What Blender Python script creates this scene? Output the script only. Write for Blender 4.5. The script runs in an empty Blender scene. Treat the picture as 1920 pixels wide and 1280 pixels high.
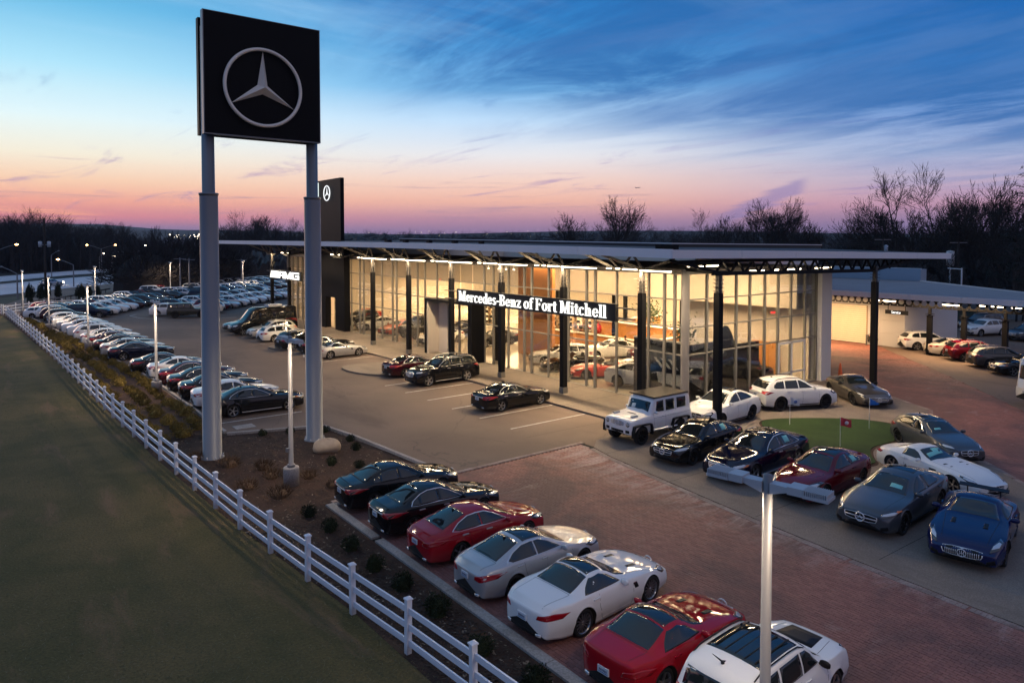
import bpy, math, random
from math import sin, cos, pi, radians, sqrt, atan2
from mathutils import Vector, Matrix
from mathutils.bvhtree import BVHTree

SC = bpy.context.scene
COL = SC.collection
RND = random.Random(7)

# ---------------------------------------------------------------- camera
cam_data = bpy.data.cameras.new('camera')
cam_data.sensor_width = 36.0
cam_data.lens = 1330.0 / 1920.0 * 36.0
cam_data.shift_y = -(640.0 - 499.4) / 1920.0
cam_data.clip_end = 20000.0
cam = bpy.data.objects.new('camera', cam_data)
COL.objects.link(cam)
CAMP = Vector((-32.09, -25.57, 9.6))
cam.location = CAMP
cam.rotation_euler = (radians(90.0) - 0.0356, 0.0, -atan2(0.611, 0.791))
SC.camera = cam

# ---------------------------------------------------------------- world (dusk sky)
def nd(t, kind, **kw):
    n = t.nodes.new(kind)
    for k, v in kw.items():
        setattr(n, k, v)
    return n
def math_(t, op, a, b=None, clamp=False):
    n = t.nodes.new('ShaderNodeMath'); n.operation = op; n.use_clamp = clamp
    for i, v in ((0, a), (1, b)):
        if v is None: continue
        if isinstance(v, (int, float)): n.inputs[i].default_value = v
        else: t.links.new(v, n.inputs[i])
    return n.outputs[0]
def mixc(t, f, a, b, mode='MIX'):
    n = t.nodes.new('ShaderNodeMix'); n.data_type = 'RGBA'; n.blend_type = mode
    for s, v in ((0, f), (6, a), (7, b)):
        if isinstance(v, (int, float)): n.inputs[s].default_value = v
        elif isinstance(v, (tuple, list)): n.inputs[s].default_value = tuple(v) + ((1,) if len(v) == 3 else ())
        else: t.links.new(v, n.inputs[s])
    return n.outputs[2]
def ramp(t, fac, stops, interp='LINEAR'):
    n = t.nodes.new('ShaderNodeValToRGB'); n.color_ramp.interpolation = interp
    e = n.color_ramp.elements
    while len(e) > 1: e.remove(e[-1])
    e[0].position = stops[0][0]; e[0].color = tuple(stops[0][1]) + (1,)
    for p, c in stops[1:]:
        x = e.new(p); x.color = tuple(c) + (1,)
    t.links.new(fac, n.inputs[0])
    return n.outputs[0]
def s2l(r, g, b):
    f = lambda v: (v / 255 / 12.92) if v / 255 <= .04045 else ((v / 255 + .055) / 1.055) ** 2.4
    return (f(r), f(g), f(b))
def maprange(t, v, a, b, c=0.0, d=1.0, smooth=True):
    n = t.nodes.new('ShaderNodeMapRange'); n.interpolation_type = 'SMOOTHSTEP' if smooth else 'LINEAR'
    t.links.new(v, n.inputs[0])
    for i, x in zip((1, 2, 3, 4), (a, b, c, d)): n.inputs[i].default_value = x
    return n.outputs[0]

SKY = dict(strength=1.0)
world = bpy.data.worlds.new('World'); SC.world = world; world.use_nodes = True
T = world.node_tree; T.nodes.clear()
out = nd(T, 'ShaderNodeOutputWorld'); bg = nd(T, 'ShaderNodeBackground')
T.links.new(bg.outputs[0], out.inputs[0])
tc = nd(T, 'ShaderNodeTexCoord')
sep = nd(T, 'ShaderNodeSeparateXYZ'); T.links.new(tc.outputs['Generated'], sep.inputs[0])
X_, Y_, Z_ = sep.outputs
elev = math_(T, 'MULTIPLY', math_(T, 'ARCSINE', Z_), 180 / pi)          # degrees
az = math_(T, 'MULTIPLY', math_(T, 'ARCTAN2', Y_, X_), 180 / pi)        # degrees from +x; sunset near 95
daz = math_(T, 'ABSOLUTE', math_(T, 'WRAP', math_(T, 'SUBTRACT', az, 95.0), -180.0))
daz.node.inputs[0].default_value = 0
w = nd(T, 'ShaderNodeMath', operation='WRAP'); T.links.new(math_(T, 'SUBTRACT', az, 95.0), w.inputs[0]); w.inputs[1].default_value = 180; w.inputs[2].default_value = -180
daz = math_(T, 'ABSOLUTE', w.outputs[0])
ef = math_(T, 'DIVIDE', elev, 90.0, True)
def E(d): return d / 90.0
# low sky towards the sunset, middle azimuths, and away from it
left = ramp(T, ef, [(0.0, s2l(112, 104, 142)), (E(.9), s2l(132, 116, 150)), (E(1.7), s2l(216, 130, 136)), (E(2.8), s2l(236, 162, 138)),
                    (E(4.2), s2l(236, 196, 164)), (E(6.0), s2l(228, 220, 200)), (E(8.5), s2l(208, 226, 228)), (E(12), s2l(158, 206, 226)),
                    (E(16), s2l(98, 170, 208)), (E(19), s2l(76, 148, 192)), (E(36), s2l(84, 132, 170)), (E(60), s2l(108, 128, 154)), (1.0, s2l(118, 128, 150))])
mid = ramp(T, ef, [(0.0, s2l(120, 104, 142)), (E(.9), s2l(152, 118, 150)), (E(1.9), s2l(196, 142, 154)), (E(3.2), s2l(232, 176, 154)),
                   (E(4.8), s2l(230, 196, 180)), (E(6.8), s2l(216, 214, 216)), (E(9.5), s2l(178, 204, 228)), (E(12), s2l(108, 166, 212)),
                   (E(16), s2l(54, 130, 190)), (E(19), s2l(38, 114, 180)), (E(36), s2l(70, 120, 166)), (E(60), s2l(108, 128, 154)), (1.0, s2l(118, 128, 150))])
right = ramp(T, ef, [(0.0, s2l(108, 98, 138)), (E(1.2), s2l(134, 112, 148)), (E(2.6), s2l(190, 142, 162)), (E(4.4), s2l(178, 164, 186)),
                     (E(6.2), s2l(152, 166, 198)), (E(9), s2l(104, 140, 192)), (E(12), s2l(44, 106, 172)),
                     (E(16), s2l(20, 88, 158)), (E(19), s2l(18, 86, 158)), (E(36), s2l(64, 110, 158)), (E(60), s2l(108, 128, 154)), (1.0, s2l(118, 128, 150))])
back = ramp(T, ef, [(0.0, s2l(112, 104, 130)), (E(5), s2l(168, 146, 158)), (E(12), s2l(146, 142, 166)), (E(24), s2l(136, 134, 156)),
                    (E(45), s2l(120, 124, 146)), (1.0, s2l(118, 128, 150))])
c1 = mixc(T, maprange(T, daz, 8, 42), left, mid)
c2 = mixc(T, maprange(T, daz, 44, 76), c1, right)
base = mixc(T, maprange(T, daz, 84, 130), c2, back)
# clouds: plane-projected noise, streaks run diagonally
zz = math_(T, 'MAXIMUM', Z_, 0.012)
zc = math_(T, 'ADD', zz, 0.06)
px = math_(T, 'DIVIDE', X_, zc); py = math_(T, 'DIVIDE', Y_, zc)
comb = nd(T, 'ShaderNodeCombineXYZ'); T.links.new(px, comb.inputs[0]); T.links.new(py, comb.inputs[1])
def noise(t, vec, rot, sc, scale, detail=6, rough=.55, dist=0.0, off=(0, 0, 0)):
    m = nd(t, 'ShaderNodeMapping'); t.links.new(vec, m.inputs[0])
    m.inputs['Location'].default_value = off
    m.inputs['Rotation'].default_value = (0, 0, rot); m.inputs['Scale'].default_value = sc
    n = nd(t, 'ShaderNodeTexNoise'); t.links.new(m.outputs[0], n.inputs['Vector'])
    n.inputs['Scale'].default_value = scale; n.inputs['Detail'].default_value = detail
    n.inputs['Roughness'].default_value = rough; n.inputs['Distortion'].default_value = dist
    return n.outputs['Fac']
n1 = noise(T, comb.outputs[0], radians(-20), (1.0, .34, 1), 1.5, 12, .68, .5)
n2 = noise(T, comb.outputs[0], radians(14), (1.0, .30, 1), 1.7, 12, .68, .9, (3, 1, 0))
n3 = noise(T, comb.outputs[0], radians(-14), (.6, 1.6, 1), .55, 8, .6, .2, (7, 3, 0))
# broad dark-blue bank, lower right to top middle
azr = math_(T, 'SUBTRACT', 88.0, az)            # 0 at left frame edge .. 72 right edge
bankline = math_(T, 'SUBTRACT', 17.5, math_(T, 'MULTIPLY', azr, 0.155))
bd = math_(T, 'SUBTRACT', elev, bankline)
bank = math_(T, 'MULTIPLY', maprange(T, bd, -3.2, 2.2), maprange(T, azr, 12, 34))
bank = math_(T, 'MULTIPLY', bank, maprange(T, daz, 150, 110))
bankn = math_(T, 'MULTIPLY', bank, maprange(T, n1, .36, .60))
dark = mixc(T, math_(T, 'MULTIPLY', bankn, .85), base, s2l(34, 92, 154))
mauve = mixc(T, math_(T, 'MULTIPLY', maprange(T, elev, 10, 5), 1.0), s2l(64, 108, 170), s2l(150, 122, 170))
streak = math_(T, 'MULTIPLY', maprange(T, n2, .55, .76), maprange(T, elev, .6, 4))
dark2 = mixc(T, math_(T, 'MULTIPLY', streak, .72), dark, mauve)
# bright wisps high in the left and middle
wis = math_(T, 'MULTIPLY', maprange(T, n3, .50, .78), maprange(T, elev, 7, 12))
wis = math_(T, 'MULTIPLY', wis, maprange(T, daz, 80, 20))
c4 = mixc(T, math_(T, 'MULTIPLY', wis, .60), dark2, s2l(170, 206, 232))
# thin horizontal bars of lit cloud near the sunset
comb2 = nd(T, 'ShaderNodeCombineXYZ'); T.links.new(math_(T, 'MULTIPLY', az, .05), comb2.inputs[0]); T.links.new(math_(T, 'MULTIPLY', elev, 1.3), comb2.inputs[1])
n4 = noise(T, comb2.outputs[0], radians(2), (1, 1, 1), 1.3, 7, .6, .2)
bars = math_(T, 'MULTIPLY', maprange(T, n4, .56, .70), math_(T, 'MULTIPLY', maprange(T, elev, .8, 2.0), maprange(T, elev, 7.5, 4)))
hotn = math_(T, 'MULTIPLY', math_(T, 'MULTIPLY', maprange(T, n4, .44, .34), maprange(T, daz, 26, 4)), math_(T, 'MULTIPLY', maprange(T, elev, .9, 2.0), maprange(T, elev, 6, 3)))
c5 = mixc(T, math_(T, 'MULTIPLY', bars, .62), c4, s2l(166, 130, 152))
c6 = mixc(T, math_(T, 'MULTIPLY', hotn, .8), c5, s2l(255, 176, 128))
# below the horizon
c7 = mixc(T, maprange(T, elev, 0.0, -2.0), c6, s2l(40, 42, 52))
# the physical dusk sky, faint, on top of the cloud layer
nish = nd(T, 'ShaderNodeTexSky'); nish.sky_type = 'NISHITA'; nish.sun_disc = False
nish.sun_elevation = radians(-2.0); nish.sun_rotation = radians(-5.0)
# one slanting mauve plume low in the right half
pl_ = math_(T, 'SUBTRACT', elev, math_(T, 'ADD', 3.35, math_(T, 'MULTIPLY', math_(T, 'SUBTRACT', azr, 56.0), .42)))
plm = math_(T, 'MULTIPLY', maprange(T, math_(T, 'ABSOLUTE', math_(T, 'ADD', pl_, math_(T, 'MULTIPLY', math_(T, 'SUBTRACT', n2, .5), 1.6))), .75, .25), math_(T, 'MULTIPLY', maprange(T, azr, 50.5, 53.5), maprange(T, azr, 58.6, 57.4)))
c7 = mixc(T, math_(T, 'MULTIPLY', plm, .62), c7, s2l(132, 118, 168))
# soft grey-blue masses inside the bank
n5 = noise(T, comb.outputs[0], radians(-8), (1.0, .5, 1), .8, 9, .6, .8, (11, 5, 0))
gm = math_(T, 'MULTIPLY', math_(T, 'MULTIPLY', maprange(T, n5, .46, .66), maprange(T, bd, -5.5, .5)), math_(T, 'MULTIPLY', maprange(T, azr, 18, 34), maprange(T, daz, 150, 110)))
c7 = mixc(T, math_(T, 'MULTIPLY', gm, .60), c7, s2l(70, 112, 168))
c8 = mixc(T, 0.004, c7, nish.outputs[0], 'ADD')
T.links.new(c8, bg.inputs[0]); bg.inputs[1].default_value = SKY['strength']
nish_bg = bg

# the sun is below the horizon: the last low warm glow from the sunset side only
sd = bpy.data.lights.new('sun', 'SUN'); sd.energy = 0.25; sd.angle = radians(20); sd.color = (1.0, .62, .45)
so = bpy.data.objects.new('sun', sd); COL.objects.link(so)
so.rotation_euler = Vector((-cos(radians(95)), -sin(radians(95)), -sin(radians(5)))).to_track_quat('-Z', 'Y').to_euler()

SC.view_settings.view_transform = 'Standard'; SC.view_settings.look = 'None'
SC.view_settings.exposure = 0.45; SC.view_settings.gamma = 1.0
try:
    SC.cycles.use_denoising = True
    SC.cycles.max_bounces = 6; SC.cycles.diffuse_bounces = 2; SC.cycles.glossy_bounces = 3
    SC.cycles.transmission_bounces = 4; SC.cycles.transparent_max_bounces = 12; SC.cycles.volume_bounces = 0
    SC.cycles.caustics_reflective = False; SC.cycles.caustics_refractive = False
    SC.cycles.sample_clamp_indirect = 4.0
    SC.cycles.use_light_tree = True
except Exception: pass

# ---------------------------------------------------------------- mesh helpers
class MB:
    def __init__(s): s.v = []; s.f = []; s.m = []; s.sm = []
    def add(s, vs, fs, m=0, smooth=False):
        o = len(s.v); s.v.extend([tuple(v) for v in vs])
        for f in fs:
            s.f.append(tuple(i + o for i in f)); s.m.append(m); s.sm.append(smooth)
        return s
    def box(s, x0, x1, y0, y1, z0, z1, m=0):
        vs = [(x, y, z) for x in (x0, x1) for y in (y0, y1) for z in (z0, z1)]
        return s.add(vs, [(0, 1, 3, 2), (4, 6, 7, 5), (0, 4, 5, 1), (2, 3, 7, 6), (0, 2, 6, 4), (1, 5, 7, 3)], m)
    def bar(s, a, b, w, h, m=0, up=(0, 0, 1)):
        a = Vector(a); b = Vector(b); d = (b - a)
        if d.length < 1e-6: return s
        d.normalize(); u = Vector(up)
        if abs(d.dot(u)) > .98: u = Vector((1, 0, 0))
        r = d.cross(u).normalized(); u = r.cross(d).normalized()
        vs = []
        for p in (a, b):
            for i, j in ((-1, -1), (1, -1), (1, 1), (-1, 1)): vs.append(p + r * (i * w / 2) + u * (j * h / 2))
        return s.add(vs, [(3, 2, 1, 0), (4, 5, 6, 7), (0, 1, 5, 4), (1, 2, 6, 5), (2, 3, 7, 6), (3, 0, 4, 7)], m)
    def tube(s, pts, rads, n=8, m=0, smooth=True, cap=True):
        pts = [Vector(p) for p in pts]
        if isinstance(rads, (int, float)): rads = [rads] * len(pts)
        vs = []; fs = []; prev = None
        for k, p in enumerate(pts):
            d = (pts[min(k + 1, len(pts) - 1)] - pts[max(k - 1, 0)]).normalized()
            u = prev if prev is not None and abs(prev.dot(d)) < .95 else (Vector((0, 0, 1)) if abs(d.z) < .9 else Vector((1, 0, 0)))
            r = d.cross(u).normalized(); u = r.cross(d).normalized(); prev = u
            for i in range(n):
                t = 2 * pi * i / n; vs.append(p + (r * cos(t) + u * sin(t)) * rads[k])
        for k in range(len(pts) - 1):
            for i in range(n):
                j = (i + 1) % n
                fs.append((k * n + i, k * n + j, (k + 1) * n + j, (k + 1) * n + i))
        s.add(vs, fs, m, smooth)
        if cap and n > 2:
            s.add([vs[i] for i in range(n)], [tuple(range(n))[::-1]], m)
            s.add([vs[-n + i] for i in range(n)], [tuple(range(n))], m)
        return s
    def lathe(s, prof, n=24, m=0, axis='Z', c=(0, 0, 0), smooth=True, closed=False):
        vs = []; fs = []; k = len(prof)
        for i in range(n):
            t = 2 * pi * i / n
            for r, h in prof:
                p = (r * cos(t), r * sin(t), h)
                if axis == 'Y': p = (p[0], p[2], p[1])
                if axis == 'X': p = (p[2], p[0], p[1])
                vs.append((p[0] + c[0], p[1] + c[1], p[2] + c[2]))
        for i in range(n):
            j = (i + 1) % n
            for q in range(k - 1 + (1 if closed else 0)):
                q2 = (q + 1) % k
                fs.append((i * k + q, j * k + q, j * k + q2, i * k + q2))
        return s.add(vs, fs, m, smooth)
    def prism(s, poly, z0, z1, m=0, fr=None):
        """poly in the (a,b) plane, extruded along c; fr = (origin, A, B, C)"""
        o, A, B, Cc = fr or (Vector((0, 0, 0)), Vector((1, 0, 0)), Vector((0, 1, 0)), Vector((0, 0, 1)))
        n = len(poly)
        vs = [o + A * p[0] + B * p[1] + Cc * z0 for p in poly] + [o + A * p[0] + B * p[1] + Cc * z1 for p in poly]
        fs = [tuple(range(n))[::-1], tuple(range(n, 2 * n))] + [(i, (i + 1) % n, (i + 1) % n + n, i + n) for i in range(n)]
        return s.add(vs, fs, m)
    def mesh(s, name, mats):
        me = bpy.data.meshes.new(name); me.from_pydata([tuple(v) for v in s.v], [], s.f)
        for q in mats: me.materials.append(q)
        if len(mats) > 1: me.polygons.foreach_set('material_index', s.m)
        if any(s.sm): me.polygons.foreach_set('use_smooth', s.sm)
        me.update(); return me
    def build(s, name, mats, parent=None, **tags):
        if not isinstance(mats, (list, tuple)): mats = [mats]
        return link(name, s.mesh(name, mats), parent, **tags)
def link(name, data, parent=None, loc=None, rz=None, **tags):
    o = bpy.data.objects.new(name, data); COL.objects.link(o)
    if parent is not None: o.parent = parent
    if loc is not None: o.location = loc
    if rz is not None: o.rotation_euler = (0, 0, rz)
    for k, v in tags.items():
        if v is not None: o[k] = v
    return o
def thing(name, label, category, loc=(0, 0, 0), rz=0.0, group=None):
    return link(name, None, None, loc, rz, label=label, category=category, group=group)
# ---------------------------------------------------------------- materials
def mat(name, col=(.5, .5, .5), rough=.5, metal=0.0, coat=0.0, emit=None, estr=1.0, spec=.5, noise_amt=0.0, nscale=5.0, bump=0.0, bscale=50.0):
    m = bpy.data.materials.new(name); m.use_nodes = True; t = m.node_tree
    b = t.nodes['Principled BSDF']
    b.inputs['Base Color'].default_value = (*col, 1); b.inputs['Roughness'].default_value = rough
    b.inputs['Metallic'].default_value = metal; b.inputs['Coat Weight'].default_value = coat
    b.inputs['Coat Roughness'].default_value = .04
    b.inputs['Specular IOR Level'].default_value = spec
    if emit is not None:
        b.inputs['Emission Color'].default_value = (*emit, 1); b.inputs['Emission Strength'].default_value = estr
    if noise_amt or bump:
        co = nd(t, 'ShaderNodeTexCoord'); nz = nd(t, 'ShaderNodeTexNoise'); nz.inputs['Scale'].default_value = nscale; nz.inputs['Detail'].default_value = 5
        t.links.new(co.outputs['Object'], nz.inputs['Vector'])
        if noise_amt:
            c = mixc(t, nz.outputs['Fac'], tuple(x * (1 - noise_amt) for x in col), tuple(min(1, x * (1 + noise_amt)) for x in col))
            t.links.new(c, b.inputs['Base Color'])
        if bump:
            n2 = nd(t, 'ShaderNodeTexNoise'); n2.inputs['Scale'].default_value = bscale; n2.inputs['Detail'].default_value = 4
            t.links.new(co.outputs['Object'], n2.inputs['Vector'])
            bp = nd(t, 'ShaderNodeBump'); bp.inputs['Strength'].default_value = bump; bp.inputs['Distance'].default_value = .02
            t.links.new(n2.outputs['Fac'], bp.inputs['Height']); t.links.new(bp.outputs[0], b.inputs['Normal'])
    return m
def emis(name, col, s):
    m = bpy.data.materials.new(name); m.use_nodes = True; t = m.node_tree; t.nodes.clear()
    o = nd(t, 'ShaderNodeOutputMaterial'); e = nd(t, 'ShaderNodeEmission')
    e.inputs[0].default_value = (*col, 1); e.inputs[1].default_value = s
    t.links.new(e.outputs[0], o.inputs[0]); return m
def paint(name, col, metal=.0, rough=.32, dust=.12):
    m = mat('paint_' + name, col, rough, metal, 1.0, spec=0.0 if metal == 0 else .2)
    t = m.node_tree; b = t.nodes['Principled BSDF']
    co = nd(t, 'ShaderNodeTexCoord'); nz = nd(t, 'ShaderNodeTexNoise'); nz.inputs['Scale'].default_value = 3.0; nz.inputs['Detail'].default_value = 6
    t.links.new(co.outputs['Object'], nz.inputs['Vector'])
    sp = nd(t, 'ShaderNodeSeparateXYZ'); t.links.new(co.outputs['Object'], sp.inputs[0])
    low = maprange(t, sp.outputs[2], .75, .15)
    f = math_(t, 'MULTIPLY', math_(t, 'MULTIPLY', low, nz.outputs['Fac']), dust * (3 if max(col) > .2 else .5))
    t.links.new(mixc(t, f, col, (.16, .13, .11)), b.inputs['Base Color'])
    t.links.new(maprange(t, nz.outputs['Fac'], .3, .8, .03, .14), b.inputs['Coat Roughness'])
    return m
PAINTS = dict(
    white=paint('white', (.78, .78, .76)), black=paint('black', (.006, .006, .007)), silver=paint('silver', (.46, .46, .47), .45, .34),
    red=paint('red', (.34, .006, .014), 0), darkred=paint('darkred', (.13, .004, .010), 0), grey=paint('grey', (.050, .058, .070), .25, .40),
    darkgrey=paint('darkgrey', (.020, .021, .023), .1, .36), navy=paint('navy', (.003, .005, .020), 0), blue=paint('blue', (.003, .009, .065), 0, .33),
    orange=paint('orange', (.55, .05, .01), .1), matgreen=paint('matgreen', (.030, .032, .026), 0, .5), cream=paint('cream', (.62, .57, .48), .2),
    maroon=paint('maroon', (.035, .004, .009), 0), bronze=paint('bronze', (.075, .068, .060), .4), orangered=paint('orangered', (.55, .022, .012), .1))
M = {}
M['glass'] = mat('car_glass', (.010, .014, .015), .04, 0, 0, spec=.9)
M['glassgreen'] = mat('car_glass_green', (.030, .055, .048), .05, 0, 0, spec=.9)
M['tyre'] = mat('tyre_rubber', (.012, .012, .012), .85, bump=.3, bscale=40)
M['rim'] = mat('rim_alloy', (.42, .42, .43), .28, .9)
M['rimdark'] = mat('rim_black', (.02, .02, .021), .3, .6)
M['chrome'] = mat('chrome', (.80, .80, .81), .2, .6)
M['trim'] = mat('black_trim', (.008, .008, .009), .45, spec=.2)
M['under'] = mat('underbody', (.006, .006, .006), .9)
M['lampred'] = mat('tail_lamp_red', (.32, .004, .010), .12, 0, 1.0)
M['lampclear'] = mat('head_lamp', (.60, .62, .64), .15, .3, 1.0)
M['lampdark'] = mat('head_lamp_smoked', (.05, .055, .06), .08, .5, 1.0)
M['amber'] = mat('amber_lens', (.7, .16, .01), .2, 0, 1.0)
M['plate'] = mat('licence_plate', (.62, .66, .70), .4)
M['plateblue'] = mat('plate_blue', (.10, .22, .38), .4)
M['sticker'] = mat('window_sticker', (.22, .60, .56), .5)
M['stickerw'] = mat('paper_white', (.70, .74, .72), .5)
M['leather'] = mat('seat_leather', (.02, .02, .02), .6)

# ---------------------------------------------------------------- car generator
def interp(cp, x):
    """monotone-ish cubic through control points [(x,y)]"""
    if x <= cp[0][0]: return cp[0][1]
    if x >= cp[-1][0]: return cp[-1][1]
    for i in range(len(cp) - 1):
        if cp[i][0] <= x <= cp[i + 1][0]: break
    x0, y0 = cp[i]; x1, y1 = cp[i + 1]; h = x1 - x0; d = (y1 - y0) / h
    def slope(j):
        if j == 0: return (cp[1][1] - cp[0][1]) / (cp[1][0] - cp[0][0])
        if j == len(cp) - 1: return (cp[-1][1] - cp[-2][1]) / (cp[-1][0] - cp[-2][0])
        a = (cp[j][1] - cp[j - 1][1]) / (cp[j][0] - cp[j - 1][0]); b = (cp[j + 1][1] - cp[j][1]) / (cp[j + 1][0] - cp[j][0])
        if a * b <= 0: return 0
        return 2 * a * b / (a + b)
    m0, m1 = slope(i), slope(i + 1); t = (x - x0) / h
    return y0 * (1 + 2 * t) * (1 - t) ** 2 + h * m0 * t * (1 - t) ** 2 + y1 * t * t * (3 - 2 * t) - h * m1 * t * t * (1 - t)
def lerp(a, b, t): return a + (b - a) * t
def sstep(a, b, x):
    t = max(0, min(1, (x - a) / (b - a))); return t * t * (3 - 2 * t)

def car_shell(S):
    """S: spec with d measured from the front bumper backwards. Returns MB (slot 0 paint, slot 1 underbody)."""
    L, W, H = S['L'], S['W'], S['H']; hw0 = W / 2; cl = S.get('clear', .18); fo = S['fo']; wb = S['wb']; wr = S['wr']
    ar = wr + S.get('gap', .055); axf, axr = fo, fo + wb
    xs = set()
    n = 46
    for i in range(n + 1): xs.add(round(L * i / n, 4))
    for ax in (axf, axr):
        for k in range(15):
            a = pi * k / 14; xs.add(round(ax + ar * cos(a), 4))
        xs.add(round(ax + ar + .012, 4)); xs.add(round(ax - ar - .012, 4))
    xs = sorted(x for x in xs if .0 <= x <= L)
    ys = [xs[0]]
    for x in xs[1:]:
        if x - ys[-1] > .008: ys.append(x)
    xs = ys
    rb = S.get('roofhw', .62) * hw0
    zroof = max(z for _, z in S['zc'])
    pf, pr = S.get('planf', .85), S.get('planr', .86)
    def hw(d):
        a = lerp(pf, 1, sstep(-.25, .95, d)) if d < .95 else 1.0
        b = lerp(pr, 1, sstep(-.3, .85, L - d)) if L - d < .85 else 1.0
        q = 1.0
        for ax in (axf, axr): q += S.get('flare', .012) * math.exp(-((d - ax) / .42) ** 2)
        return hw0 * min(a, b) * q
    def ring(d):
        w_ = hw(d); zc = interp(S['zc'], d); zb = interp(S['zb'], d)
        zl = cl + S.get('rise', 0) * 0
        if d < .35: zl = cl + (.35 - d) * S.get('fangle', .10)
        if L - d < .45: zl = cl + (.45 - (L - d)) * S.get('rangle', .25)
        arch = False
        for ax in (axf, axr):
            if abs(d - ax) <= ar:
                za = wr + sqrt(max(0, ar * ar - (d - ax) ** 2)); zl = max(zl, za); arch = True
        cab = sstep(0.04, zroof - interp(S['zb'], L * .5) - .02, zc - zb)      # 0 hood .. 1 roof
        dz = (interp(S['zc'], d + .05) - interp(S['zc'], d - .05)) / .1
        crown = .022 + .035 * cab + .07 * min(1, abs(dz)) * min(1, cab * 3) * (1 - .6 * S.get('hatch', 0) * (d > L * .6))
        yR = lerp(.76 * w_, rb, cab ** .8); zR = zc - crown
        if S.get('tuck') and L - d < 1.1: yR = min(yR, w_ * .7)
        zB = min(zb, zR - .012); yB = lerp(.93, .925, cab) * w_
        pts = []
        for t in (0, .3, .6, .85, 1.0):                        # roof / hood crown
            pts.append((yR * t, lerp(zc, zR, t ** 2.2)))
        for t in (.12, .34, .62, .88):                          # window band
            bul = S.get('bulge', .05) * sin(pi * t) * (zR - zB) * 1.0
            pts.append((lerp(yR, yB, t) + bul, lerp(zR, zB, t)))
        pts.append((yB, zB))
        zlow = zl
        for t in (.06, .14, .28, .45, .62, .80, .92, 1.0):      # body side
            z = lerp(zB, zlow, t); rel = (zB - z) / max(.05, (zB - cl))
            y = w_ * (.935 + .065 * sin(min(1, rel * 2.6) * pi / 2))
            y -= w_ * .05 * sstep(.55, 1.0, rel) - w_ * .018 * math.exp(-((rel - .62) / .07) ** 2) * S.get('crease', 1)
            if arch and t > .9: y += .012
            pts.append((y, z))
        inn = w_ - (.30 if arch else .10)
        pts.append((inn, zlow - .004)); pts.append((inn - .02, min(cl, zlow)+.02)); pts.append((0, cl+.02))
        return pts
    mb = MB(); rings = []; us = []
    # rounded end caps: extra scaled rings
    def cap(d, sgn, prot):
        base = ring(d); zs = [p[1] for p in base]; zm = S.get('capz', .5) if sgn < 0 else S.get('capzr', .6)
        out_ = []
        for sc, off in ((.0, 1.0), (.35, .985), (.65, .95), (.82, .86), (.92, .68), (.975, .38)):
            out_.append((d + sgn * off * prot, [(y * lerp(sc, 1, .0), zm + (z - zm) * (sc if sc < .9 else lerp(sc, 1, .2))) for y, z in base]))
        return out_
    seq = cap(0, -1, S.get('nose', .10)) + [(x, ring(x)) for x in xs] + cap(L, 1, S.get('tail', .07))[::-1]
    npts = len(seq[0][1])
    pl = S.get('bow', .13)
    plr = S.get('bowr', .10)
    for d, pts in seq:
        row = []
        for y, z in pts:
            dd = d; r = abs(y) / hw0
            fz = math.exp(-max(0, d) / .45); rz = math.exp(-max(0, L - d) / .35)
            dd = d + pl * fz * r ** 2.6 - plr * rz * r ** 2.6
            # tuck the lower bumper in, lean the face
            if S.get('lean', 0): dd += S['lean'] * fz * max(0, z - .45)
            if S.get('leanr', 0): dd -= S['leanr'] * rz * max(0, z - .55)
            row.append((L / 2 - dd, y, z))
        rings.append(row)
    vs = []; idx = []
    for row in rings:
        a = []; 
        for p in row: a.append(len(vs)); vs.append(p)
        b = []
        for k, p in enumerate(row):
            if k == 0 or k == npts - 1: b.append(a[k])
            else: b.append(len(vs)); vs.append((p[0], -p[1], p[2]))
        idx.append((a, b))
    fs = []; ms = []
    for i in range(len(rings) - 1):
        (a0, b0), (a1, b1) = idx[i], idx[i + 1]
        for k in range(npts - 1):
            und = 1 if k >= npts - 4 else 0
            fs.append((a0[k], a0[k + 1], a1[k + 1], a1[k])); ms.append(und)
            fs.append((b0[k], b1[k], b1[k + 1], b0[k + 1])); ms.append(und)
    for f, m_ in zip(fs, ms): pass
    mb.v = vs; mb.f = fs; mb.m = ms; mb.sm = [True] * len(fs)
    return mb

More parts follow.
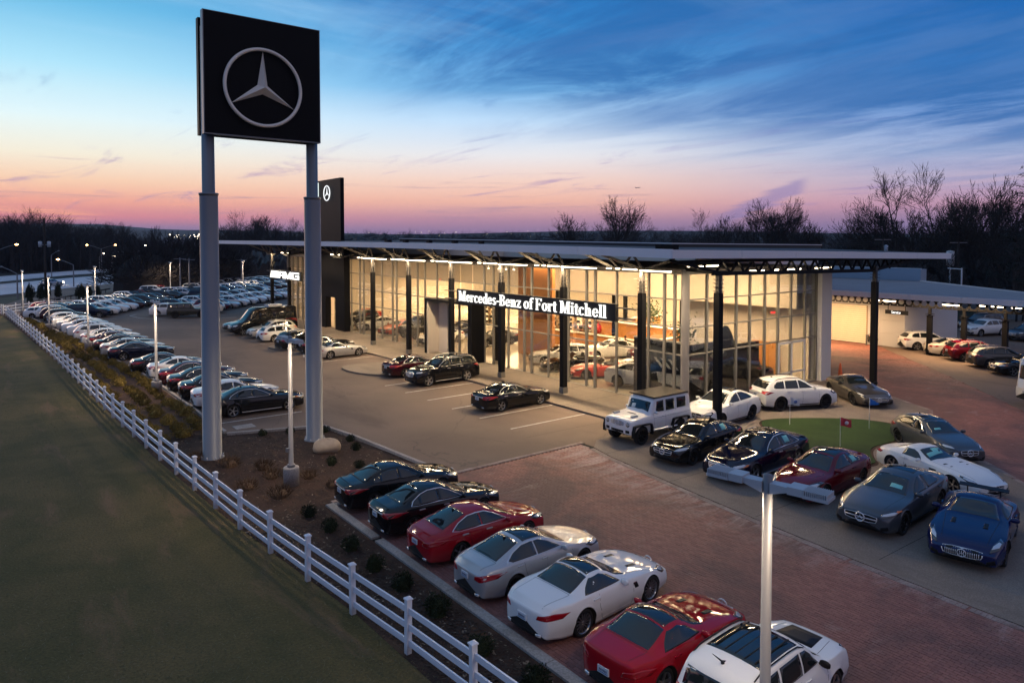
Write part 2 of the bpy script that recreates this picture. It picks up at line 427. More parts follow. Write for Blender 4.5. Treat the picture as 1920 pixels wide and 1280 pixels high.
def resample(poly, n):
    """closed outline resampled to n points by arc length, keeping it crisp"""
    P = [Vector((p[0], p[1])) for p in poly]; m = len(P)
    seg = [(P[(i + 1) % m] - P[i]).length for i in range(m)]; tot = sum(seg); out_ = []
    for i in range(m):
        k = max(1, round(seg[i] / tot * n))
        for j in range(k): out_.append(P[i].lerp(P[(i + 1) % m], j / k))
    return out_
def smooth_poly(poly, it=2):
    P = [Vector(p) for p in poly]
    for _ in range(it):
        Q = []
        for i in range(len(P)):
            a, b = P[i], P[(i + 1) % len(P)]; Q.append(a.lerp(b, .25)); Q.append(a.lerp(b, .75))
        P = Q
    return P
class Patcher:
    def __init__(s, mb): s.bvh = BVHTree.FromPolygons([Vector(v) for v in mb.v], mb.f)
    def hit(s, o, d):
        h = s.bvh.ray_cast(o, d); return h[0], h[1]
    def patch(s, mb, outline, plane, off=.006, m=0, levels=(1, .8, .5, .22), n=26, skirt=.012, ring=None, mirror=False, fit=True):
        """project a closed 2D outline on the shell. plane = (origin, e1, e2, dir)"""
        o, e1, e2, d = [Vector(q) for q in plane]; d = d.normalized()
        pts = resample(outline, n); c = sum(pts, Vector((0, 0))) / len(pts)
        def pr(q):
            for t in (1, .985, .97, .95, .92, .88, .82, .7, .5, .3, 0):
                w_ = c.lerp(q, t) ; p = o + e1 * w_.x + e2 * w_.y
                h, nn = s.hit(p, d)
                if h is not None:
                    if nn.dot(d) > 0: nn = -nn
                    return h, nn
            return None
        rows = []
        if ring is None: lv = [1] + list(levels)
        else: lv = [1, 1, ring, ring]
        for li, l in enumerate(lv):
            row = []
            for q in pts:
                if ring is not None and li >= 2:
                    w_ = q + (c - q).normalized() * ring
                else: w_ = c.lerp(q, l)
                r = pr(w_)
                if r is None: return False
                h, nn = r
                nn = (nn - d).normalized()
                k = off if 0 < li < (3 if ring is not None else 99) else -skirt
                row.append(h + nn * k)
            rows.append(row)
        for sg in ((1, -1) if mirror else (1,)):
            vs = [Vector((p.x, p.y * sg, p.z)) for row in rows for p in row]; N = len(pts); fs = []
            for r in range(len(rows) - 1):
                for i in range(N):
                    j = (i + 1) % N; f = (r * N + i, r * N + j, (r + 1) * N + j, (r + 1) * N + i)
                    fs.append(f if sg > 0 else f[::-1])
            if ring is None:
                r = pr(c)
                if r is None: return False
                h, nn = r; h = h + (nn - d).normalized() * off; vs.append(Vector((h.x, h.y * sg, h.z)))
                b = (len(rows) - 1) * N
                for i in range(N):
                    f = (b + i, b + (i + 1) % N, len(vs) - 1); fs.append(f if sg > 0 else f[::-1])
            mb.add(vs, fs, m, True)
        return True

def star_mesh(mb, R, t, m=0, fr=None, n=36, tube=.055):
    """three pointed star in a ring, facing +C"""
    o, A, B, Cc = fr
    pts = [o + A * (R * cos(2 * pi * i / n)) + B * (R * sin(2 * pi * i / n)) + Cc * t * .5 for i in range(n)]
    vs = []; fs = []
    for i in range(n):
        a = 2 * pi * i / n; rad = A * cos(a) + B * sin(a)
        for k in range(6):
            b = 2 * pi * k / 6; vs.append(pts[i] + rad * (cos(b) * R * tube) + Cc * (sin(b) * R * tube))
    for i in range(n):
        j = (i + 1) % n
        for k in range(6):
            l = (k + 1) % 6; fs.append((i * 6 + k, j * 6 + k, j * 6 + l, i * 6 + l))
    mb.add(vs, fs, m, True)
    top = o + Cc * t; q = R * .155
    for k in range(3):
        a = pi / 2 + k * 2 * pi / 3; a1 = a - pi / 3; a2 = a + pi / 3
        tip = o + (A * cos(a) + B * sin(a)) * R * .97 + Cc * t * .3
        i1 = o + (A * cos(a1) + B * sin(a1)) * q; i2 = o + (A * cos(a2) + B * sin(a2)) * q
        mb.add([top, i1, tip], [(0, 1, 2)], m); mb.add([top, tip, i2], [(0, 1, 2)], m)
        mb.add([i1, o, tip], [(0, 1, 2)], m); mb.add([i2, tip, o], [(0, 1, 2)], m)

def wheel_parts(wr, wd, style, lod):
    """returns [(name, mesh)] centred at the hub, axis along Y, outer face at -Y... built symmetric"""
    out_ = []; seg = 28 if lod == 0 else (18 if lod == 1 else 12); h = wd / 2; rr = wr * .74
    b = MB()
    b.lathe([(rr, -h * .9), (wr * .93, -h), (wr, -h * .7), (wr, h * .7), (wr * .93, h), (rr, h * .9), (rr * .96, 0)], seg, 0, 'Y', closed=True)
    tyre = b.mesh('tyre', [M['tyre']])
    r = MB()
    r.lathe([(rr, -h * .88), (rr * .95, -h * .80), (rr * .93, -h * .3), (rr * .93, h * .3), (rr * .95, h * .8), (rr, h * .88)], seg, 0, 'Y')
    r.lathe([(0.0, -h * .25), (rr * .94, -h * .25)], seg, 1, 'Y'); r.lathe([(0.0, h * .25), (rr * .94, h * .25)], seg, 1, 'Y')
    ns = {'five': 5, 'ten': 10, 'twin': 5, 'multi': 14, 'dark': 10}[style]
    for sg in (-1, 1):
        for k in range(ns):
            a = 2 * pi * k / ns
            offs = (-.11, .11) if style == 'twin' else (0,)
            for da in offs:
                ca, sa = cos(a + da), sin(a + da); wdt = rr * {'five': .2, 'ten': .085, 'twin': .085, 'multi': .05, 'dark': .07}[style]
                p0 = Vector((ca * rr * .12, sg * h * .62, sa * rr * .12)); p1 = Vector((cos(a + da * .5) * rr * .97, sg * h * .84, sin(a + da * .5) * rr * .97))
                t_ = Vector((-sa, 0, ca)) * wdt; dd = Vector((0, -sg * .03, 0))
                r.add([p0 - t_ * .8, p0 + t_ * .8, p1 + t_, p1 - t_, p0 - t_ * .8 + dd, p0 + t_ * .8 + dd, p1 + t_ + dd, p1 - t_ + dd],
                      [(0, 1, 2, 3), (7, 6, 5, 4), (0, 4, 5, 1), (1, 5, 6, 2), (2, 6, 7, 3), (3, 7, 4, 0)], 0)
        r.lathe([(0.001, sg * h * .72), (rr * .13, sg * h * .70), (rr * .17, sg * h * .55)], 10, 0, 'Y')
    rim = r.mesh('rim', [M['rimdark'] if style == 'dark' else M['rim'], M['under']])
    return tyre, rim

def side_plane(): return ((0, 3, 0), (1, 0, 0), (0, 0, 1), (0, -1, 0))
SHARED = {}
def make_car_template(key, S, lod):
    """spec tree: list of (name, mesh, loc, children). 'body' mesh has paint in slot 0"""
    L, W, H = S['L'], S['W'], S['H']; hw = W / 2
    shell = car_shell(S); P = Patcher(shell)
    parts = []
    parts.append(('body', shell.mesh(key + '_body', [PAINTS['white'], M['under']]), (0, 0, 0), []))
    fx = lambda d: L / 2 - d
    def flip(pl): return pl
    G = M[S.get('glassmat', 'glass')]
    top = ((0, 0, 4), (1, 0, 0), (0, 1, 0), (0, 0, -1))
    def toppoly(pts):  # (d, y) half outline -> full
        a = [(fx(d), y) for d, y in pts]; return a + [(x, -y) for x, y in a[::-1]]
    # windscreen, rear window
    ws = MB()
    d0, d1, y0, y1 = S['ws']
    P.patch(ws, toppoly([(d0, y0), (d0 + .02, y0 * .5), (d0 + .0, 0.01)][::-1] + [(d1, y1), (d1 - .03, y1 * .4)]), top, .004, 0, (1, .85, .6, .35, .15), 40)
    if lod < 2: parts.append(('windscreen', ws.mesh('windscreen', [G]), (0, 0, 0), []))
    rw = MB(); d0, d1, y0, y1 = S['rw']
    if S.get('rwside'):
        z0, z1 = S['rwside']
        P.patch(rw, [(-y1, z0), (y1, z0), (y0, z1), (-y0, z1)], ((-L / 2 - 2, 0, 0), (0, 1, 0), (0, 0, 1), (1, 0, 0)), .006, 0, (1, .8, .5, .2), 36)
    else:
        P.patch(rw, toppoly([(d0, 0.01), (d0, y0 * .6), (d0, y0), (d1, y1), (d1 + .02, y1 * .5)]), top, .004, 0, (1, .85, .6, .35, .15), 40)
    if lod < 2: parts.append(('rear_window', rw.mesh('rear_window', [G]), (0, 0, 0), []))
    # side windows
    sideL = ((0, 3, 0), (1, 0, 0), (0, 0, 1), (0, -1, 0))
    def side(poly): return [(fx(d), z) for d, z in poly]
    sideR = ((0, -3, 0), (1, 0, 0), (0, 0, 1), (0, 1, 0))
    sw = MB()
    for w_ in S['side']:
        if lod == 2: P.patch(sw, side(w_), sideL, .004, 0, (1, .75, .4), 24, mirror=True)
        else:
            for pl_ in (sideL, sideR):
                s1 = MB(); P.patch(s1, side(w_), pl_, .004, 0, (1, .75, .4), 34)
                parts.append(('side_window', s1.mesh('side_window', [G]), (0, 0, 0), []))
    if lod == 2:
        for b in (ws, rw): sw.add(b.v, b.f, 0, True)
        parts.append(('windows', sw.mesh('windows', [G]), (0, 0, 0), []))
    if S.get('chrome') and lod < 2:
        for pl_ in (sideL, sideR):
            cr = MB(); P.patch(cr, side(S['chrome']), pl_, .009, 0, n=60, ring=.030, skirt=.004)
            parts.append(('window_trim', cr.mesh('window_trim', [M['chrome']]), (0, 0, 0), []))
    if S.get('roofglass') and lod < 2:
        d0, d1, y0, y1 = S['roofglass']; rg = MB()
        P.patch(rg, toppoly([(d0, 0.01), (d0, y0), (d1, y1), (d1, .01)]), top, .005, 0, (1, .8, .5, .2), 36)
        parts.append(('roof_panel', rg.mesh('roof_panel', [M['glass']]), (0, 0, 0), []))
    front = ((L / 2 + 2, 0, 0), (0, 1, 0), (0, 0, 1), (-1, 0, 0)); rear = ((-L / 2 - 2, 0, 0), (0, 1, 0), (0, 0, 1), (1, 0, 0))
    # lamps
    if lod < 2:
        for sg in (1, -1):
            hl = MB(); poly = [(sg * y, z) for y, z in S['head']]
            P.patch(hl, poly, front, .010, 0, n=22)
            cy_ = sum(p[0] for p in poly) / len(poly); cz_ = sum(p[1] for p in poly) / len(poly)
            P.patch(hl, [(cy_ + (p[0] - cy_) * .74, cz_ + .012 + (p[1] - cz_) * .5) for p in poly], front, .016, 2, n=18)
            if S.get('amber'):
                P.patch(hl, [(sg * y, z) for y, z in S['amber']], front, .014, 1, n=12)
            parts.append(('headlight', hl.mesh('headlight', [M[S.get('headmat', 'lampdark')], M['amber'], M['lampclear']]), (0, 0, 0), []))
            tl = MB(); P.patch(tl, [(sg * y, z) for y, z in S['tailp']], rear, .008, 0, n=22)
            parts.append(('tail_light', tl.mesh('tail_light', [M['lampred']]), (0, 0, 0), []))
        gr = MB(); gz0, gz1, gw = S['grille']
        P.patch(gr, smooth_poly([(-gw * .86, gz0), (gw * .86, gz0), (gw, (gz0 + gz1) / 2), (gw * .94, gz1), (-gw * .94, gz1), (-gw, (gz0 + gz1) / 2)], 1), front, .006, 0, n=26)
        P.patch(gr, smooth_poly([(-gw * .86, gz0), (gw * .86, gz0), (gw, (gz0 + gz1) / 2), (gw * .94, gz1), (-gw * .94, gz1), (-gw, (gz0 + gz1) / 2)], 1), front, .016, 1, n=40, ring=.022, skirt=.004)
        zm = (gz0 + gz1) / 2; gs = S.get('gstyle', 'bar')
        bars = [zm] if gs == 'bar' else ([lerp(gz0, gz1, t) for t in (.2, .4, .6, .8)] if gs == 'slats' else [])
        if gs == 'vert':
            for k in range(-8, 9):
                y = gw * .1 * k
                P.patch(gr, [(y - .008, gz0 + .02), (y + .008, gz0 + .02), (y + .008, gz1 - .02), (y - .008, gz1 - .02)], front, .016, 1, n=8, levels=(1, .5))
        for z in bars:
            P.patch(gr, [(-gw * .93, z - .014), (gw * .93, z - .014), (gw * .93, z + .014), (-gw * .93, z + .014)], front, .018, 1, n=26, levels=(1, .5))
        h, nn = P.hit(Vector((L / 2 + 2, 0, zm)), Vector((-1, 0, 0)))
        if h is not None and not S.get('nostar'):
            star_mesh(gr, min(.105 if gs == 'vert' else .135, (gz1 - gz0) * .60), .02, 1, (h + Vector((.018, 0, 0)), Vector((0, 1, 0)), Vector((0, 0, 1)), Vector((1, 0, 0))), 18, .13)
        parts.append(('grille', gr.mesh('grille', [M['trim'], M['chrome']]), (0, 0, 0), []))
        lo = MB()
        for q in S.get('intake', []):
            P.patch(lo, q, front, .006, 0, n=24, levels=(1, .6, .2))
        if S.get('intake'): parts.append(('air_intake', lo.mesh('air_intake', [M['trim']]), (0, 0, 0), []))
        df = MB()
        P.patch(df, S.get('diff', [(-.55, .20), (.55, .20), (.62, .33), (-.62, .33)]), rear, .006, 0, n=24, levels=(1, .6, .2))
        for sg in (1, -1):
            y = sg * .52
            P.patch(df, [(y - .07, .27), (y + .07, .27), (y + .07, .33), (y - .07, .33)], rear, .03, 1, n=10, levels=(1, .5))
        parts.append(('rear_diffuser', df.mesh('rear_diffuser', [M['trim'], M['chrome']]), (0, 0, 0), []))
        if S.get('strip') is not None:
            st = MB(); z = S['strip']; P.patch(st, [(-.52, z - .015), (.52, z - .015), (.52, z + .015), (-.52, z + .015)], rear, .012, 0, n=24, levels=(1, .5))
            parts.append(('trunk_strip', st.mesh('trunk_strip', [M['chrome']]), (0, 0, 0), []))
        pz = S.get('platez', .62); h, nn = P.hit(Vector((-L / 2 - 2, 0, pz)), Vector((1, 0, 0)))
        if h is not None:
            pb = MB(); pb.box(h.x - .025, h.x + .03, -.155, .155, pz - .075, pz + .075, 0); pb.box(h.x - .028, h.x - .024, -.13, .13, pz - .055, pz - .035, 1)
            for k in range(6): pb.box(h.x - .028, h.x - .024, -.105 + k * .038, -.085 + k * .038, pz - .02, pz + .03, 2)
            parts.append(('licence_plate', pb.mesh('licence_plate', [M['plate'], M['plateblue'], M['navyink']]), (0, 0, 0), []))
    # seams / doors / handles
    if lod == 0:
        sm = MB()
        for poly in S.get('seams', []):
            for a, b in zip(poly, poly[1:]):
                N = max(2, int((Vector(a) - Vector(b)).length / .12)); last = None
                for sg in (1, -1):
                    last = None
                    for k in range(N + 1):
                        d = lerp(a[0], b[0], k / N); z = lerp(a[1], b[1], k / N)
                        h, nn = P.hit(Vector((fx(d), sg * 3, z)), Vector((0, -sg, 0)))
                        if h is None: last = None; continue
                        if last is not None:
                            dr = (h - last).normalized(); si = dr.cross(nn).normalized() * .005
                            sm.add([last - si + nn * .002, last + si + nn * .002, h + si + nn * .002, h - si + nn * .002], [(0, 1, 2, 3)], 0)
                        last = h
        if sm.v: parts.append(('door_gap', sm.mesh('door_gap', [M['under']]), (0, 0, 0), []))
        tp = MB(); wsd = S['ws'][0]
        tl_ = [[(wsd - .08, .64 * hw / .92), (.30, .52 * hw / .92)]] + ([] if S.get('rwside') else [[(S['rw'][1] + .04, .60 * hw / .92), (L - .10, .52 * hw / .92)], [(S['rw'][1] + .05, 0.0), (S['rw'][1] + .04, .60 * hw / .92)]])
        for poly in tl_:
            for sg in (1, -1):
                last = None; a, b_ = poly
                for k in range(17):
                    d = lerp(a[0], b_[0], k / 16); y = lerp(a[1], b_[1], k / 16) * sg; h, nn = P.hit(Vector((fx(d), y, 4)), Vector((0, 0, -1)))
                    if h is None: last = None; continue
                    if last is not None:
                        dr = (h - last).normalized(); si = dr.cross(nn).normalized() * .005
                        tp.add([last - si + nn * .002, last + si + nn * .002, h + si + nn * .002, h - si + nn * .002], [(0, 1, 2, 3)], 0)
                    last = h
        parts.append(('lid_gap', tp.mesh('lid_gap', [M['under']]), (0, 0, 0), []))
        for (d, z) in S.get('handles', []):
            for sg in (1, -1):
                h, nn = P.hit(Vector((fx(d), sg * 3, z)), Vector((0, -sg, 0)))
                if h is None: continue
                hb = MB(); hb.bar(h + Vector((-.11, sg * .02, 0)), h + Vector((.11, sg * .02, 0)), .03, .035)
                hb.bar(h + Vector((-.10, 0, 0)), h + Vector((-.10, sg * .02, 0)), .03, .03); hb.bar(h + Vector((.10, 0, 0)), h + Vector((.10, sg * .02, 0)), .03, .03)
                parts.append(('door_handle', hb.mesh('door_handle', [M['chrome'] if S.get('chrome') else PAINTS['white']]) if True else None, (0, 0, 0), []))
    if lod < 2:
        for sg in (1, -1):
            d, z = S['mirror']; h, nn = P.hit(Vector((fx(d), sg * 3, z)), Vector((0, -sg, 0)))
            if h is None: continue
            mm = MB()
            c = h + Vector((-.02, sg * .13, .04)); rx, ry, rz = .07, .12, .075
            vs = []; fs = []
            for i in range(7):
                th = pi * i / 6
                for j in range(10):
                    ph = 2 * pi * j / 10
                    v = Vector((rx * (abs(cos(ph)) ** .7 * (1 if cos(ph) > 0 else -.6)) * sin(th) ** .7, ry * cos(th) * 1.0, rz * sin(ph) * sin(th) ** .6)); vs.append(c + v)
            for i in range(6):
                for j in range(10):
                    fs.append((i * 10 + j, i * 10 + (j + 1) % 10, (i + 1) * 10 + (j + 1) % 10, (i + 1) * 10 + j))
            mm.add(vs, fs, 0, True); mm.bar(h, c, .03, .05, 0)
            parts.append(('wing_mirror', mm.mesh(key + '_mirror', [PAINTS['white']] if not S.get('mirrorblack') else [M['trim']]), (0, 0, 0), []))
    # roof rails, hood vents, spoiler
    if S.get('rails') and lod < 2:
        for sg in (1, -1):
            rl = MB(); pts = []
            d0, d1, y = S['rails']
            for k in range(9):
                d = lerp(d0, d1, k / 8); h, nn = P.hit(Vector((fx(d), sg * y, 4)), Vector((0, 0, -1)))
                if h is None: continue
                pts.append(h + Vector((0, 0, -.01 if k in (0, 8) else .045)))
            if len(pts) > 3: rl.tube(pts, .016, 6); parts.append(('roof_rail', rl.mesh('roof_rail', [M[S.get('railmat', 'chrome')]]), (0, 0, 0), []))
    if S.get('vents') and lod < 2:
        vb = MB()
        for (d, y, ln, wd_) in S['vents']:
            P.patch(vb, [(fx(d), y - wd_), (fx(d + ln), y - wd_ * .8), (fx(d + ln), y + wd_ * .8), (fx(d), y + wd_)], top, .006, 0, n=14, levels=(1, .5), mirror=True)
        parts.append(('bonnet_vents', vb.mesh('bonnet_vents', [M['trim']]), (0, 0, 0), []))
    if S.get('sidevents') and lod < 2:
        vb = MB()
        for q in S['sidevents']: P.patch(vb, side(q), sideL, .006, 0, n=14, levels=(1, .5), mirror=True)
        parts.append(('side_vents', vb.mesh('side_vents', [M['trim']]), (0, 0, 0), []))
    if S.get('fin') and lod < 2:
        h, nn = P.hit(Vector((fx(S['fin']), 0, 4)), Vector((0, 0, -1)))
        if h is not None:
            fb = MB(); fb.prism([(.09, 0), (-.07, 0), (-.08, .055), (-.05, .06)], -.012, .012, 0, (h + Vector((0, 0, -.008)), Vector((1, 0, 0)), Vector((0, 0, 1)), Vector((0, 1, 0))))
            parts.append(('roof_antenna', fb.mesh('roof_antenna', [M['trim']]), (0, 0, 0), []))
    if S.get('sills') and lod < 2:
        sb = MB()
        for sg in (1, -1): sb.bar((fx(S['fo'] + S['wr'] + .1), sg * (hw - .03), S.get('clear', .18) + .06), (fx(S['fo'] + S['wb'] - S['wr'] - .1), sg * (hw - .03), S.get('clear', .18) + .06), .06, .035)
        parts.append(('side_sills', sb.mesh('side_sills', [M[S['sills']]]), (0, 0, 0), []))
    if S.get('wing'):
        wb_ = MB(); x = fx(L - .30)
        wb_.add([(x + .13, -.68, 1.14), (x + .13, .68, 1.14), (x - .13, .68, 1.17), (x - .13, -.68, 1.17), (x + .13, -.68, 1.12), (x + .13, .68, 1.12), (x - .13, .68, 1.148), (x - .13, -.68, 1.148)],
                [(0, 1, 2, 3), (7, 6, 5, 4), (0, 4, 5, 1), (1, 5, 6, 2), (2, 6, 7, 3), (3, 7, 4, 0)])
        for y in (-.45, .45): wb_.box(x - .08, x + .06, y - .012, y + .012, .90, 1.13)
        parts.append(('rear_wing', wb_.mesh('rear_wing', [M['trim']]), (0, 0, 0), []))
    for q in S.get('stickers', []):
        kind, poly, mt = q; b = MB()
        if kind == 'side': P.patch(b, side(poly), sideL, .009, 0, n=10, levels=(1, .5), skirt=0.0)
        elif kind == 'sideR': P.patch(b, side(poly), ((0, -3, 0), (1, 0, 0), (0, 0, 1), (0, 1, 0)), .009, 0, n=10, levels=(1, .5), skirt=0.0)
        else: P.patch(b, [(fx(d), y) for d, y in poly], top, .009, 0, n=12, levels=(1, .5), skirt=0.0)
        parts.append(('bonnet_decal' if mt == 'trim' else 'window_sticker', b.mesh('window_sticker', [M[mt]]), (0, 0, 0), []))
    wk = (round(S['wr'], 3), S.get('wheel', 'five'), lod)
    if wk not in SHARED: SHARED[wk] = wheel_parts(S['wr'], S.get('ww', .24), S.get('wheel', 'five'), lod)
    tyre, rim = SHARED[wk]; ww = S.get('ww', .24)
    for d in (S['fo'], S['fo'] + S['wb']):
        for sg in (1, -1):
            parts.append(('wheel', tyre, (fx(d), sg * (hw - ww / 2 - .025 + S.get('wout', 0)), S['wr']), [('rim', rim, (0, 0, 0), [])]))
    return parts

TPL = {}
PM = {}
def inst(tpl, paint_, label, cat, loc, rz, name='car', group=None, skip=()):
    root = thing(name, label, cat, (loc[0], loc[1], loc[2] if len(loc) > 2 else 0), rz, group)
    def rec(items, par):
        for nm, me, l, ch in items:
            if nm in skip: continue
            o = bpy.data.objects.new(nm, me); COL.objects.link(o); o.parent = par; o.location = l
            if me.materials and me.materials[0] is not None and me.materials[0].name.startswith('paint_'):
                o.material_slots[0].link = 'OBJECT'; o.material_slots[0].material = PAINTS[paint_]
            rec(ch, o)
    rec(tpl, root); return root
M['navyink'] = mat('plate_ink', (.02, .03, .09), .5)
# ---------------------------------------------------------------- car types (d = metres behind the front bumper)
def seam2(fo, wb, zb, cl=.24):   # two-door
    return [[(fo + .46, zb - .02), (fo + .46, .55), (fo + .52, cl)], [(fo + 1.72, zb), (fo + 1.74, .6), (fo + 1.62, cl)], [(fo + .52, cl), (fo + 1.62, cl)]]
def seam4(fo, wb, zb, cl=.24):
    return [[(fo + .50, zb - .02), (fo + .46, .55), (fo + .52, cl)], [(fo + 1.52, zb), (fo + 1.52, cl)], [(fo + 2.38, zb), (fo + 2.36, .75), (fo + 2.2, cl)], [(fo + .52, cl), (fo + 2.2, cl)]]
SED = dict(rangle=.12, L=4.72, W=1.84, H=1.45, fo=.84, wb=2.87, wr=.335, roofhw=.61,
    zc=[(0, .72), (.10, .78), (.45, .85), (.95, .915), (1.38, .965), (1.62, 1.06), (2.15, 1.34), (2.5, 1.43), (2.95, 1.45), (3.3, 1.405), (3.75, 1.24), (4.12, 1.075), (4.45, 1.05), (4.64, 1.03), (4.72, .95)],
    zb=[(0, .60), (.5, .76), (1.2, .88), (2.0, .93), (3.2, .96), (4.0, .985), (4.5, .97), (4.72, .88)],
    ws=(1.47, 2.22, .66, .50), rw=(3.30, 4.05, .50, .58),
    side=[[(1.78, .975), (2.18, 1.19), (2.50, 1.335), (2.62, 1.35), (2.62, .985)], [(2.68, .988), (2.68, 1.352), (3.05, 1.35), (3.34, 1.28), (3.42, 1.24), (3.42, 1.0)], [(3.46, 1.0), (3.46, 1.225), (3.66, 1.12), (3.74, 1.03)]],
    chrome=[(1.70, .955), (2.14, 1.20), (2.50, 1.358), (2.75, 1.378), (3.06, 1.372), (3.36, 1.295), (3.70, 1.125), (3.82, 1.01), (3.6, .985), (2.7, .965)],
    head=[(.48, .62), (.56, .73), (.80, .81), (.88, .78), (.85, .66), (.66, .60)], tailp=[(.42, .80), (.45, .90), (.80, .93), (.90, .88), (.86, .76), (.60, .74)],
    grille=(.46, .68, .40), intake=[[(-.5, .24), (.5, .24), (.42, .36), (-.42, .36)], [(.55, .26), (.78, .3), (.76, .42), (.58, .36)], [(-.55, .26), (-.78, .3), (-.76, .42), (-.58, .36)]],
    strip=.86, platez=.74, mirror=(1.72, .95), handles=[(2.42, .83), (3.42, .86)], seams=seam4(.84, 2.87, .92), fin=3.28, wheel='twin', glassmat='glass')
COUPE = dict(SED, L=4.69, H=1.40, roofhw=.58,
    zc=[(0, .70), (.10, .76), (.45, .84), (.95, .90), (1.42, .95), (1.66, 1.04), (2.2, 1.31), (2.55, 1.385), (2.9, 1.40), (3.3, 1.345), (3.8, 1.18), (4.2, 1.05), (4.48, 1.035), (4.62, 1.02), (4.69, .92)],
    zb=[(0, .58), (.5, .75), (1.2, .87), (2.0, .92), (3.2, .96), (4.0, .98), (4.5, .95), (4.69, .86)],
    ws=(1.50, 2.27, .66, .48), rw=(3.22, 4.05, .46, .56),
    side=[[(1.82, .965), (2.22, 1.165), (2.54, 1.29), (2.86, 1.315), (2.90, .985)], [(2.95, .99), (2.92, 1.315), (3.2, 1.28), (3.5, 1.17), (3.74, 1.045), (3.6, 1.01)]],
    chrome=[(1.74, .945), (2.20, 1.18), (2.55, 1.312), (2.9, 1.338), (3.22, 1.30), (3.55, 1.165), (3.84, 1.02), (3.6, .985), (2.7, .96)],
    seams=seam2(.84, 2.84, .92), handles=[(3.0, .85)], fin=3.25, wheel='twin')
CLA = dict(COUPE, L=4.64, H=1.43, planr=.80, bowr=.16,
    zc=[(0, .72), (.10, .78), (.45, .86), (.9, .93), (1.3, .98), (1.55, 1.08), (2.1, 1.34), (2.45, 1.42), (2.85, 1.43), (3.25, 1.37), (3.7, 1.22), (4.15, 1.06), (4.4, 1.03), (4.56, 1.0), (4.64, .90)],
    ws=(1.40, 2.15, .66, .48), rw=(3.15, 4.02, .46, .56),
    side=[[(1.74, 1.0), (2.14, 1.20), (2.46, 1.315), (2.66, 1.335), (2.66, 1.005)], [(2.71, 1.008), (2.71, 1.335), (3.1, 1.30), (3.45, 1.19), (3.72, 1.06), (3.6, 1.02)]],
    chrome=[(1.64, .975), (2.12, 1.215), (2.46, 1.337), (2.8, 1.355), (3.12, 1.32), (3.5, 1.185), (3.82, 1.03), (3.6, 1.0), (2.7, .98)],
    zb=[(0, .60), (.5, .78), (1.2, .92), (2.0, .955), (3.2, .98), (4.0, .985), (4.4, .95), (4.64, .84)],
    tailp=[(.40, .70), (.44, .80), (.72, .87), (.90, .86), (.86, .74), (.60, .66)], platez=.72, strip=None, seams=seam4(.84, 2.75, .95), handles=[(2.45, .86), (3.38, .89)], wb=2.74)
ROAD = dict(COUPE, L=4.58, W=1.86, H=1.31, fo=.86, wb=2.58, roofhw=.60, wr=.34,
    zc=[(0, .60), (.12, .68), (.5, .80), (1.0, .88), (1.55, .94), (1.85, 1.0), (2.28, 1.23), (2.55, 1.30), (2.85, 1.305), (3.1, 1.25), (3.5, 1.08), (3.75, 1.0), (4.2, .985), (4.48, .96), (4.58, .86)],
    zb=[(0, .56), (.5, .74), (1.2, .85), (2.0, .89), (3.2, .93), (4.0, .94), (4.4, .91), (4.58, .80)],
    ws=(1.72, 2.38, .68, .54), rw=(3.0, 3.62, .54, .60), chrome=None,
    side=[[(2.02, .925), (2.36, 1.125), (2.62, 1.21), (2.98, 1.19), (3.2, 1.06), (3.34, .955)]],
    head=[(.52, .58), (.58, .70), (.78, .78), (.84, .72), (.82, .60)], tailp=[(.45, .66), (.50, .76), (.78, .82), (.90, .78), (.86, .68)], grille=(.40, .62, .40), strip=None, platez=.60,
    mirror=(2.02, .90), handles=[(3.0, .80)], seams=seam2(1.16, 2.58, .88), vents=[(.95, .38, .34, .06)], roofglass=(2.46, 2.95, .50, .50), fin=None, sidevents=[[(1.42, .62), (1.56, .62), (1.62, .76), (1.48, .76)]], planr=.78, bowr=.2)
GT = dict(ROAD, L=4.55, W=1.94, H=1.28, fo=.92, wb=2.63, planf=.82, roofhw=.56, flare=.03, wr=.345,
    zc=[(0, .56), (.14, .66), (.5, .76), (1.1, .85), (1.75, .92), (2.05, 1.0), (2.5, 1.22), (2.75, 1.28), (3.05, 1.27), (3.4, 1.18), (3.9, 1.02), (4.25, .96), (4.46, .90), (4.55, .78)],
    zb=[(0, .52), (.5, .70), (1.2, .80), (2.0, .86), (3.2, .90), (3.8, .92), (4.3, .86), (4.55, .72)], ws=(1.90, 2.58, .66, .50), rw=(3.12, 3.85, .48, .54),
    side=[[(2.18, .90), (2.52, 1.08), (2.8, 1.175), (3.1, 1.165), (3.3, 1.06), (3.4, .95)]], mirror=(2.2, .88), vents=[(1.15, .40, .36, .06)], roofglass=None, gstyle='vert', grille=(.36, .58, .50),
    head=[(.62, .56), (.66, .68), (.80, .78), (.88, .74), (.84, .62)], wheel='dark', seams=seam2(1.3, 2.6, .86), handles=[(3.05, .80)])
GTR = dict(GT, wing=True, headmat='lampdark')
SOFT = dict(GT, rw=(3.25, 3.7, .34, .36))
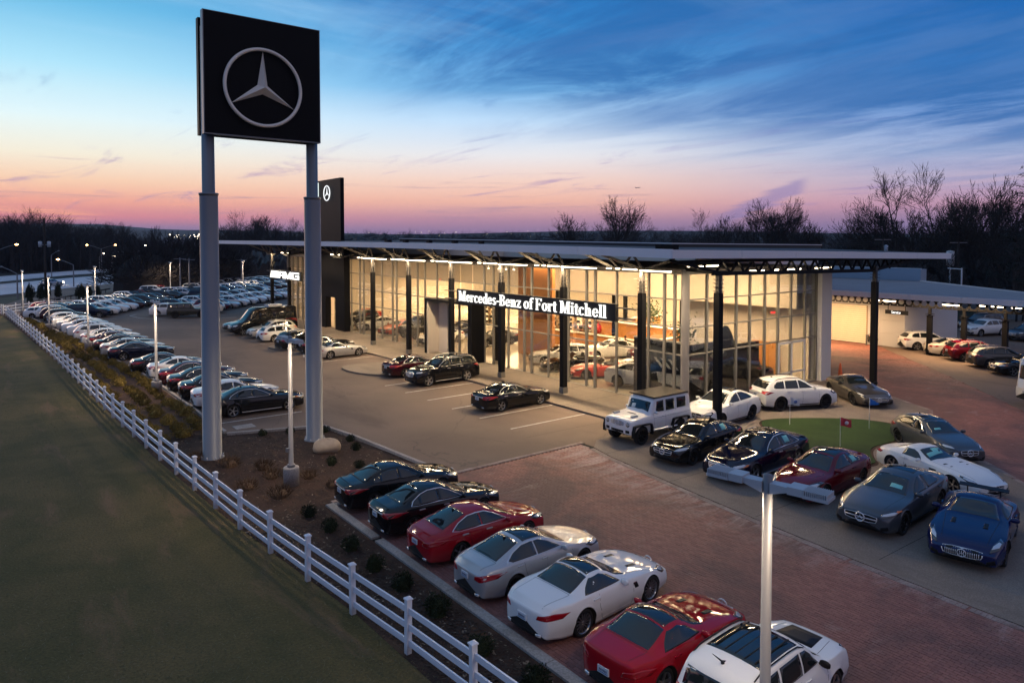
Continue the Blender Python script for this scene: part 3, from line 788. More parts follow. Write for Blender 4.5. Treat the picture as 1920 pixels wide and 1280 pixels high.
SLS = dict(GT, L=4.64, fo=.95, wb=2.68, roofhw=.55, wheel='twin', gstyle='bar', grille=(.36, .54, .42),
    zc=[(0, .56), (.14, .66), (.5, .77), (1.1, .86), (1.9, .925), (2.2, 1.0), (2.6, 1.21), (2.85, 1.265), (3.15, 1.26), (3.45, 1.17), (3.85, 1.01), (4.2, .955), (4.5, .90), (4.64, .78)],
    zb=[(0, .52), (.5, .70), (1.2, .82), (2.0, .87), (3.2, .91), (3.8, .92), (4.3, .86), (4.64, .72)], ws=(2.05, 2.70, .68, .52), rw=(3.35, 3.80, .46, .52), vents=[(1.6, .42, .08, .10), (1.35, .42, .05, .06)],
    side=[[(2.34, .90), (2.66, 1.09), (2.86, 1.16), (3.2, 1.15), (3.2, .93)]], mirror=(2.32, .88), sidevents=[[(1.55, .60), (1.85, .60), (1.92, .74), (1.62, .74)]],
    stickers=[('top', [(2.24, -.52), (2.44, -.46), (2.44, -.1), (2.60, -.1), (2.60, .34), (2.36, .36)], 'sticker')])
LUX = dict(SED, L=5.05, W=1.90, fo=.86, wb=3.05, wr=.35, H=1.49,
    zc=[(0, .76), (.10, .83), (.45, .90), (1.0, .965), (1.48, 1.01), (1.72, 1.10), (2.28, 1.38), (2.65, 1.475), (3.15, 1.49), (3.55, 1.44), (4.0, 1.27), (4.4, 1.11), (4.75, 1.08), (4.95, 1.05), (5.05, .95)],
    zb=[(0, .64), (.5, .80), (1.2, .92), (2.0, .965), (3.4, .99), (4.3, 1.01), (4.85, .98), (5.05, .90)], ws=(1.57, 2.36, .68, .50), rw=(3.55, 4.32, .50, .58),
    side=[[(1.88, 1.005), (2.30, 1.225), (2.64, 1.37), (2.80, 1.39), (2.80, 1.015)], [(2.86, 1.018), (2.86, 1.392), (3.3, 1.385), (3.6, 1.31), (3.70, 1.26), (3.70, 1.03)], [(3.74, 1.03), (3.74, 1.245), (3.94, 1.15), (4.04, 1.06)]],
    chrome=[(1.80, .985), (2.26, 1.235), (2.64, 1.395), (3.0, 1.418), (3.32, 1.408), (3.62, 1.33), (3.98, 1.155), (4.12, 1.035), (3.8, 1.01), (2.8, .99)],
    grille=(.44, .74, .46), gstyle='slats', amber=[(.80, .68), (.87, .70), (.87, .76), (.82, .76)], seams=seam4(.95, 3.05, .95), handles=[(2.62, .87), (3.72, .90)], mirror=(1.86, .99), sills='chrome', roofglass=(2.75, 3.3, .48, .48))
CLS = dict(SED, L=4.95, W=1.89, fo=.88, wb=2.94, H=1.42, planf=.84, wr=.35, roofhw=.59, wheel='dark',
    zc=[(0, .72), (.10, .78), (.45, .86), (1.0, .92), (1.5, .965), (1.75, 1.04), (2.3, 1.31), (2.65, 1.395), (3.1, 1.42), (3.55, 1.35), (4.05, 1.19), (4.4, 1.07), (4.7, 1.035), (4.86, 1.0), (4.95, .9)],
    zb=[(0, .60), (.5, .78), (1.2, .885), (2.0, .93), (3.4, .965), (4.3, .99), (4.75, .95), (4.95, .86)], ws=(1.60, 2.38, .67, .49), rw=(3.5, 4.28, .48, .57), chrome=None, roofglass=(2.75, 3.2, .46, .46),
    side=[[(1.90, .975), (2.32, 1.18), (2.66, 1.315), (2.84, 1.33), (2.84, .985)], [(2.9, .988), (2.9, 1.333), (3.3, 1.31), (3.7, 1.19), (4.0, 1.04), (3.8, 1.01)]],
    head=[(.50, .64), (.56, .72), (.80, .80), (.90, .78), (.86, .68), (.66, .63)], amber=[(.83, .73), (.9, .76), (.88, .79), (.82, .79)], headmat='lampdark', grille=(.44, .66, .50), seams=seam4(.98, 2.94, .93), handles=[(2.66, .85), (3.7, .88)], mirror=(1.88, .96),
    stickers=[('top', [(1.82, .10), (1.98, .10), (1.98, .44), (1.82, .46)], 'sticker')], sills='trim')
SUV = dict(SED, L=4.66, W=1.89, H=1.64, fo=.86, wb=2.87, wr=.37, roofhw=.66, clear=.24, hatch=1, gap=.06, wheel='five',
    zc=[(0, .80), (.12, .89), (.45, 1.0), (.95, 1.08), (1.3, 1.12), (1.52, 1.22), (2.0, 1.50), (2.35, 1.61), (2.9, 1.64), (3.5, 1.625), (3.95, 1.575), (4.22, 1.48), (4.45, 1.25), (4.56, 1.12), (4.66, .98)],
    zb=[(0, .72), (.5, .92), (1.2, 1.03), (2.0, 1.07), (3.4, 1.10), (4.1, 1.13), (4.45, 1.06), (4.66, .90)], ws=(1.38, 2.08, .70, .57), rw=(0, 0, .60, .62), rwside=(1.13, 1.47),
    side=[[(1.66, 1.12), (2.06, 1.36), (2.36, 1.49), (2.54, 1.52), (2.54, 1.13)], [(2.6, 1.13), (2.6, 1.522), (3.36, 1.515), (3.42, 1.15)], [(3.48, 1.15), (3.44, 1.51), (3.85, 1.47), (4.05, 1.34), (4.12, 1.2), (4.0, 1.16)]],
    chrome=None, head=[(.52, .76), (.58, .88), (.80, .93), (.87, .88), (.84, .76)], tailp=[(.44, .92), (.48, 1.02), (.78, 1.04), (.9, .98), (.84, .86)],
    grille=(.56, .84, .42), gstyle='slats', intake=[[(-.5, .30), (.5, .30), (.42, .44), (-.42, .44)], [(.56, .32), (.80, .36), (.78, .5), (.58, .44)], [(-.56, .32), (-.80, .36), (-.78, .5), (-.58, .44)]],
    diff=[(-.7, .26), (.7, .26), (.74, .42), (-.74, .42)], strip=None, platez=.80, rails=(2.1, 3.95, .60), mirror=(1.64, 1.09), handles=[(2.35, .98), (3.25, 1.0)], seams=seam4(.84, 2.87, 1.06, .32), fin=3.7, nose=.07, tail=.05, capz=.6, capzr=.75, leanr=.0, lean=.05, sills='trim', bowr=.08)
BIGSUV = dict(SUV, L=5.12, W=1.93, H=1.80, fo=.90, wb=3.07, wr=.39,
    zc=[(0, .90), (.12, 1.0), (.45, 1.12), (.95, 1.19), (1.4, 1.23), (1.62, 1.34), (2.1, 1.65), (2.42, 1.765), (3.0, 1.80), (3.9, 1.79), (4.45, 1.755), (4.72, 1.68), (4.92, 1.40), (5.02, 1.22), (5.12, 1.05)],
    zb=[(0, .80), (.5, 1.02), (1.2, 1.14), (2.0, 1.17), (3.6, 1.20), (4.6, 1.22), (4.9, 1.15), (5.12, .95)], ws=(1.48, 2.18, .72, .60), rwside=(1.23, 1.62),
    side=[[(1.76, 1.225), (2.14, 1.48), (2.42, 1.63), (2.62, 1.675), (2.62, 1.235)], [(2.68, 1.235), (2.68, 1.677), (3.52, 1.675), (3.54, 1.245)], [(3.6, 1.25), (3.58, 1.675), (4.4, 1.65), (4.62, 1.54), (4.7, 1.30), (4.6, 1.27)]],
    chrome=[(1.68, 1.205), (2.12, 1.50), (2.42, 1.655), (2.8, 1.70), (4.42, 1.685), (4.68, 1.56), (4.78, 1.27), (4.5, 1.235), (2.7, 1.21)],
    head=[(.54, .86), (.60, .98), (.82, 1.04), (.9, .98), (.86, .86)], tailp=[(.5, 1.02), (.54, 1.14), (.8, 1.17), (.92, 1.1), (.86, .96)], grille=(.62, .94, .46), rails=(2.2, 4.5, .64), mirror=(1.74, 1.19), handles=[(2.45, 1.06), (3.5, 1.09)], seams=seam4(.9, 3.07, 1.15, .36), platez=.9, sills='chrome', roofglass=(2.5, 3.6, .5, .5))
SUVC = dict(SUV, L=4.9, W=2.0, H=1.70, fo=.90, wb=2.92, wr=.40, wheel='dark', rwside=None, hatch=0, rails=None, roofhw=.62,
    zc=[(0, .84), (.12, .94), (.45, 1.06), (.95, 1.13), (1.4, 1.17), (1.62, 1.27), (2.15, 1.57), (2.5, 1.68), (2.95, 1.70), (3.4, 1.64), (3.95, 1.47), (4.4, 1.28), (4.62, 1.20), (4.8, 1.16), (4.9, 1.0)],
    zb=[(0, .74), (.5, .96), (1.2, 1.08), (2.0, 1.12), (3.4, 1.17), (4.3, 1.19), (4.75, 1.10), (4.9, .96)], ws=(1.50, 2.24, .72, .56), rw=(3.45, 4.3, .54, .60), chrome=None,
    side=[[(1.78, 1.175), (2.2, 1.42), (2.52, 1.56), (2.72, 1.585), (2.72, 1.185)], [(2.78, 1.19), (2.78, 1.585), (3.2, 1.555), (3.62, 1.43), (3.92, 1.25), (3.7, 1.21)]], grille=(.58, .84, .44), gstyle='bar', vents=[(1.0, .45, .1, .06)], roofglass=(2.5, 3.35, .52, .5), mirror=(1.74, 1.15), seams=seam4(.92, 2.9, 1.1, .34), handles=[(2.5, 1.02), (3.5, 1.06)], platez=.82)
WAG = dict(SED, L=4.9, fo=.86, wb=2.92, H=1.49, hatch=1, rwside=(1.08, 1.34), rw=(0, 0, .56, .60),
    zc=[(0, .68), (.12, .76), (.45, .86), (.95, .94), (1.4, .985), (1.64, 1.08), (2.18, 1.38), (2.55, 1.47), (3.1, 1.49), (3.8, 1.46), (4.3, 1.40), (4.52, 1.30), (4.68, 1.12), (4.8, 1.02), (4.9, .88)],
    zb=[(0, .62), (.5, .78), (1.2, .90), (2.0, .95), (3.4, .98), (4.4, 1.0), (4.7, .96), (4.9, .84)], ws=(1.5, 2.25, .66, .52),
    side=[[(1.80, .995), (2.22, 1.23), (2.54, 1.365), (2.7, 1.385), (2.7, 1.005)], [(2.76, 1.007), (2.76, 1.388), (3.5, 1.37), (3.56, 1.02)], [(3.62, 1.02), (3.58, 1.368), (4.05, 1.32), (4.28, 1.2), (4.4, 1.06), (4.2, 1.035)]],
    chrome=[(1.72, .975), (2.18, 1.24), (2.54, 1.39), (2.9, 1.41), (3.6, 1.395), (4.1, 1.335), (4.34, 1.2), (4.48, 1.04), (4.2, 1.01), (2.7, .985)], strip=None, rails=(2.3, 4.15, .56), platez=.72, capzr=.65, tail=.05)
HATCH = dict(WAG, L=4.36, fo=.84, wb=2.70, H=1.48, wheel='dark', zc=[(0, .70), (.12, .78), (.45, .89), (.95, .97), (1.25, 1.01), (1.5, 1.12), (2.0, 1.39), (2.35, 1.47), (2.8, 1.48), (3.3, 1.46), (3.75, 1.38), (4.0, 1.24), (4.18, 1.06), (4.28, .98), (4.36, .86)],
    zb=[(0, .64), (.5, .80), (1.2, .94), (2.0, .98), (3.2, 1.01), (3.9, 1.02), (4.2, .95), (4.36, .82)], ws=(1.36, 2.08, .66, .52), rwside=(1.08, 1.32), roofglass=(2.2, 2.9, .48, .48), planr=.84,
    side=[[(1.66, 1.02), (2.04, 1.23), (2.34, 1.355), (2.5, 1.372), (2.5, 1.03)], [(2.56, 1.03), (2.56, 1.372), (3.1, 1.345), (3.5, 1.25), (3.66, 1.12), (3.5, 1.06)]], chrome=None, rails=None, head=[(.50, .66), (.58, .78), (.80, .84), (.88, .80), (.84, .68)], seams=seam4(.84, 2.7, .98), handles=[(2.34, .9), (3.2, .93)], mirror=(1.64, .99),
    stickers=[('top', [(1.56, -.42), (1.66, -.42), (1.66, -.14), (1.56, -.14)], 'sticker')])
RENE = dict(SUV, L=4.25, W=1.82, H=1.68, fo=.82, wb=2.57, wr=.36, roofhw=.76, clear=.28, planf=.92, planr=.95, bow=.08, bowr=.04, nostar=True, flare=.03,
    zc=[(0, .92), (.10, 1.0), (.4, 1.05), (.9, 1.09), (1.12, 1.12), (1.34, 1.26), (1.68, 1.54), (1.95, 1.64), (2.5, 1.68), (3.4, 1.67), (3.85, 1.63), (4.05, 1.50), (4.15, 1.20), (4.2, 1.08), (4.25, .98)],
    zb=[(0, .86), (.4, .98), (1.0, 1.05), (2.0, 1.08), (3.2, 1.10), (3.9, 1.12), (4.15, 1.05), (4.25, .94)], ws=(1.20, 1.78, .72, .64), rwside=(1.12, 1.46), rw=(0, 0, .62, .66),
    side=[[(1.44, 1.13), (1.66, 1.36), (1.86, 1.50), (2.08, 1.53), (2.08, 1.14)], [(2.14, 1.14), (2.14, 1.535), (2.9, 1.535), (2.94, 1.15)], [(3.0, 1.16), (2.98, 1.53), (3.62, 1.52), (3.66, 1.20)]], rails=(1.85, 3.75, .68), railmat='trim', mirrorblack=True, mirror=(1.42, 1.1),
    roofglass=(1.95, 3.40, .60, .62), stickers=[('top', [(.30, -.36), (1.0, -.44), (1.0, .44), (.30, .36)], 'trim')], vents=None, head=[(.52, .86), (.58, .96), (.70, .98), (.74, .9), (.68, .82), (.56, .80)], tailp=[(.60, .88), (.60, 1.06), (.80, 1.08), (.84, .9)], grille=(.76, .94, .44), gstyle='none', seams=seam4(.72, 2.57, 1.05, .36), handles=[(2.0, .98), (2.9, 1.0)])
SPECS = dict(sedan=SED, coupe=COUPE, cla=CLA, roadster=ROAD, gt=GT, gtr=GTR, softtop=SOFT, sls=SLS, lux=LUX, cls=CLS, suv=SUV, bigsuv=BIGSUV, suvc=SUVC, wagon=WAG, hatch=HATCH, rene=RENE)
def tpl(key, lod, **over):
    k = (key, lod, repr(sorted(over.items(), key=str)))
    if k not in TPL: TPL[k] = make_car_template(key, dict(SPECS[key], **over), lod)
    return TPL[k]
# ================================================================ SITE
# world frame: +y runs along the long glass front away from the viewer, +x runs into the building, z up.
FW = Vector((.611, .791, 0)).normalized(); RT = Vector((FW.y, -FW.x, 0))
NUM = ['first', 'second', 'third', 'fourth', 'fifth', 'sixth', 'seventh', 'eighth', 'ninth', 'tenth', 'eleventh', 'twelfth', 'thirteenth', 'fourteenth', 'fifteenth',
       'sixteenth', 'seventeenth', 'eighteenth', 'nineteenth', 'twentieth', 'twenty-first', 'twenty-second', 'twenty-third', 'twenty-fourth', 'twenty-fifth', 'twenty-sixth', 'twenty-seventh', 'twenty-eighth']
def ground_mat(name, c1, c2, scale=.6, rough=.85, c3=None, fine=30, bump=.25, spots=0.0, crack=False):
    m = bpy.data.materials.new(name); m.use_nodes = True; t = m.node_tree; b = t.nodes['Principled BSDF']
    g = nd(t, 'ShaderNodeTexCoord'); v = g.outputs['Object']
    a = noise(t, v, .3, (1, 1, 1), scale, 6, .6, .3); f = noise(t, v, 0, (1, 1, 1), fine, 3, .7)
    c = mixc(t, maprange(t, a, .3, .7), c1, c2)
    c = mixc(t, maprange(t, f, .25, .8), mixc(t, 1.0, c, (.72, .72, .72), 'MULTIPLY'), mixc(t, 1.0, c, (1.25, 1.25, 1.25), 'MULTIPLY'))
    if c3 is not None:
        s = noise(t, v, 1.1, (1, .25, 1), scale * 2.2, 7, .65, .5, (5, 2, 0)); c = mixc(t, maprange(t, s, .52, .72), c, c3)
    if crack:
        vo = nd(t, 'ShaderNodeTexVoronoi'); vo.feature = 'DISTANCE_TO_EDGE'; vo.inputs['Scale'].default_value = .11
        nz = nd(t, 'ShaderNodeTexNoise'); nz.inputs['Scale'].default_value = .5; nz.inputs['Detail'].default_value = 8; t.links.new(v, nz.inputs[0])
        mv = nd(t, 'ShaderNodeVectorMath', operation='ADD'); sc = nd(t, 'ShaderNodeVectorMath', operation='SCALE'); sc.inputs[3].default_value = 2.2
        t.links.new(nz.outputs['Color'], sc.inputs[0]); t.links.new(v, mv.inputs[0]); t.links.new(sc.outputs[0], mv.inputs[1]); t.links.new(mv.outputs[0], vo.inputs['Vector'])
        cr = maprange(t, vo.outputs['Distance'], .004, .0008); c = mixc(t, math_(t, 'MULTIPLY', cr, .40), c, (.05, .045, .04))
    t.links.new(c, b.inputs['Base Color']); b.inputs['Roughness'].default_value = rough; b.inputs['Specular IOR Level'].default_value = .3
    bp = nd(t, 'ShaderNodeBump'); bp.inputs['Strength'].default_value = bump; bp.inputs['Distance'].default_value = .03
    t.links.new(f, bp.inputs['Height']); t.links.new(bp.outputs[0], b.inputs['Normal'])
    return m
M['asphalt'] = ground_mat('asphalt_worn', (0.1487, 0.1083, 0.0845), (0.2116, 0.1527, 0.1163), .12, .8, (0.1204, 0.087, 0.06822), 22, .2, crack=True)
M['asphaltfar'] = ground_mat('highway_concrete', (0.57, 0.5415, 0.5415), (0.741, 0.7125, 0.7125), .05, .8, None, 8, .1)
M['land'] = ground_mat('winter_land', (0.019, 0.020, 0.014), (0.031, 0.030, 0.022), .03, .95, None, 1.0, .2)
M['grass'] = ground_mat('lawn', (0.0777, 0.06971, 0.02107), (0.1376, 0.1001, 0.03611), .35, .95, (0.1821, 0.1091, 0.05267), 14, .8)
M['grassfar'] = ground_mat('verge_grass', (0.052, 0.062, 0.036), (0.078, 0.081, 0.047), .1, .95, None, 3, .4)
M['mulch'] = ground_mat('bark_mulch', (0.0324, 0.01785, 0.012), (0.072, 0.0378, 0.024), 1.2, .95, (0.108, 0.0567, 0.03), 16, 1.0)
M['concrete'] = ground_mat('exposed_concrete', (0.1996, 0.1593, 0.1296), (0.251, 0.2003, 0.1611), .5, .85, (0.1643, 0.1288, 0.1062), 26, .15)
M['walk'] = ground_mat('walk_concrete', (0.200, 0.162, 0.126), (0.250, 0.204, 0.162), .4, .8, (0.170, 0.138, 0.108), 20, .12)
M['kerb'] = ground_mat('kerb_concrete', (0.288, 0.270, 0.252), (0.384, 0.360, 0.336), .8, .85, (0.240, 0.216, 0.192), 18, .15)
M['turf'] = ground_mat('putting_turf', (0.01725, 0.0435, 0.006), (0.027, 0.06075, 0.00975), .8, .9, None, 30, .4)
M['line'] = ground_mat('line_paint', (.42, .40, .37), (.62, .60, .56), 2.5, .7, (.30, .27, .25), 20, .1)
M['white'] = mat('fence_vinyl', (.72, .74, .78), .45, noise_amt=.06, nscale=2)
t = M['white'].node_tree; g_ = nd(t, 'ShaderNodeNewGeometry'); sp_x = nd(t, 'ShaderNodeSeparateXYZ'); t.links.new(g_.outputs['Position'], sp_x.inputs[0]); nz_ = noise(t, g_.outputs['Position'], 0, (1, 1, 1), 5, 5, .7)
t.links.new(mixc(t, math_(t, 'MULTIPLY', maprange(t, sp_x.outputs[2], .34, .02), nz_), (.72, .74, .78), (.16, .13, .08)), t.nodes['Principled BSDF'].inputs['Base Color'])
M['brickbase'] = ground_mat('brick_joint_sand', (.15, .068, .052), (.19, .090, .070), .4, .95)

def poly_sheet(name, pts, z, m, parent=None, **tags):
    b = MB(); b.add([(x, y, z) for x, y in pts], [tuple(range(len(pts)))], 0)
    return b.build(name, [m], parent, **tags)
def slab(name, pts, z0, z1, m, parent=None, **tags):
    a = sum(pts[i][0] * pts[(i + 1) % len(pts)][1] - pts[(i + 1) % len(pts)][0] * pts[i][1] for i in range(len(pts)))
    if a < 0: pts = pts[::-1]
    b = MB(); b.prism(pts, z0, z1); return b.build(name, [m], parent, **tags)
S_ = dict(kind='structure')
# the land, reaching the horizon, with rolling hills far off
def height(x, y):
    r = sqrt((x + 32) ** 2 + (y + 26) ** 2)
    h = 0; val = 1 - .93 * math.exp(-((atan2(y + 26, x + 32) - radians(77.2)) / .052) ** 2) * (r < 2300)
    if r > 500:
        k = sstep(500, 2600, r); h = val * k * (34 + 18 * sin(x * .0011 + 1.3) + 14 * sin(y * .0017 + x * .0006) + 9 * sin(x * .0042 - y * .0031))
        h += sstep(2400, 3700, r) * (12 + 10 * sin(atan2(y, x) * 9 + 1.0) + 5 * sin(atan2(y, x) * 31))
    return h - .02
b = MB(); N = 96; rr_ = [0, 60, 120, 200, 300, 420, 520, 650, 800, 1000, 1250, 1600, 2000, 2500, 3200, 4000]
vs = []
for r in rr_:
    for i in range(N):
        a = 2 * pi * i / N; x = -32 + r * cos(a); y = -26 + r * sin(a); vs.append((x, y, height(x, y)))
fs = [(k * N + i, k * N + (i + 1) % N, (k + 1) * N + (i + 1) % N, (k + 1) * N + i) for k in range(len(rr_) - 1) for i in range(N)]
b.add(vs, fs, 0, True); b.build('ground', [M['land']], **S_)
# car park, lawn, beds
poly_sheet('car_park', [(-21.6, -1.2), (-16.4, -1.2), (-9, -1.3), (-9, -30), (80, -30), (80, 60), (40, 175), (-10, 175), (-30, 96), (-26.2, 84), (-24.6, 64), (-23.4, 48), (-22.3, 30), (-22.0, 13)], .0, M['asphalt'], **S_)
poly_sheet('lawn', [(-23.7, -40), (-24.3, -9), (-25.1, 0), (-25.6, 9), (-26.4, 40), (-28.3, 86), (-34, 100), (-120, 100), (-120, -60), (-30, -60)], .004, M['grass'], **S_)
poly_sheet('planting_bed', [(-21.9, -40), (-21.9, -1.2), (-16.5, -1.1), (-17.7, 9.2), (-22.1, 10.7), (-22.1, 28), (-23.3, 48), (-24.6, 64), (-26.0, 84), (-28.6, 96), (-34, 100), (-28.3, 86), (-26.4, 40), (-25.6, 9), (-25.1, 0), (-24.3, -9), (-23.7, -40)], .008, M['mulch'], **S_)
def kerb(pts, w=.16, h=.13, name='kerb', m='kerb', z0=-.02):
    b = MB()
    for p, q in zip(pts, pts[1:]):
        b.bar((p[0], p[1], (z0 + h) / 2), (q[0], q[1], (z0 + h) / 2), w, h - z0)
    return b.build(name, [M[m]], **S_)
kerb([(-21.98, 10.62), (-17.6, 9.15), (-17.15, 6.2), (-16.6, -1.0)])
kerb([(-21.95, 11.0), (-21.95, 28), (-23.2, 48.2), (-24.45, 63.8), (-25.9, 84)])
# flush band at the edge of the near parking row, with a joint
b = MB()
for y0, y1 in ((-1.35, -5.0), (-5.25, -9.4), (-9.42, -13.6), (-13.62, -17.8), (-17.82, -26)):
    b.box(-21.92, -21.62, y1, y0, 0, .07)
b.box(-21.6, -20.9, -1.62, -1.36, 0, .06)
b.build('kerb_band', [M['kerb']], **S_)
# brick paving: joint bed, then real bricks laid proud
BR = [(-21.6, -1.2), (-9.25, -1.2), (-9.5, -3.6), (-10.3, -8.7), (-11.1, -15.2), (-11.5, -20), (-11.6, -30), (-21.6, -30)]
poly_sheet('brick_bed', BR, .006, M['brickbase'], **S_)
BR2 = [(15.0, 6.3), (34.3, 12), (34.3, 5.4), (23.2, -4.9), (18.4, -9.0), (13.0, -13.5), (6, -19.5), (1, -26), (-4, -26), (-1.5, -18.2), (1.1, -15.7), (6.1, -10.5), (10.6, -8.2), (12.5, -5), (14.8, -1)]
poly_sheet('brick_bed', BR2, .006, M['brickbase'], **S_)
def inside(p, poly):
    c = False; n = len(poly); x, y = p
    for i in range(n):
        x0, y0 = poly[i]; x1, y1 = poly[i - 1]
        if (y0 > y) != (y1 > y) and x < (x1 - x0) * (y - y0) / (y1 - y0) + x0: c = not c
    return c
def brick_mat():
    m = bpy.data.materials.new('clay_paver'); m.use_nodes = True; t = m.node_tree; b = t.nodes['Principled BSDF']
    g = nd(t, 'ShaderNodeNewGeometry'); oi = nd(t, 'ShaderNodeObjectInfo')
    tcx = nd(t, 'ShaderNodeTexCoord')
    sp = nd(t, 'ShaderNodeSeparateXYZ'); t.links.new(g.outputs['Position'], sp.inputs[0])
    wn = nd(t, 'ShaderNodeTexWhiteNoise'); wn.noise_dimensions = '2D'
    cb = nd(t, 'ShaderNodeCombineXYZ')
    t.links.new(math_(t, 'FLOOR', math_(t, 'DIVIDE', sp.outputs[0], .11)), cb.inputs[0]); t.links.new(math_(t, 'FLOOR', math_(t, 'DIVIDE', sp.outputs[1], .22)), cb.inputs[1])
    t.links.new(cb.outputs[0], wn.inputs[0])
    att = nd(t, 'ShaderNodeAttribute'); att.attribute_name = 'tone'
    c = mixc(t, att.outputs['Fac'], (.25, .095, .070), (.33, .130, .097))
    big = noise(t, g.outputs['Position'], .4, (1, 1, 1), .22, 6, .65, .6); c = mixc(t, math_(t, 'MULTIPLY', maprange(t, big, .40, .62), .75), c, (.12, .060, .050))
    med = noise(t, g.outputs['Position'], .9, (.5, 1.4, 1), 1.1, 8, .7, .8, (3, 4, 0)); c = mixc(t, math_(t, 'MULTIPLY', maprange(t, med, .56, .76), .55), c, (.40, .28, .25)); edge = math_(t, 'MULTIPLY', maprange(t, sp.outputs[0], -13.0, -10.2), maprange(t, sp.outputs[0], -8.0, -9.0)); c = mixc(t, math_(t, 'MULTIPLY', math_(t, 'MULTIPLY', edge, maprange(t, med, .40, .62)), .6), c, (.50, .38, .34))
    fin = noise(t, g.outputs['Position'], 0, (1, 1, 1), 40, 3, .7)
    c = mixc(t, maprange(t, fin, .3, .75), mixc(t, 1.0, c, (.8, .8, .8), 'MULTIPLY'), mixc(t, 1.0, c, (1.2, 1.2, 1.2), 'MULTIPLY'))
    t.links.new(c, b.inputs['Base Color']); b.inputs['Roughness'].default_value = .72
    bp = nd(t, 'ShaderNodeBump'); bp.inputs['Strength'].default_value = .3; bp.inputs['Distance'].default_value = .01
    t.links.new(fin, bp.inputs['Height']); t.links.new(bp.outputs[0], b.inputs['Normal'])
    return m
M['brick'] = brick_mat()
def lay(name, poly, bl, bw, near=None):
    """running bond; returns list of cells"""
    xs = [p[0] for p in poly]; ys = [p[1] for p in poly]; cells = []
    r = 0; x = min(xs)
    while x < max(xs):
        y = min(ys) - (bl / 2 if r % 2 else 0)
        while y < max(ys):
            c = (x + bw / 2, y + bl / 2)
            if inside((c[0], c[1] - bl * .45), poly) and inside((c[0], c[1] + bl * .45), poly): cells.append(c)
            y += bl
        x += bw; r += 1
    return cells
def in_view(x, y, m=30):
    d = Vector((x, y, 0)) - CAMP; f = d.dot(FW)
    if f < 5: return False
    px = 960 + 1330 * d.dot(RT) / f; py = 499.4 - 1330 * (d.z / f + .0356)
    return -m < px < 1920 + m and py < 1280 + m
rb = random.Random(3)
def bricks_mesh(cells, bl, bw, gap=.009, zt=.03):
    vs = []; fs = []; tone = []
    for cx, cy in cells:
        z = zt + rb.uniform(-.002, .003); a = rb.uniform(-.002, .002); o = len(vs)
        x0, x1, y0, y1 = cx - bw / 2 + gap / 2, cx + bw / 2 - gap / 2, cy - bl / 2 + gap / 2, cy + bl / 2 - gap / 2
        vs += [(x0, y0, z + a), (x1, y0, z - a), (x1, y1, z - a), (x0, y1, z + a), (x0 - .003, y0 - .003, .004), (x1 + .003, y0 - .003, .004), (x1 + .003, y1 + .003, .004), (x0 - .003, y1 + .003, .004)]
        fs += [(o, o + 1, o + 2, o + 3), (o, o + 4, o + 5, o + 1), (o + 1, o + 5, o + 6, o + 2), (o + 2, o + 6, o + 7, o + 3), (o + 3, o + 7, o + 4, o)]
        tone += [rb.random()] * 5
    me = bpy.data.meshes.new('bricks'); me.from_pydata(vs, [], fs); me.materials.append(M['brick'])
    at = me.attributes.new('tone', 'FLOAT', 'FACE'); at.data.foreach_set('value', tone); me.update()
    return me
cells = [c for c in lay('a', BR, .22, .11) if in_view(*c)]
cells.sort(key=lambda c: (Vector((c[0], c[1], 0)) - CAMP).length)
pav = link('brick_paving', bricks_mesh(cells[300:], .22, .11), None, kind='structure')
mini = [bricks_mesh([(0, 0)], .22, .11) for _ in range(6)]
for i, c in enumerate(cells[:300]): link('brick', mini[i % 6], pav, (c[0], c[1], 0))
cells2 = [c for c in lay('b', BR2, .24, .12) if in_view(*c)]
link('brick_drive', bricks_mesh(cells2, .24, .12), None, kind='structure')
# soldier courses along the edges of the paving
def course(pts, name='edge_course', step=.13, ln=.24, tone=(.20, .13, .11)):
    b = MB()
    for p, q in zip(pts, pts[1:]):
        p = Vector((*p, 0)); q = Vector((*q, 0)); d = (q - p); n = int(d.length / step); d.normalize()
        for i in range(n):
            c = p + d * (step * (i + .5)); s = Vector((-d.y, d.x, 0)); z = rb.uniform(.036, .042)
            b.bar(c - s * ln / 2 + Vector((0, 0, z / 2)), c + s * ln / 2 + Vector((0, 0, z / 2)), step - .014, z)
    return b
M['course'] = ground_mat('pale_paver', (0.210, 0.158, 0.135), (0.360, 0.285, 0.255), 1.6, .8, (0.165, 0.090, 0.075), 30, .2)
PADF = [(-6.9, -1.0), (-8.2, -1.3), (-9.15, -2.1), (-9.55, -3.6), (-10.3, -8.7), (-10.75, -12), (-11.1, -15.2), (-11.4, -18.5), (-11.55, -22)]
course([(x - .16, y) for x, y in PADF[2:]]).build('edge_course', [M['course']], **S_)
b = MB(); b.bar((-21.6, -1.15, .02), (-9.0, -1.15, .02), .22, .05); b.build('edge_band', [M['course']], **S_)
PADB = [(15.5, -1.0), (12.9, -5.3), (11.0, -8.4), (6.1, -10.4), (1.15, -15.5), (-1.6, -18.1), (-4, -22)]
course([(x + .1, y - .1) for x, y in PADB], ln=.22).build('edge_course', [M['course']], **S_)
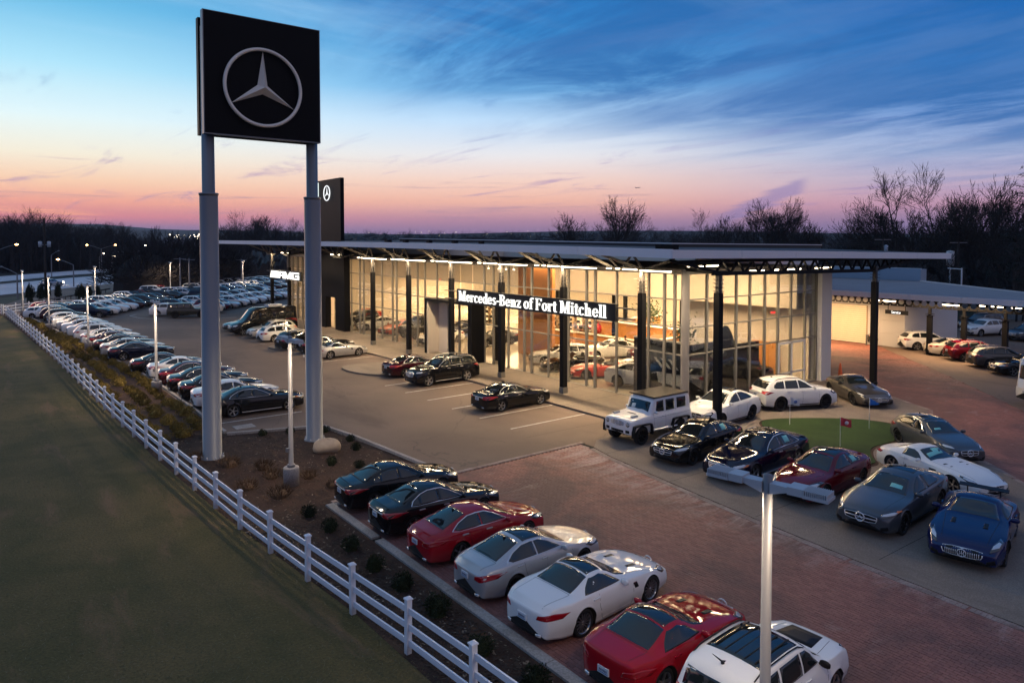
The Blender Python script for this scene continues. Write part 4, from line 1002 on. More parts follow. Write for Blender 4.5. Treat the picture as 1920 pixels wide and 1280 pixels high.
# display pad, turf with rim
pad = [(0, .0), (-4.9, .0)] + PADF[:1] + PADF[1:] + [(-4, -22)] + PADB[::-1][1:] + [(15.5, -.02)]
slab('display_pad', pad, -.02, .05, M['concrete'], **S_)
b = MB()
for i in range(-2, 5):
    b.add([(-10.6 + .02 * i, -4.2 * i - 3.1, .0515), (-1, -4.2 * i - 3.4, .0515), (-1, -4.2 * i - 3.42, .0515), (-10.6 + .02 * i, -4.2 * i - 3.12, .0515)], [(0, 1, 2, 3)])
b.build('pad_joint', [M['under']], **S_)
def blob(cx, cy, rs, n=64):
    out_ = []
    for i in range(n):
        a = 2 * pi * i / n; r = rs[0] + sum(A * cos(k * a + p) for k, A, p in rs[1:]); out_.append((cx + r * cos(a), cy + r * sin(a)))
    return out_
TURF = smooth_poly([(0.75, -4.32), (1.78, -4.08), (3.29, -4.96), (4.9, -6.26), (5.83, -7.35), (6.15, -8.85), (3.43, -10.18), (2.26, -10.14), (0.94, -9.94), (-0.5, -10.68), (-1.18, -11.3), (-2.14, -10.94), (-2.36, -10.13), (-1.77, -8.83), (-1.0, -7.05), (-0.09, -5.34)], 3)
TURF = [(p[0], p[1]) for p in TURF]
slab('putting_green', TURF, .04, .085, M['turf'], **S_)
slab('gravel_ring', [(p[0] * 1.0 + (p[0] - 1.6) * .05, p[1] + (p[1] + 7) * .05) for p in TURF], .03, .056, M['mulch'], **S_)
# glass-front walk and its kerb line, islands
slab('sidewalk', [(0, -.02), (-4.9, -.02), (-4.95, 28.6), (-5.2, 30.2), (-5.2, 62), (0, 62)], -.02, .12, M['walk'], **S_)
b = MB(); 
for k in range(16): b.box(-4.9, -.02, 1.6 + 3.3 * k, 1.615 + 3.3 * k, .1195, .1225)
b.build('walk_joint', [M['under']], **S_)
slab('island', smooth_poly([(-5.1, 24.4), (-9.2, 25.2), (-10.0, 24.0), (-9.9, 21.6), (-8.9, 19.6), (-5.1, 18.9)], 3), -.02, .12, M['walk'], **S_)
slab('island', smooth_poly([(-5.3, 38.6), (-9.6, 39.4), (-10.9, 38.0), (-10.2, 35.6), (-8.6, 34.4), (-5.3, 34.4)], 3), -.02, .12, M['walk'], **S_)
# painted lines
b = MB()
def pl(x0, y0, x1, y1, w=.11): b.bar((x0, y0, .004), (x1, y1, .004), w, .004)
for y in (2.95, 5.7, 8.45, 11.2, 13.9, 16.65): pl(-10.15, y, -4.95, y)
for y in (28.1, 30.85, 33.6): pl(-10.0, y, -5.3, y)
for y in (41.0, 43.8, 46.6, 49.4): pl(-10.4, y, -5.3, y)
for k in range(7): pl(-10.0 + k * .7, 31.2, -9.2 + k * .7, 33.4)
pl(-10.0, 31.05, -5.3, 31.05)
for k in range(10): pl(-21.7 - .02 * k, 13.2 + 2.74 * k, -17.2, 13.1 + 2.74 * k)
for k in range(18): pl(-22.4 - .09 * k, 40.6 + 2.9 * k, -18.3 - .09 * k, 40.4 + 2.9 * k)
for k in range(8): pl(-21.4, -3.65 - 2.52 * k, -17.2, -3.65 - 2.52 * k, .09) if k < 0 else None
pts = [(-5.0, 66.5), (-8.5, 66.2), (-10.8, 67.2), (-13.2, 69.6), (-14.9, 73), (-15.4, 76.4), (-14.4, 78.0)]
for p, q in zip(pts, pts[1:]): pl(*p, *q, .14)
b.build('parking_lines', [M['line']], **S_)
# utility cover near the pylon
b = MB(); b.box(-21.3, -20.3, 11.35, 12.15, 0, .02); b.build('utility_cover', [M['kerb']], label='square concrete utility cover in the asphalt beside the pylon sign', category='manhole cover')
# highway
slab('road', [(-70, 92), (-27.2, 122), (-9, 147), (4, 166), (60, 240), (60, 219), (12, 160), (-4, 132), (-22, 108), (-70, 70)], -.2, -.005, M['grassfar'], **S_)
poly_sheet('highway', [(-40, 112), (-27, 130), (-15, 145), (1, 164), (29, 263), (90, 502), (177, 824), (277, 1208), (145, 736), (50, 360), (10, 215), (-10, 192), (-26, 169), (-42, 144)], .02, M['asphaltfar'], **S_)
poly_sheet('highway', [(-43, 154), (-25, 182), (-9, 209), (10, 230), (73, 471), (192, 957), (257, 1223), (101, 606), (15, 261), (-5, 242), (-24, 213), (-45, 183)], .02, M['asphaltfar'], **S_)
poly_sheet('verge', [(-23, 104), (-8, 124), (16, 156), (50, 200), (60, 190), (30, 150), (8, 128), (-8, 112), (-20, 99)], .012, M['grassfar'], **S_)
# ================================================================ SHOWROOM
M['steel'] = mat('black_steel', (.006, .006, .007), .6, 0, spec=.15, noise_amt=.2, nscale=2)
M['steeltan'] = mat('galvanised_truss', (.16, .145, .125), .55, .4, noise_amt=.15, nscale=3)
M['mull'] = mat('mullion_aluminium', (.20, .19, .17), .5, .2, noise_amt=.06, nscale=1)
M['fascia'] = mat('fascia_panel', (.78, .80, .84), .5, .1, noise_amt=.05, nscale=.4)
M['soffit'] = mat('soffit_deck', (.15, .135, .115), .6, noise_amt=.1, nscale=.7)
M['roof'] = mat('roof_membrane', (.05, .052, .056), .8, noise_amt=.15, nscale=.4)
M['portal'] = mat('black_portal', (.004, .004, .005), .5, spec=.12, noise_amt=.2, nscale=1)
M['cream'] = mat('cream_wall', (.66, .585, .49), .7, noise_amt=.05, nscale=.5)
M['orangew'] = mat('orange_wall', (.62, .27, .085), .55, noise_amt=.08, nscale=1)
M['woodor'] = mat('amber_counter', (.55, .25, .07), .4, noise_amt=.1, nscale=2)
M['floor'] = mat('showroom_tile', (.56, .50, .42), .18, noise_amt=.05, nscale=.6)
M['darkpanel'] = mat('display_panel', (.020, .020, .022), .35)
M['shelf'] = mat('shelf_wood', (.40, .28, .17), .6)
M['item'] = mat('shelf_goods', (.05, .045, .04), .6, noise_amt=.7, nscale=6)
M['white_p'] = mat('white_panel', (.62, .62, .62), .5, noise_amt=.03, nscale=.6)
M['blueclad'] = mat('metal_cladding', (.34, .42, .50), .4, .35, noise_amt=.05, nscale=.6)
M['leaf'] = mat('plant_leaf', (.02, .045, .012), .6)
M['strip'] = emis('lamp_strip', (1.0, .80, .52), 16)
M['stripin'] = emis('lamp_strip_inner', (1.0, .84, .60), 5)
M['ledwhite'] = emis('sign_letters', (1.0, .97, .90), 1.5)
def arch_glass():
    m = bpy.data.materials.new('clear_glazing'); m.use_nodes = True; t = m.node_tree; t.nodes.clear()
    o = nd(t, 'ShaderNodeOutputMaterial'); tr = nd(t, 'ShaderNodeBsdfTransparent'); gl = nd(t, 'ShaderNodeBsdfGlossy'); mx = nd(t, 'ShaderNodeMixShader'); fr = nd(t, 'ShaderNodeFresnel')
    tr.inputs[0].default_value = (.95, .96, .94, 1); gl.inputs['Roughness'].default_value = .02; gl.inputs[0].default_value = (.9, .9, .9, 1)
    fr.inputs[0].default_value = 1.5
    t.links.new(math_(t, 'MULTIPLY', fr.outputs[0], .5), mx.inputs[0]); t.links.new(tr.outputs[0], mx.inputs[1]); t.links.new(gl.outputs[0], mx.inputs[2]); t.links.new(mx.outputs[0], o.inputs[0])
    return m
M['pane'] = arch_glass()

bd = thing('showroom', 'long glass showroom glowing warm under a thin flat roof on black columns', 'building', (0, 0, 0))
def bp(name, mb, m, **t): return mb.build(name, m, bd, **t)
ROWS = [.12, 3.12, 4.68, 6.27, 7.72]
V1 = [0, .75, 1.5, 2.7, 5.3, 7.2, 8.0, 9.75, 11.8, 13.65, 14.5, 16.4, 18.3, 19.5, 26.5, 28.5, 29.8, 31.6, 33.7, 34.5, 36.6, 38.5, 40.6, 41.5, 43.5, 45.4]
V2 = [0, 1.94, 3.3, 4.8, 6.2, 7.8, 9.3, 10.8, 12.5, 13.95]
WIDE = {0.75, 1.5, 7.2, 8.0, 13.65, 14.5, 19.5, 33.7, 34.5, 40.6, 41.5}
for y in V1[1:]:
    b = MB(); w_ = .085 if y in WIDE else .065
    b.box(-.06, .07, y - w_, y + w_, .12, 7.72); bp('mullion', b, [M['mull']])
for x in V2[1:]:
    b = MB(); b.box(x - .075, x + .075, -.06, .07, .12, 7.72); bp('mullion', b, [M['mull']])
for z in ROWS[1:-1]:
    for (a, c) in ((.09, 19.4), (26.6, 45.3)):
        if z < 4 or True:
            b = MB(); b.box(-.045, .10, a, c, z - .035, z + .035); bp('transom', b, [M['mull']])
    b = MB(); b.box(.14, 13.9, -.045, .10, z - .035, z + .035); bp('transom', b, [M['mull']])
b = MB(); b.box(-.045, .10, 19.5, 26.5, 6.235, 6.305); bp('transom', b, [M['mull']])
b = MB(); b.box(-.07, .24, .10, 45.4, .0, .14); b.box(-.07, .24, .10, 62, 7.70, 7.86); b.box(.10, 13.95, -.07, .24, .0, .14); b.box(.10, 15.3, -.07, .24, 7.70, 7.86); bp('sill_frame', b, [M['mull']])
def pane(a, c, z0, z1, axis):
    b = MB()
    if axis == 'x': b.box(.010, .030, a, c, z0, z1)
    else: b.box(a, c, .010, .030, z0, z1)
    bp('pane', b, [M['pane']])
def panes(V, axis, rows):
    for a, c in zip(V, V[1:]):
        for z0, z1 in zip(rows, rows[1:]):
            w_ = .07; pane(a + w_, c - w_, z0 + .036, z1 - .036, axis)
V1a = [v for v in V1 if v <= 19.5]; V1b = [v for v in V1 if v >= 26.5]
panes(V1a, 'x', ROWS); panes(V1b, 'x', ROWS); panes(V2, 'y', [.12, 3.12, 4.68, 6.27, 7.72]); panes([19.5, 21.15, 22.9, 24.7, 26.5], 'x', [4.85, 6.27, 7.72])
# corner post
b = MB(); b.tube([(0.02, 0.02, 0), (0.02, .02, 8.0)], .24, 20); bp('corner_post', b, [mat('corner_post_grey', (.20, .19, .19), .45)])
# white clad pilaster
for k in range(6):
    b = MB(); b.box(14.05, 15.35, -.35, 1.6, .02 + 1.32 * k, .02 + 1.32 * k + 1.30); bp('cladding_panel', b, [M['white_p']])
b = MB(); b.box(14.08, 15.32, -.33, 11, .0, 7.9); b.box(15.32, 34, 11, 11.3, .0, 8.6); bp('side_wall', b, [M['white_p']])
# black portal with entrance
b = MB(); b.box(-1.25, .0, 26.32, 26.52, 0.12, 4.78); b.box(-1.25, .0, 19.45, 26.32, 4.58, 4.78); b.box(-1.25, 0, 19.45, 19.62, .12, 4.58); bp('entrance_frame', b, [M['portal']])
b = MB(); b.box(-.35, -.02, 19.62, 21.3, .12, 4.58); bp('entrance_side_panel', b, [M['portal']])
b = MB(); b.box(-1.15, -.0, 26.12, 26.318, .12, 4.58); b.box(-.1, .1, 24.7, 26.12, .12, 4.58); bp('entrance_lining', b, [M['cream']])
for y0, y1 in ((21.35, 23.0), (23.05, 24.65)):
    b = MB(); 
    for yy in (y0, y1 - .07): b.box(-.06, .06, yy, yy + .07, .12, 4.55)
    for z in (.12, 2.35, 2.9, 4.48): b.box(-.06, .06, y0 + .07, y1 - .07, z, z + .07)
    d = bp('entrance_door', b, [M['mull']])
    g = MB(); g.box(-.01, .01, y0 + .07, y1 - .07, .19, 4.48); g.build('glass', [M['pane']], d)
    g = MB(); g.tube([(-.12, y0 + .3, .9), (-.12, y0 + .3, 1.5)], .02, 6); g.build('handle', [M['chrome']], d)
# door in the short glass front
b = MB()
for xx in (9.35, 10.85, 12.4): b.box(xx - .09, xx + .09, -.09, -.061, .12, 3.05)
b.box(9.44, 12.31, -.09, -.061, 2.9, 3.05); b.box(9.44, 12.31, -.09, -.061, .12, .3); b.box(9.44, 12.31, -.09, -.061, .95, 1.05)
bp('side_door', b, [M['white_p']])
# tall black tower portal
b = MB(); b.box(-.75, -.08, 43.7, 46.0, .12, 9.05); b.box(-.75, -.08, 48.6, 51.2, .12, 9.05); b.box(-.75, -.08, 46.0, 48.6, 3.55, 9.05); bp('tower_portal', b, [M['portal']])
V3 = [50.8, 52.4, 54.0, 55.6, 57.2, 58.8, 60.4, 62]
for y in V3[1:]:
    b = MB(); b.box(-.06, .2, y - .08, y + .08, .12, 7.72); bp('mullion', b, [M['mull']])
panes(V3, 'x', ROWS); b = MB(); b.box(-.01, .02, 45.5, 48.0, .2, 3.5); bp('pane', b, [M['pane']])
# floor, ceiling, bulkhead, back walls
b = MB(); b.box(.05, 14.0, .05, 62, .0, .125); b.box(14.0, 34, 11.3, 62, .0, .125); bp('showroom_floor', b, [M['floor']])
b = MB(); b.box(.25, 12, .25, 62, 7.86, 8.0); bp('ceiling', b, [M['cream']])
b = MB(); b.box(12, 12.25, .3, 62, 5.05, 7.9); b.box(12.25, 14, .3, 62, 5.0, 5.05); b.box(14, 34, 11.3, 62, 5.0, 5.05); bp('bulkhead', b, [M['cream']])
b = MB(); b.box(33.8, 34.0, 11.3, 62, .1, 8.6); b.box(.3, 34, 61.8, 62.0, .1, 8.6); b.box(13.6, 13.9, .3, 8.5, .12, 7.86); bp('inner_wall', b, [M['cream']])
# roof: deck, fascia segments, parapet band, vents
def zr(y): return interp([(-6, 8.78), (6, 8.94), (15, 9.03), (37, 9.15), (75, 9.29)], y)
ex = -6.4
ys_ = [-4.3, 2, 8, 14, 20, 26, 32, 38, 44, 50, 56, 62, 68, 72]
for a, c in zip(ys_, ys_[1:]):
    b = MB(); za, zc_ = zr(a), zr(c)
    b.add([(ex, a + .012, za), (ex, c - .012, zc_), (ex, c - .012, zc_ + .42), (ex, a + .012, za + .42), (ex + .12, a + .012, za), (ex + .12, c - .012, zc_), (ex + .12, c - .012, zc_ + .42), (ex + .12, a + .012, za + .42)],
          [(0, 3, 2, 1), (4, 5, 6, 7), (3, 7, 6, 2), (0, 1, 5, 4), (0, 4, 7, 3), (1, 2, 6, 5)]); bp('fascia_panel', b, [M['fascia']])
def zf(x): return interp([(-6.4, 8.80), (5, 8.65), (15, 8.48), (24.6, 8.32)], x)
xs_ = [-6.4, -1, 4, 9, 14, 19, 24.6]
for a, c in zip(xs_, xs_[1:]):
    b = MB(); za, zc_ = zf(a), zf(c); a_ = a + .012; c_ = c - .012
    b.add([(a_, -4.32, za), (c_, -4.32, zc_), (c_, -4.32, zc_ + .40), (a_, -4.32, za + .40), (a_, -4.2, za), (c_, -4.2, zc_), (c_, -4.2, zc_ + .40), (a_, -4.2, za + .40)],
          [(0, 1, 2, 3), (4, 7, 6, 5), (3, 2, 6, 7), (0, 4, 5, 1), (0, 3, 7, 4), (1, 5, 6, 2)]); bp('fascia_panel', b, [M['fascia']])
b = MB(); b.box(24.48, 24.6, -4.2, 6, 8.30, 8.74); bp('fascia_panel', b, [M['fascia']])
# deck as a surface through the eave heights
b = MB(); gy = [-4.2] + ys_[1:]; gx = [-6.28, 0, 6, 12, 18, 24.5]
vs = []
for lay_ in (0, 1):
    for y in gy:
        for x in gx:
            z = zr(y) - max(0, x + 5.9) * .0153 * max(0, 1 - (y + 4) / 40) + (.38 if lay_ else .20); vs.append((x, y, z))
n_ = len(gy) * len(gx); fs = []
for j in range(len(gy) - 1):
    for i in range(len(gx) - 1):
        q = j * len(gx) + i; fs.append((q + n_, q + 1 + n_, q + 1 + len(gx) + n_, q + len(gx) + n_)); fs.append((q, q + len(gx), q + 1 + len(gx), q + 1))
b.add(vs, fs, 0); bp('roof_deck', b, [M['roof'], M['soffit']])
b = MB()
for y in [1.5 * k - 3 for k in range(50)]: b.box(-5.7, -.1, y - .04, y + .04, zr(y) + .06, zr(y) + .19)
bp('soffit_rib', b, [M['soffit']])
b = MB(); b.add([(6, 6, 8.9), (6, 44, 9.3), (25.4, 44, 9.2), (25.4, 6, 8.6), (6, 6, 9.40), (6, 44, 9.84), (25.4, 44, 9.7), (25.4, 6, 9.24)], [(0, 1, 5, 4), (4, 5, 6, 7), (0, 4, 7, 3), (1, 2, 6, 5), (2, 3, 7, 6)]); bp('upper_roof', b, [M['roof']])
b = MB(); b.bar((5.97, 5.9, 9.44), (5.97, 44, 9.88), .08, .07); b.bar((5.93, 5.97, 9.44), (25.4, 5.97, 9.28), .08, .07); bp('roof_edge_trim', b, [M['white_p']])
for (x, y, w_) in ((-5.3, -3.4, .5), (-5.2, -2.6, .25), (-5.3, 22.5, .3), (-5.3, 19, .3), (-5.3, 15.6, .3), (-5.3, 12.4, .25), (-5.3, 25.4, .4), (-5.4, 42.5, .5)):
    b = MB(); z = zr(y) + .38; b.box(x, x + w_, y, y + w_ * 1.3, z, z + .22); bp('roof_fixture', b, [M['steel']])
# columns: black lower shaft, fins, grey neck, silver shoe
COLY = [.9, 7.35, 13.8, 20.2, 26.8, 33.4]
M['neck'] = mat('column_neck', (.05, .046, .042), .5)
def column(x, y, ztop, zneck=6.75, shoe=True):
    c = link('column', None, bd, (x, y, 0)); 
    m = MB(); m.box(-.17, .17, -.17, .17, .5 if shoe else .1, zneck); m.build('shaft', [M['steel']], c)
    m = MB(); m.box(-.11, .11, -.11, .11, zneck, ztop)
    m.build('neck', [M['neck']], c)
    m = MB()
    for k in range(4): m.box(-.30, .30, -.05, .05, zneck + .06 + .2 * k, zneck + .09 + .2 * k); m.box(-.05, .05, -.30, .30, zneck + .06 + .2 * k, zneck + .09 + .2 * k)
    m.build('fins', [M['neck']], c)
    if shoe: m = MB(); m.box(-.19, .19, -.19, .19, .12, .5); m.build('shoe', [M['mull']], c)
for y in COLY: column(-2.6, y, 8.05)
column(-2.05, -3.7, 8.0, 7.0); column(14.1, -3.85, 8.0, 7.0, False)
for y in (53.9, 59.6): column(-2.8, y, 8.5, 6.6)
# trusses along the eave: bowed bottom chords, struts, lamp strips
def truss(x, y0, y1, sgn=1):
    t_ = link('truss', None, bd)
    m = MB(); m.bar((x, y0, zr(y0) + .0), (x, y1, zr(y1) + .0), .14, .18); m.build('top_chord', [M['steeltan']], t_)
    m = MB(); zb_ = 8.02
    m.bar((x, y0 - .2, zb_), (x, y0 + 1.9, zb_ - .02), .16, .16); m.bar((x, y0 + 1.9, zb_ - .02), (x, y0 + 4.6, zr(y0 + 4.6) - .05), .16, .16); m.build('bottom_chord', [M['steeltan']], t_)
    for a, c in ((y0 - .05, y0 + .75), (y0 + 1.5, y0 + .75), (y0 + 1.75, y0 + 2.9)):
        m = MB(); m.bar((x, a, zb_ + .05), (x, c, zr(c)), .1, .1); m.build('strut', [M['steeltan']], t_)
    m = MB(); m.bar((x, y0, zb_ + .0), (x - 3.1, y0, zr(y0) + .02), .12, .14); m.bar((x, y0, zb_), (.1, y0, 8.55), .12, .14); m.bar((x - 3.1, y0, zr(y0) + .1), (.2, y0, zr(y0) + .1), .12, .16); m.build('cross_beam', [M['steeltan']], t_)
allc = [-5.6 + 6.45 * 0] and COLY + [40.0, 46.6, 53.9, 59.6, 66]
for a in allc[:-1]: truss(-2.6, a, min(a + 6.5, 70))
# short front: open web truss
t_ = link('truss', None, bd); m = MB(); m.bar((-2.6, -3.75, 8.62), (22, -3.75, 8.42), .14, .16); m.build('top_chord', [M['steel']], t_)
m = MB(); m.bar((-2.6, -3.75, 7.98), (14, -3.75, 7.72), .18, .2); m.bar((14, -3.75, 7.72), (20, -3.75, 8.35), .16, .16); m.build('bottom_chord', [M['steel']], t_)
for k in range(17):
    x0 = -2.4 + 1.25 * k
    for s in (0, .62):
        m = MB(); zt = 8.6 - .008 * k; zb_ = 7.98 - .016 * k if x0 < 14 else lerp(7.72, 8.3, (x0 - 14) / 6)
        m.bar((x0 + s, -3.75, zb_ if s == 0 else zt), (x0 + s + .62, -3.75, zt if s == 0 else zb_), .1, .09); m.build('strut', [M['steel']], t_)
b = MB(); b.box(-5.5, -2.7, -3.85, -3.68, 8.5, 8.68); b.bar((-2.05, -3.75, 8.0), (-5.9, -3.8, 8.7), .12, .14); b.bar((-2.05, -3.75, 8.0), (.0, .0, 8.0), .14, .16); bp('corner_outrigger', b, [M['steel']])
def lamp_strip(x0, y0, x1, y1, z, w_=.10):
    c = link('lamp_strip', None, bd); m = MB(); m.bar((x0, y0, z + .05), (x1, y1, z + .05), w_ + .04, .05); m.build('housing', [M['mull']], c)
    m = MB(); m.bar((x0, y0, z), (x1, y1, z), w_, .05); m.build('tube', [M['strip']], c)
for a in COLY + [-1.9 - 3.3]:
    if a > -3:
        lamp_strip(-2.95, a - .2, -2.95, a - 3.2, 8.02) if a > 1 else lamp_strip(-2.95, a - .2, -2.95, a - 2.3, 8.0)
        lamp_strip(-2.95, a + .1, -2.95, a + 1.1, 8.04); lamp_strip(-2.95, a + 1.4, -2.95, a + 1.62, 8.05); lamp_strip(-2.95, a + 2.05, -2.95, a + 2.35, 8.05)
for a in (39.9, 46.6, 53.9): lamp_strip(-2.95, a, -2.95, a + 1.1, 8.25); lamp_strip(-2.95, a + 1.5, -2.95, a + 2.0, 8.25)
for x0, x1 in ((-2.0, -.9), (1.3, 2.5), (3.2, 3.9), (4.8, 6.2), (7.9, 9.6)): lamp_strip(x0, -3.3, x1, -3.3, 8.0)
for x0, x1 in ((-1.8, -.6), (-.2, 1.0)): lamp_strip(x0, -1.6, x1, -1.6, 8.25)
def area(name, loc, sx, sy, power, col=(1, .80, .55), rot=(0, 0, 0), spread=pi):
    l = bpy.data.lights.new(name, 'AREA'); l.shape = 'RECTANGLE'; l.size = sx; l.size_y = sy; l.energy = power; l.color = col; l.spread = spread
    o = bpy.data.objects.new(name, l); COL.objects.link(o); o.location = loc; o.rotation_euler = rot; return o
LW = 1.4
for y in (-.5, 5.5, 12, 18.5, 25, 32, 39): area('eave_light', (-2.95, y, 7.94), .2, 4.5, 330 * LW, (1, .74, .45))
for y in (49, 58): area('eave_light', (-2.95, y, 8.1), .2, 3, 120 * LW, (1, .74, .45))
for x in (2, 7): area('eave_light', (x, -3.3, 7.92), 3.5, .2, 200 * LW, (1, .76, .48))
for y, e in ((7, 930), (17, 980), (27, 680), (37, 440), (47, 360), (57, 340)): area('ceiling_light', (6.5, y, 7.8), 4, 6, e * LW, (1, .66, .35))
area('ceiling_light', (7, 3, 7.8), 6, 3, 560 * LW, (1, .68, .38))
for y in (17, 28, 40, 54): area('ceiling_light', (22, y, 4.95), 12, 8, 3300 * LW, (1, .68, .36))
area('wall_washer', (9.5, 13, 7.75),     .4, 22, 430 * LW, (1, .70, .40), (0, radians(-50), 0))
# interior fittings
b = MB(); b.box(5.0, 5.3, 17.2, 21.6, .12, 7.8); bp('orange_wall', b, [M['orangew']])
b = MB(); b.box(3.9, 4.1, 15.6, 16.0, .12, 1.3); bp('reception_plinth', b, [M['cream']])
for i, (x0, x1, y0, y1, h_, mm) in enumerate(((13, 13.3, 15, 25, 1.15, 'woodor'), (13, 20, 14.7, 15, 1.15, 'woodor'), (19, 19.3, 13, 27, 1.6, 'woodor'), (10.8, 11.1, 21, 29, 1.5, 'woodor'), (22, 26, 24, 24.3, 1.8, 'woodor'), (12, 13.5, 9.0, 9.3, 1.2, 'woodor'), (24, 24.3, 12, 18, 2.0, 'woodor'))):
    t = thing('counter', ['long amber wood counter behind the white saloons', 'amber counter end beside the seated person', 'amber partition in front of the shelves', 'amber half wall below the orange feature wall', 'amber back partition near the red car', 'low amber desk near the corner partition', 'tall amber divider at the right rear'][i], 'counter')
    m = MB(); m.box(x0, x1, y0, y1, .125, h_ - .08); m.build('front', [M[mm]], t); m = MB(); m.box(x0 - .15, x1 + .15, y0 - .1, y1 + .1, h_ - .08, h_); m.build('worktop', [M['cream']], t)
for i, (x, y) in enumerate(((14, 22), (14.2, 26), (18, 29), (25, 17), (28, 13), (30, 20), (24, 30), (17, 33), (28, 36), (16, 40))):
    t = thing('shelf_unit', 'open shelf unit of dark goods, %s from the corner partition' % NUM[i], 'shelf', (x, y, .125), 0, 'shelf units in the lit showroom')
    m = MB()
    for yy in (0, 1.2, 2.4): m.box(0, .4, yy, yy + .04, 0, 2.3)
    for z in (0, .55, 1.1, 1.65, 2.26): m.box(.002, .398, .04, 2.4, z, z + .04)
    m.build('frame', [M['shelf']], t)
    m = MB()
    for z in (.04, .59, 1.14, 1.69):
        yy = .08
        while yy < 2.3:
            w_ = RND.uniform(.1, .35)
            if RND.random() < .75 and not (1.15 < yy + w_ and yy < 1.24): m.box(.08, .32, yy, yy + w_, z, z + RND.uniform(.15, .42))
            yy += w_ + .04
    m.build('goods', [M['item']], t, kind='stuff')
for i, (x, y) in enumerate(((19, 13), (22, 12.6), (20, 20), (26, 26), (12.4, 10))):
    t = thing('indoor_plant', 'leafy indoor tree in a pot, %s from the showroom corner' % NUM[i], 'plant', (x, y, .125)); m = MB(); m.lathe([(0, 0), (.3, 0), (.38, .6), (0, .58)], 12); m.build('pot', [M['steel']], t)
    m = MB(); m.tube([(0, 0, .5), (.05, 0, 1.6), (0, .05, 2.2)], [.05, .04, .02], 6); m.build('stem', [M['shelf']], t)
    m = MB()
    for k in range(240):
        v = Vector((RND.gauss(0, .5), RND.gauss(0, .5), 2.2 + RND.gauss(0, .55))); a = Vector((RND.uniform(-1, 1), RND.uniform(-1, 1), RND.uniform(-1, 1))).normalized() * .16; c = a.cross(Vector((RND.random(), 1, .3))).normalized() * .06
        m.add([v - a, v + c, v + a, v - c], [(0, 1, 2, 3)])
    m.build('leaves', [M['leaf']], t)
for i, (x, y) in enumerate(((16, 13), (16, 21), (16, 29), (16, 39), (26, 13), (26, 21), (26, 29))):
    b = MB(); b.box(x, x + .35, y, y + .35, .125, 5.0); bp('inner_column', b, [M['steel']])
b = MB(); b.box(1.2, 1.3, 18.5, 20.1, .125, 4.5); bp('poster_wall', b, [M['darkpanel']])
for k in range(9):
    x = 13.4 + (k % 3) * 5.0; y = 12.5 + (k // 3) * 10
    b = MB(); b.box(x, x + .14, y, y + 8.5, 4.90, 4.95); bp('ceiling_strip', b, [M['stripin']])
for i, y in enumerate((18.6, 19.6, 20.6, 22.0)):
    b = MB(); b.lathe([(0, 0), (.08, .0), (.08, .1), (0, .1)], 8, c=(2.2, y, 7.3)); b.tube([(2.2, y, 7.4), (2.2, y, 7.86)], .01, 4); bp('spot_lamp', b, [M['stripin']])
# dark display partition behind the corner glass with a pale car picture
pt = thing('display_partition', 'tall dark display wall with silver car artwork behind the corner glass', 'partition')
b = MB(); b.box(.8, 1.0, .8, 4.6, .125, 3.62); b.build('panel', [M['darkpanel']], pt)
b = MB(); b.box(.79, 1.01, .79, 4.61, 3.62, 3.72); b.build('cap', [M['cream']], pt)
b = MB(); b.box(1.0, 5.2, .62, .8, .125, 3.55); b.box(5.2, 8.2, .62, .8, .125, 3.2); b.build('panel', [M['darkpanel']], pt)
def flat(ptsyz, x, th=.02, ax='x'):
    b = MB(); b.prism(ptsyz, 0, th, 0, (Vector((x, 0, 0)), Vector((0, 1, 0)), Vector((0, 0, 1)), Vector((-1, 0, 0))) if ax == 'x' else (Vector((0, x, 0)), Vector((1, 0, 0)), Vector((0, 0, 1)), Vector((0, -1, 0)))); return b
M['artgrey'] = mat('artwork_grey', (.10, .11, .12), .4, noise_amt=.5, nscale=3); M['artsilver'] = mat('artwork_silver', (.58, .56, .52), .3, noise_amt=.5, nscale=9)
flat(smooth_poly([(3.9, 2.7), (3.6, 3.2), (3.0, 3.35), (2.2, 3.2), (1.4, 2.9), (1.1, 2.5), (2.4, 2.45), (3.6, 2.4)], 2), .795).build('artwork', [M['artgrey']], pt)
for k in range(3):
    y = 2.15 - .55 * k; flat([(y, 2.05), (y + .62, 2.62), (y + .82, 2.62), (y + .22, 2.05)], .79, .03).build('artwork', [M['artsilver']], pt)
for k in range(3):
    y = 2.4 - .6 * k; flat([(y - .35, 1.1), (y + .2, 1.15), (y + .32, 1.75), (y - .22, 1.8)], .785, .02).build('artwork', [M['artsilver']], pt)
flat(smooth_poly([(1.25, 2.9), (2.2, 3.15), (3.6, 3.2), (4.7, 2.9), (4.8, 2.6), (3.2, 2.35), (1.3, 2.3)], 2), .615, .02, 'y').build('artwork', [M['artgrey']], pt)
flat(smooth_poly([(3.0, 2.75), (3.7, 3.0), (4.6, 2.95), (4.2, 2.65), (3.4, 2.5)], 2), .59, .02, 'y').build('artwork', [M['artsilver']], pt)
fin = thing('display_fin', 'curved dark fin standing behind the dark partition in the short front', 'display'); b = MB()
b.prism(smooth_poly([(5.1, .125), (6.6, .125), (6.5, 2.6), (6.0, 3.9), (5.4, 4.45), (4.7, 4.1), (5.1, 3.4), (5.3, 2.4)], 2), 0, .18, 0, (Vector((0, 1.3, 0)), Vector((1, 0, 0)), Vector((0, 0, 1)), Vector((0, -1, 0)))); b.build('fin_panel', [M['artgrey']], fin)
b = MB(); b.box(13.2, 13.58, 2.5, 4.5, .13, 2.4); t = b.build('notice_panel', [M['woodor']], label='orange panel behind the glass door of the short front', category='panel')
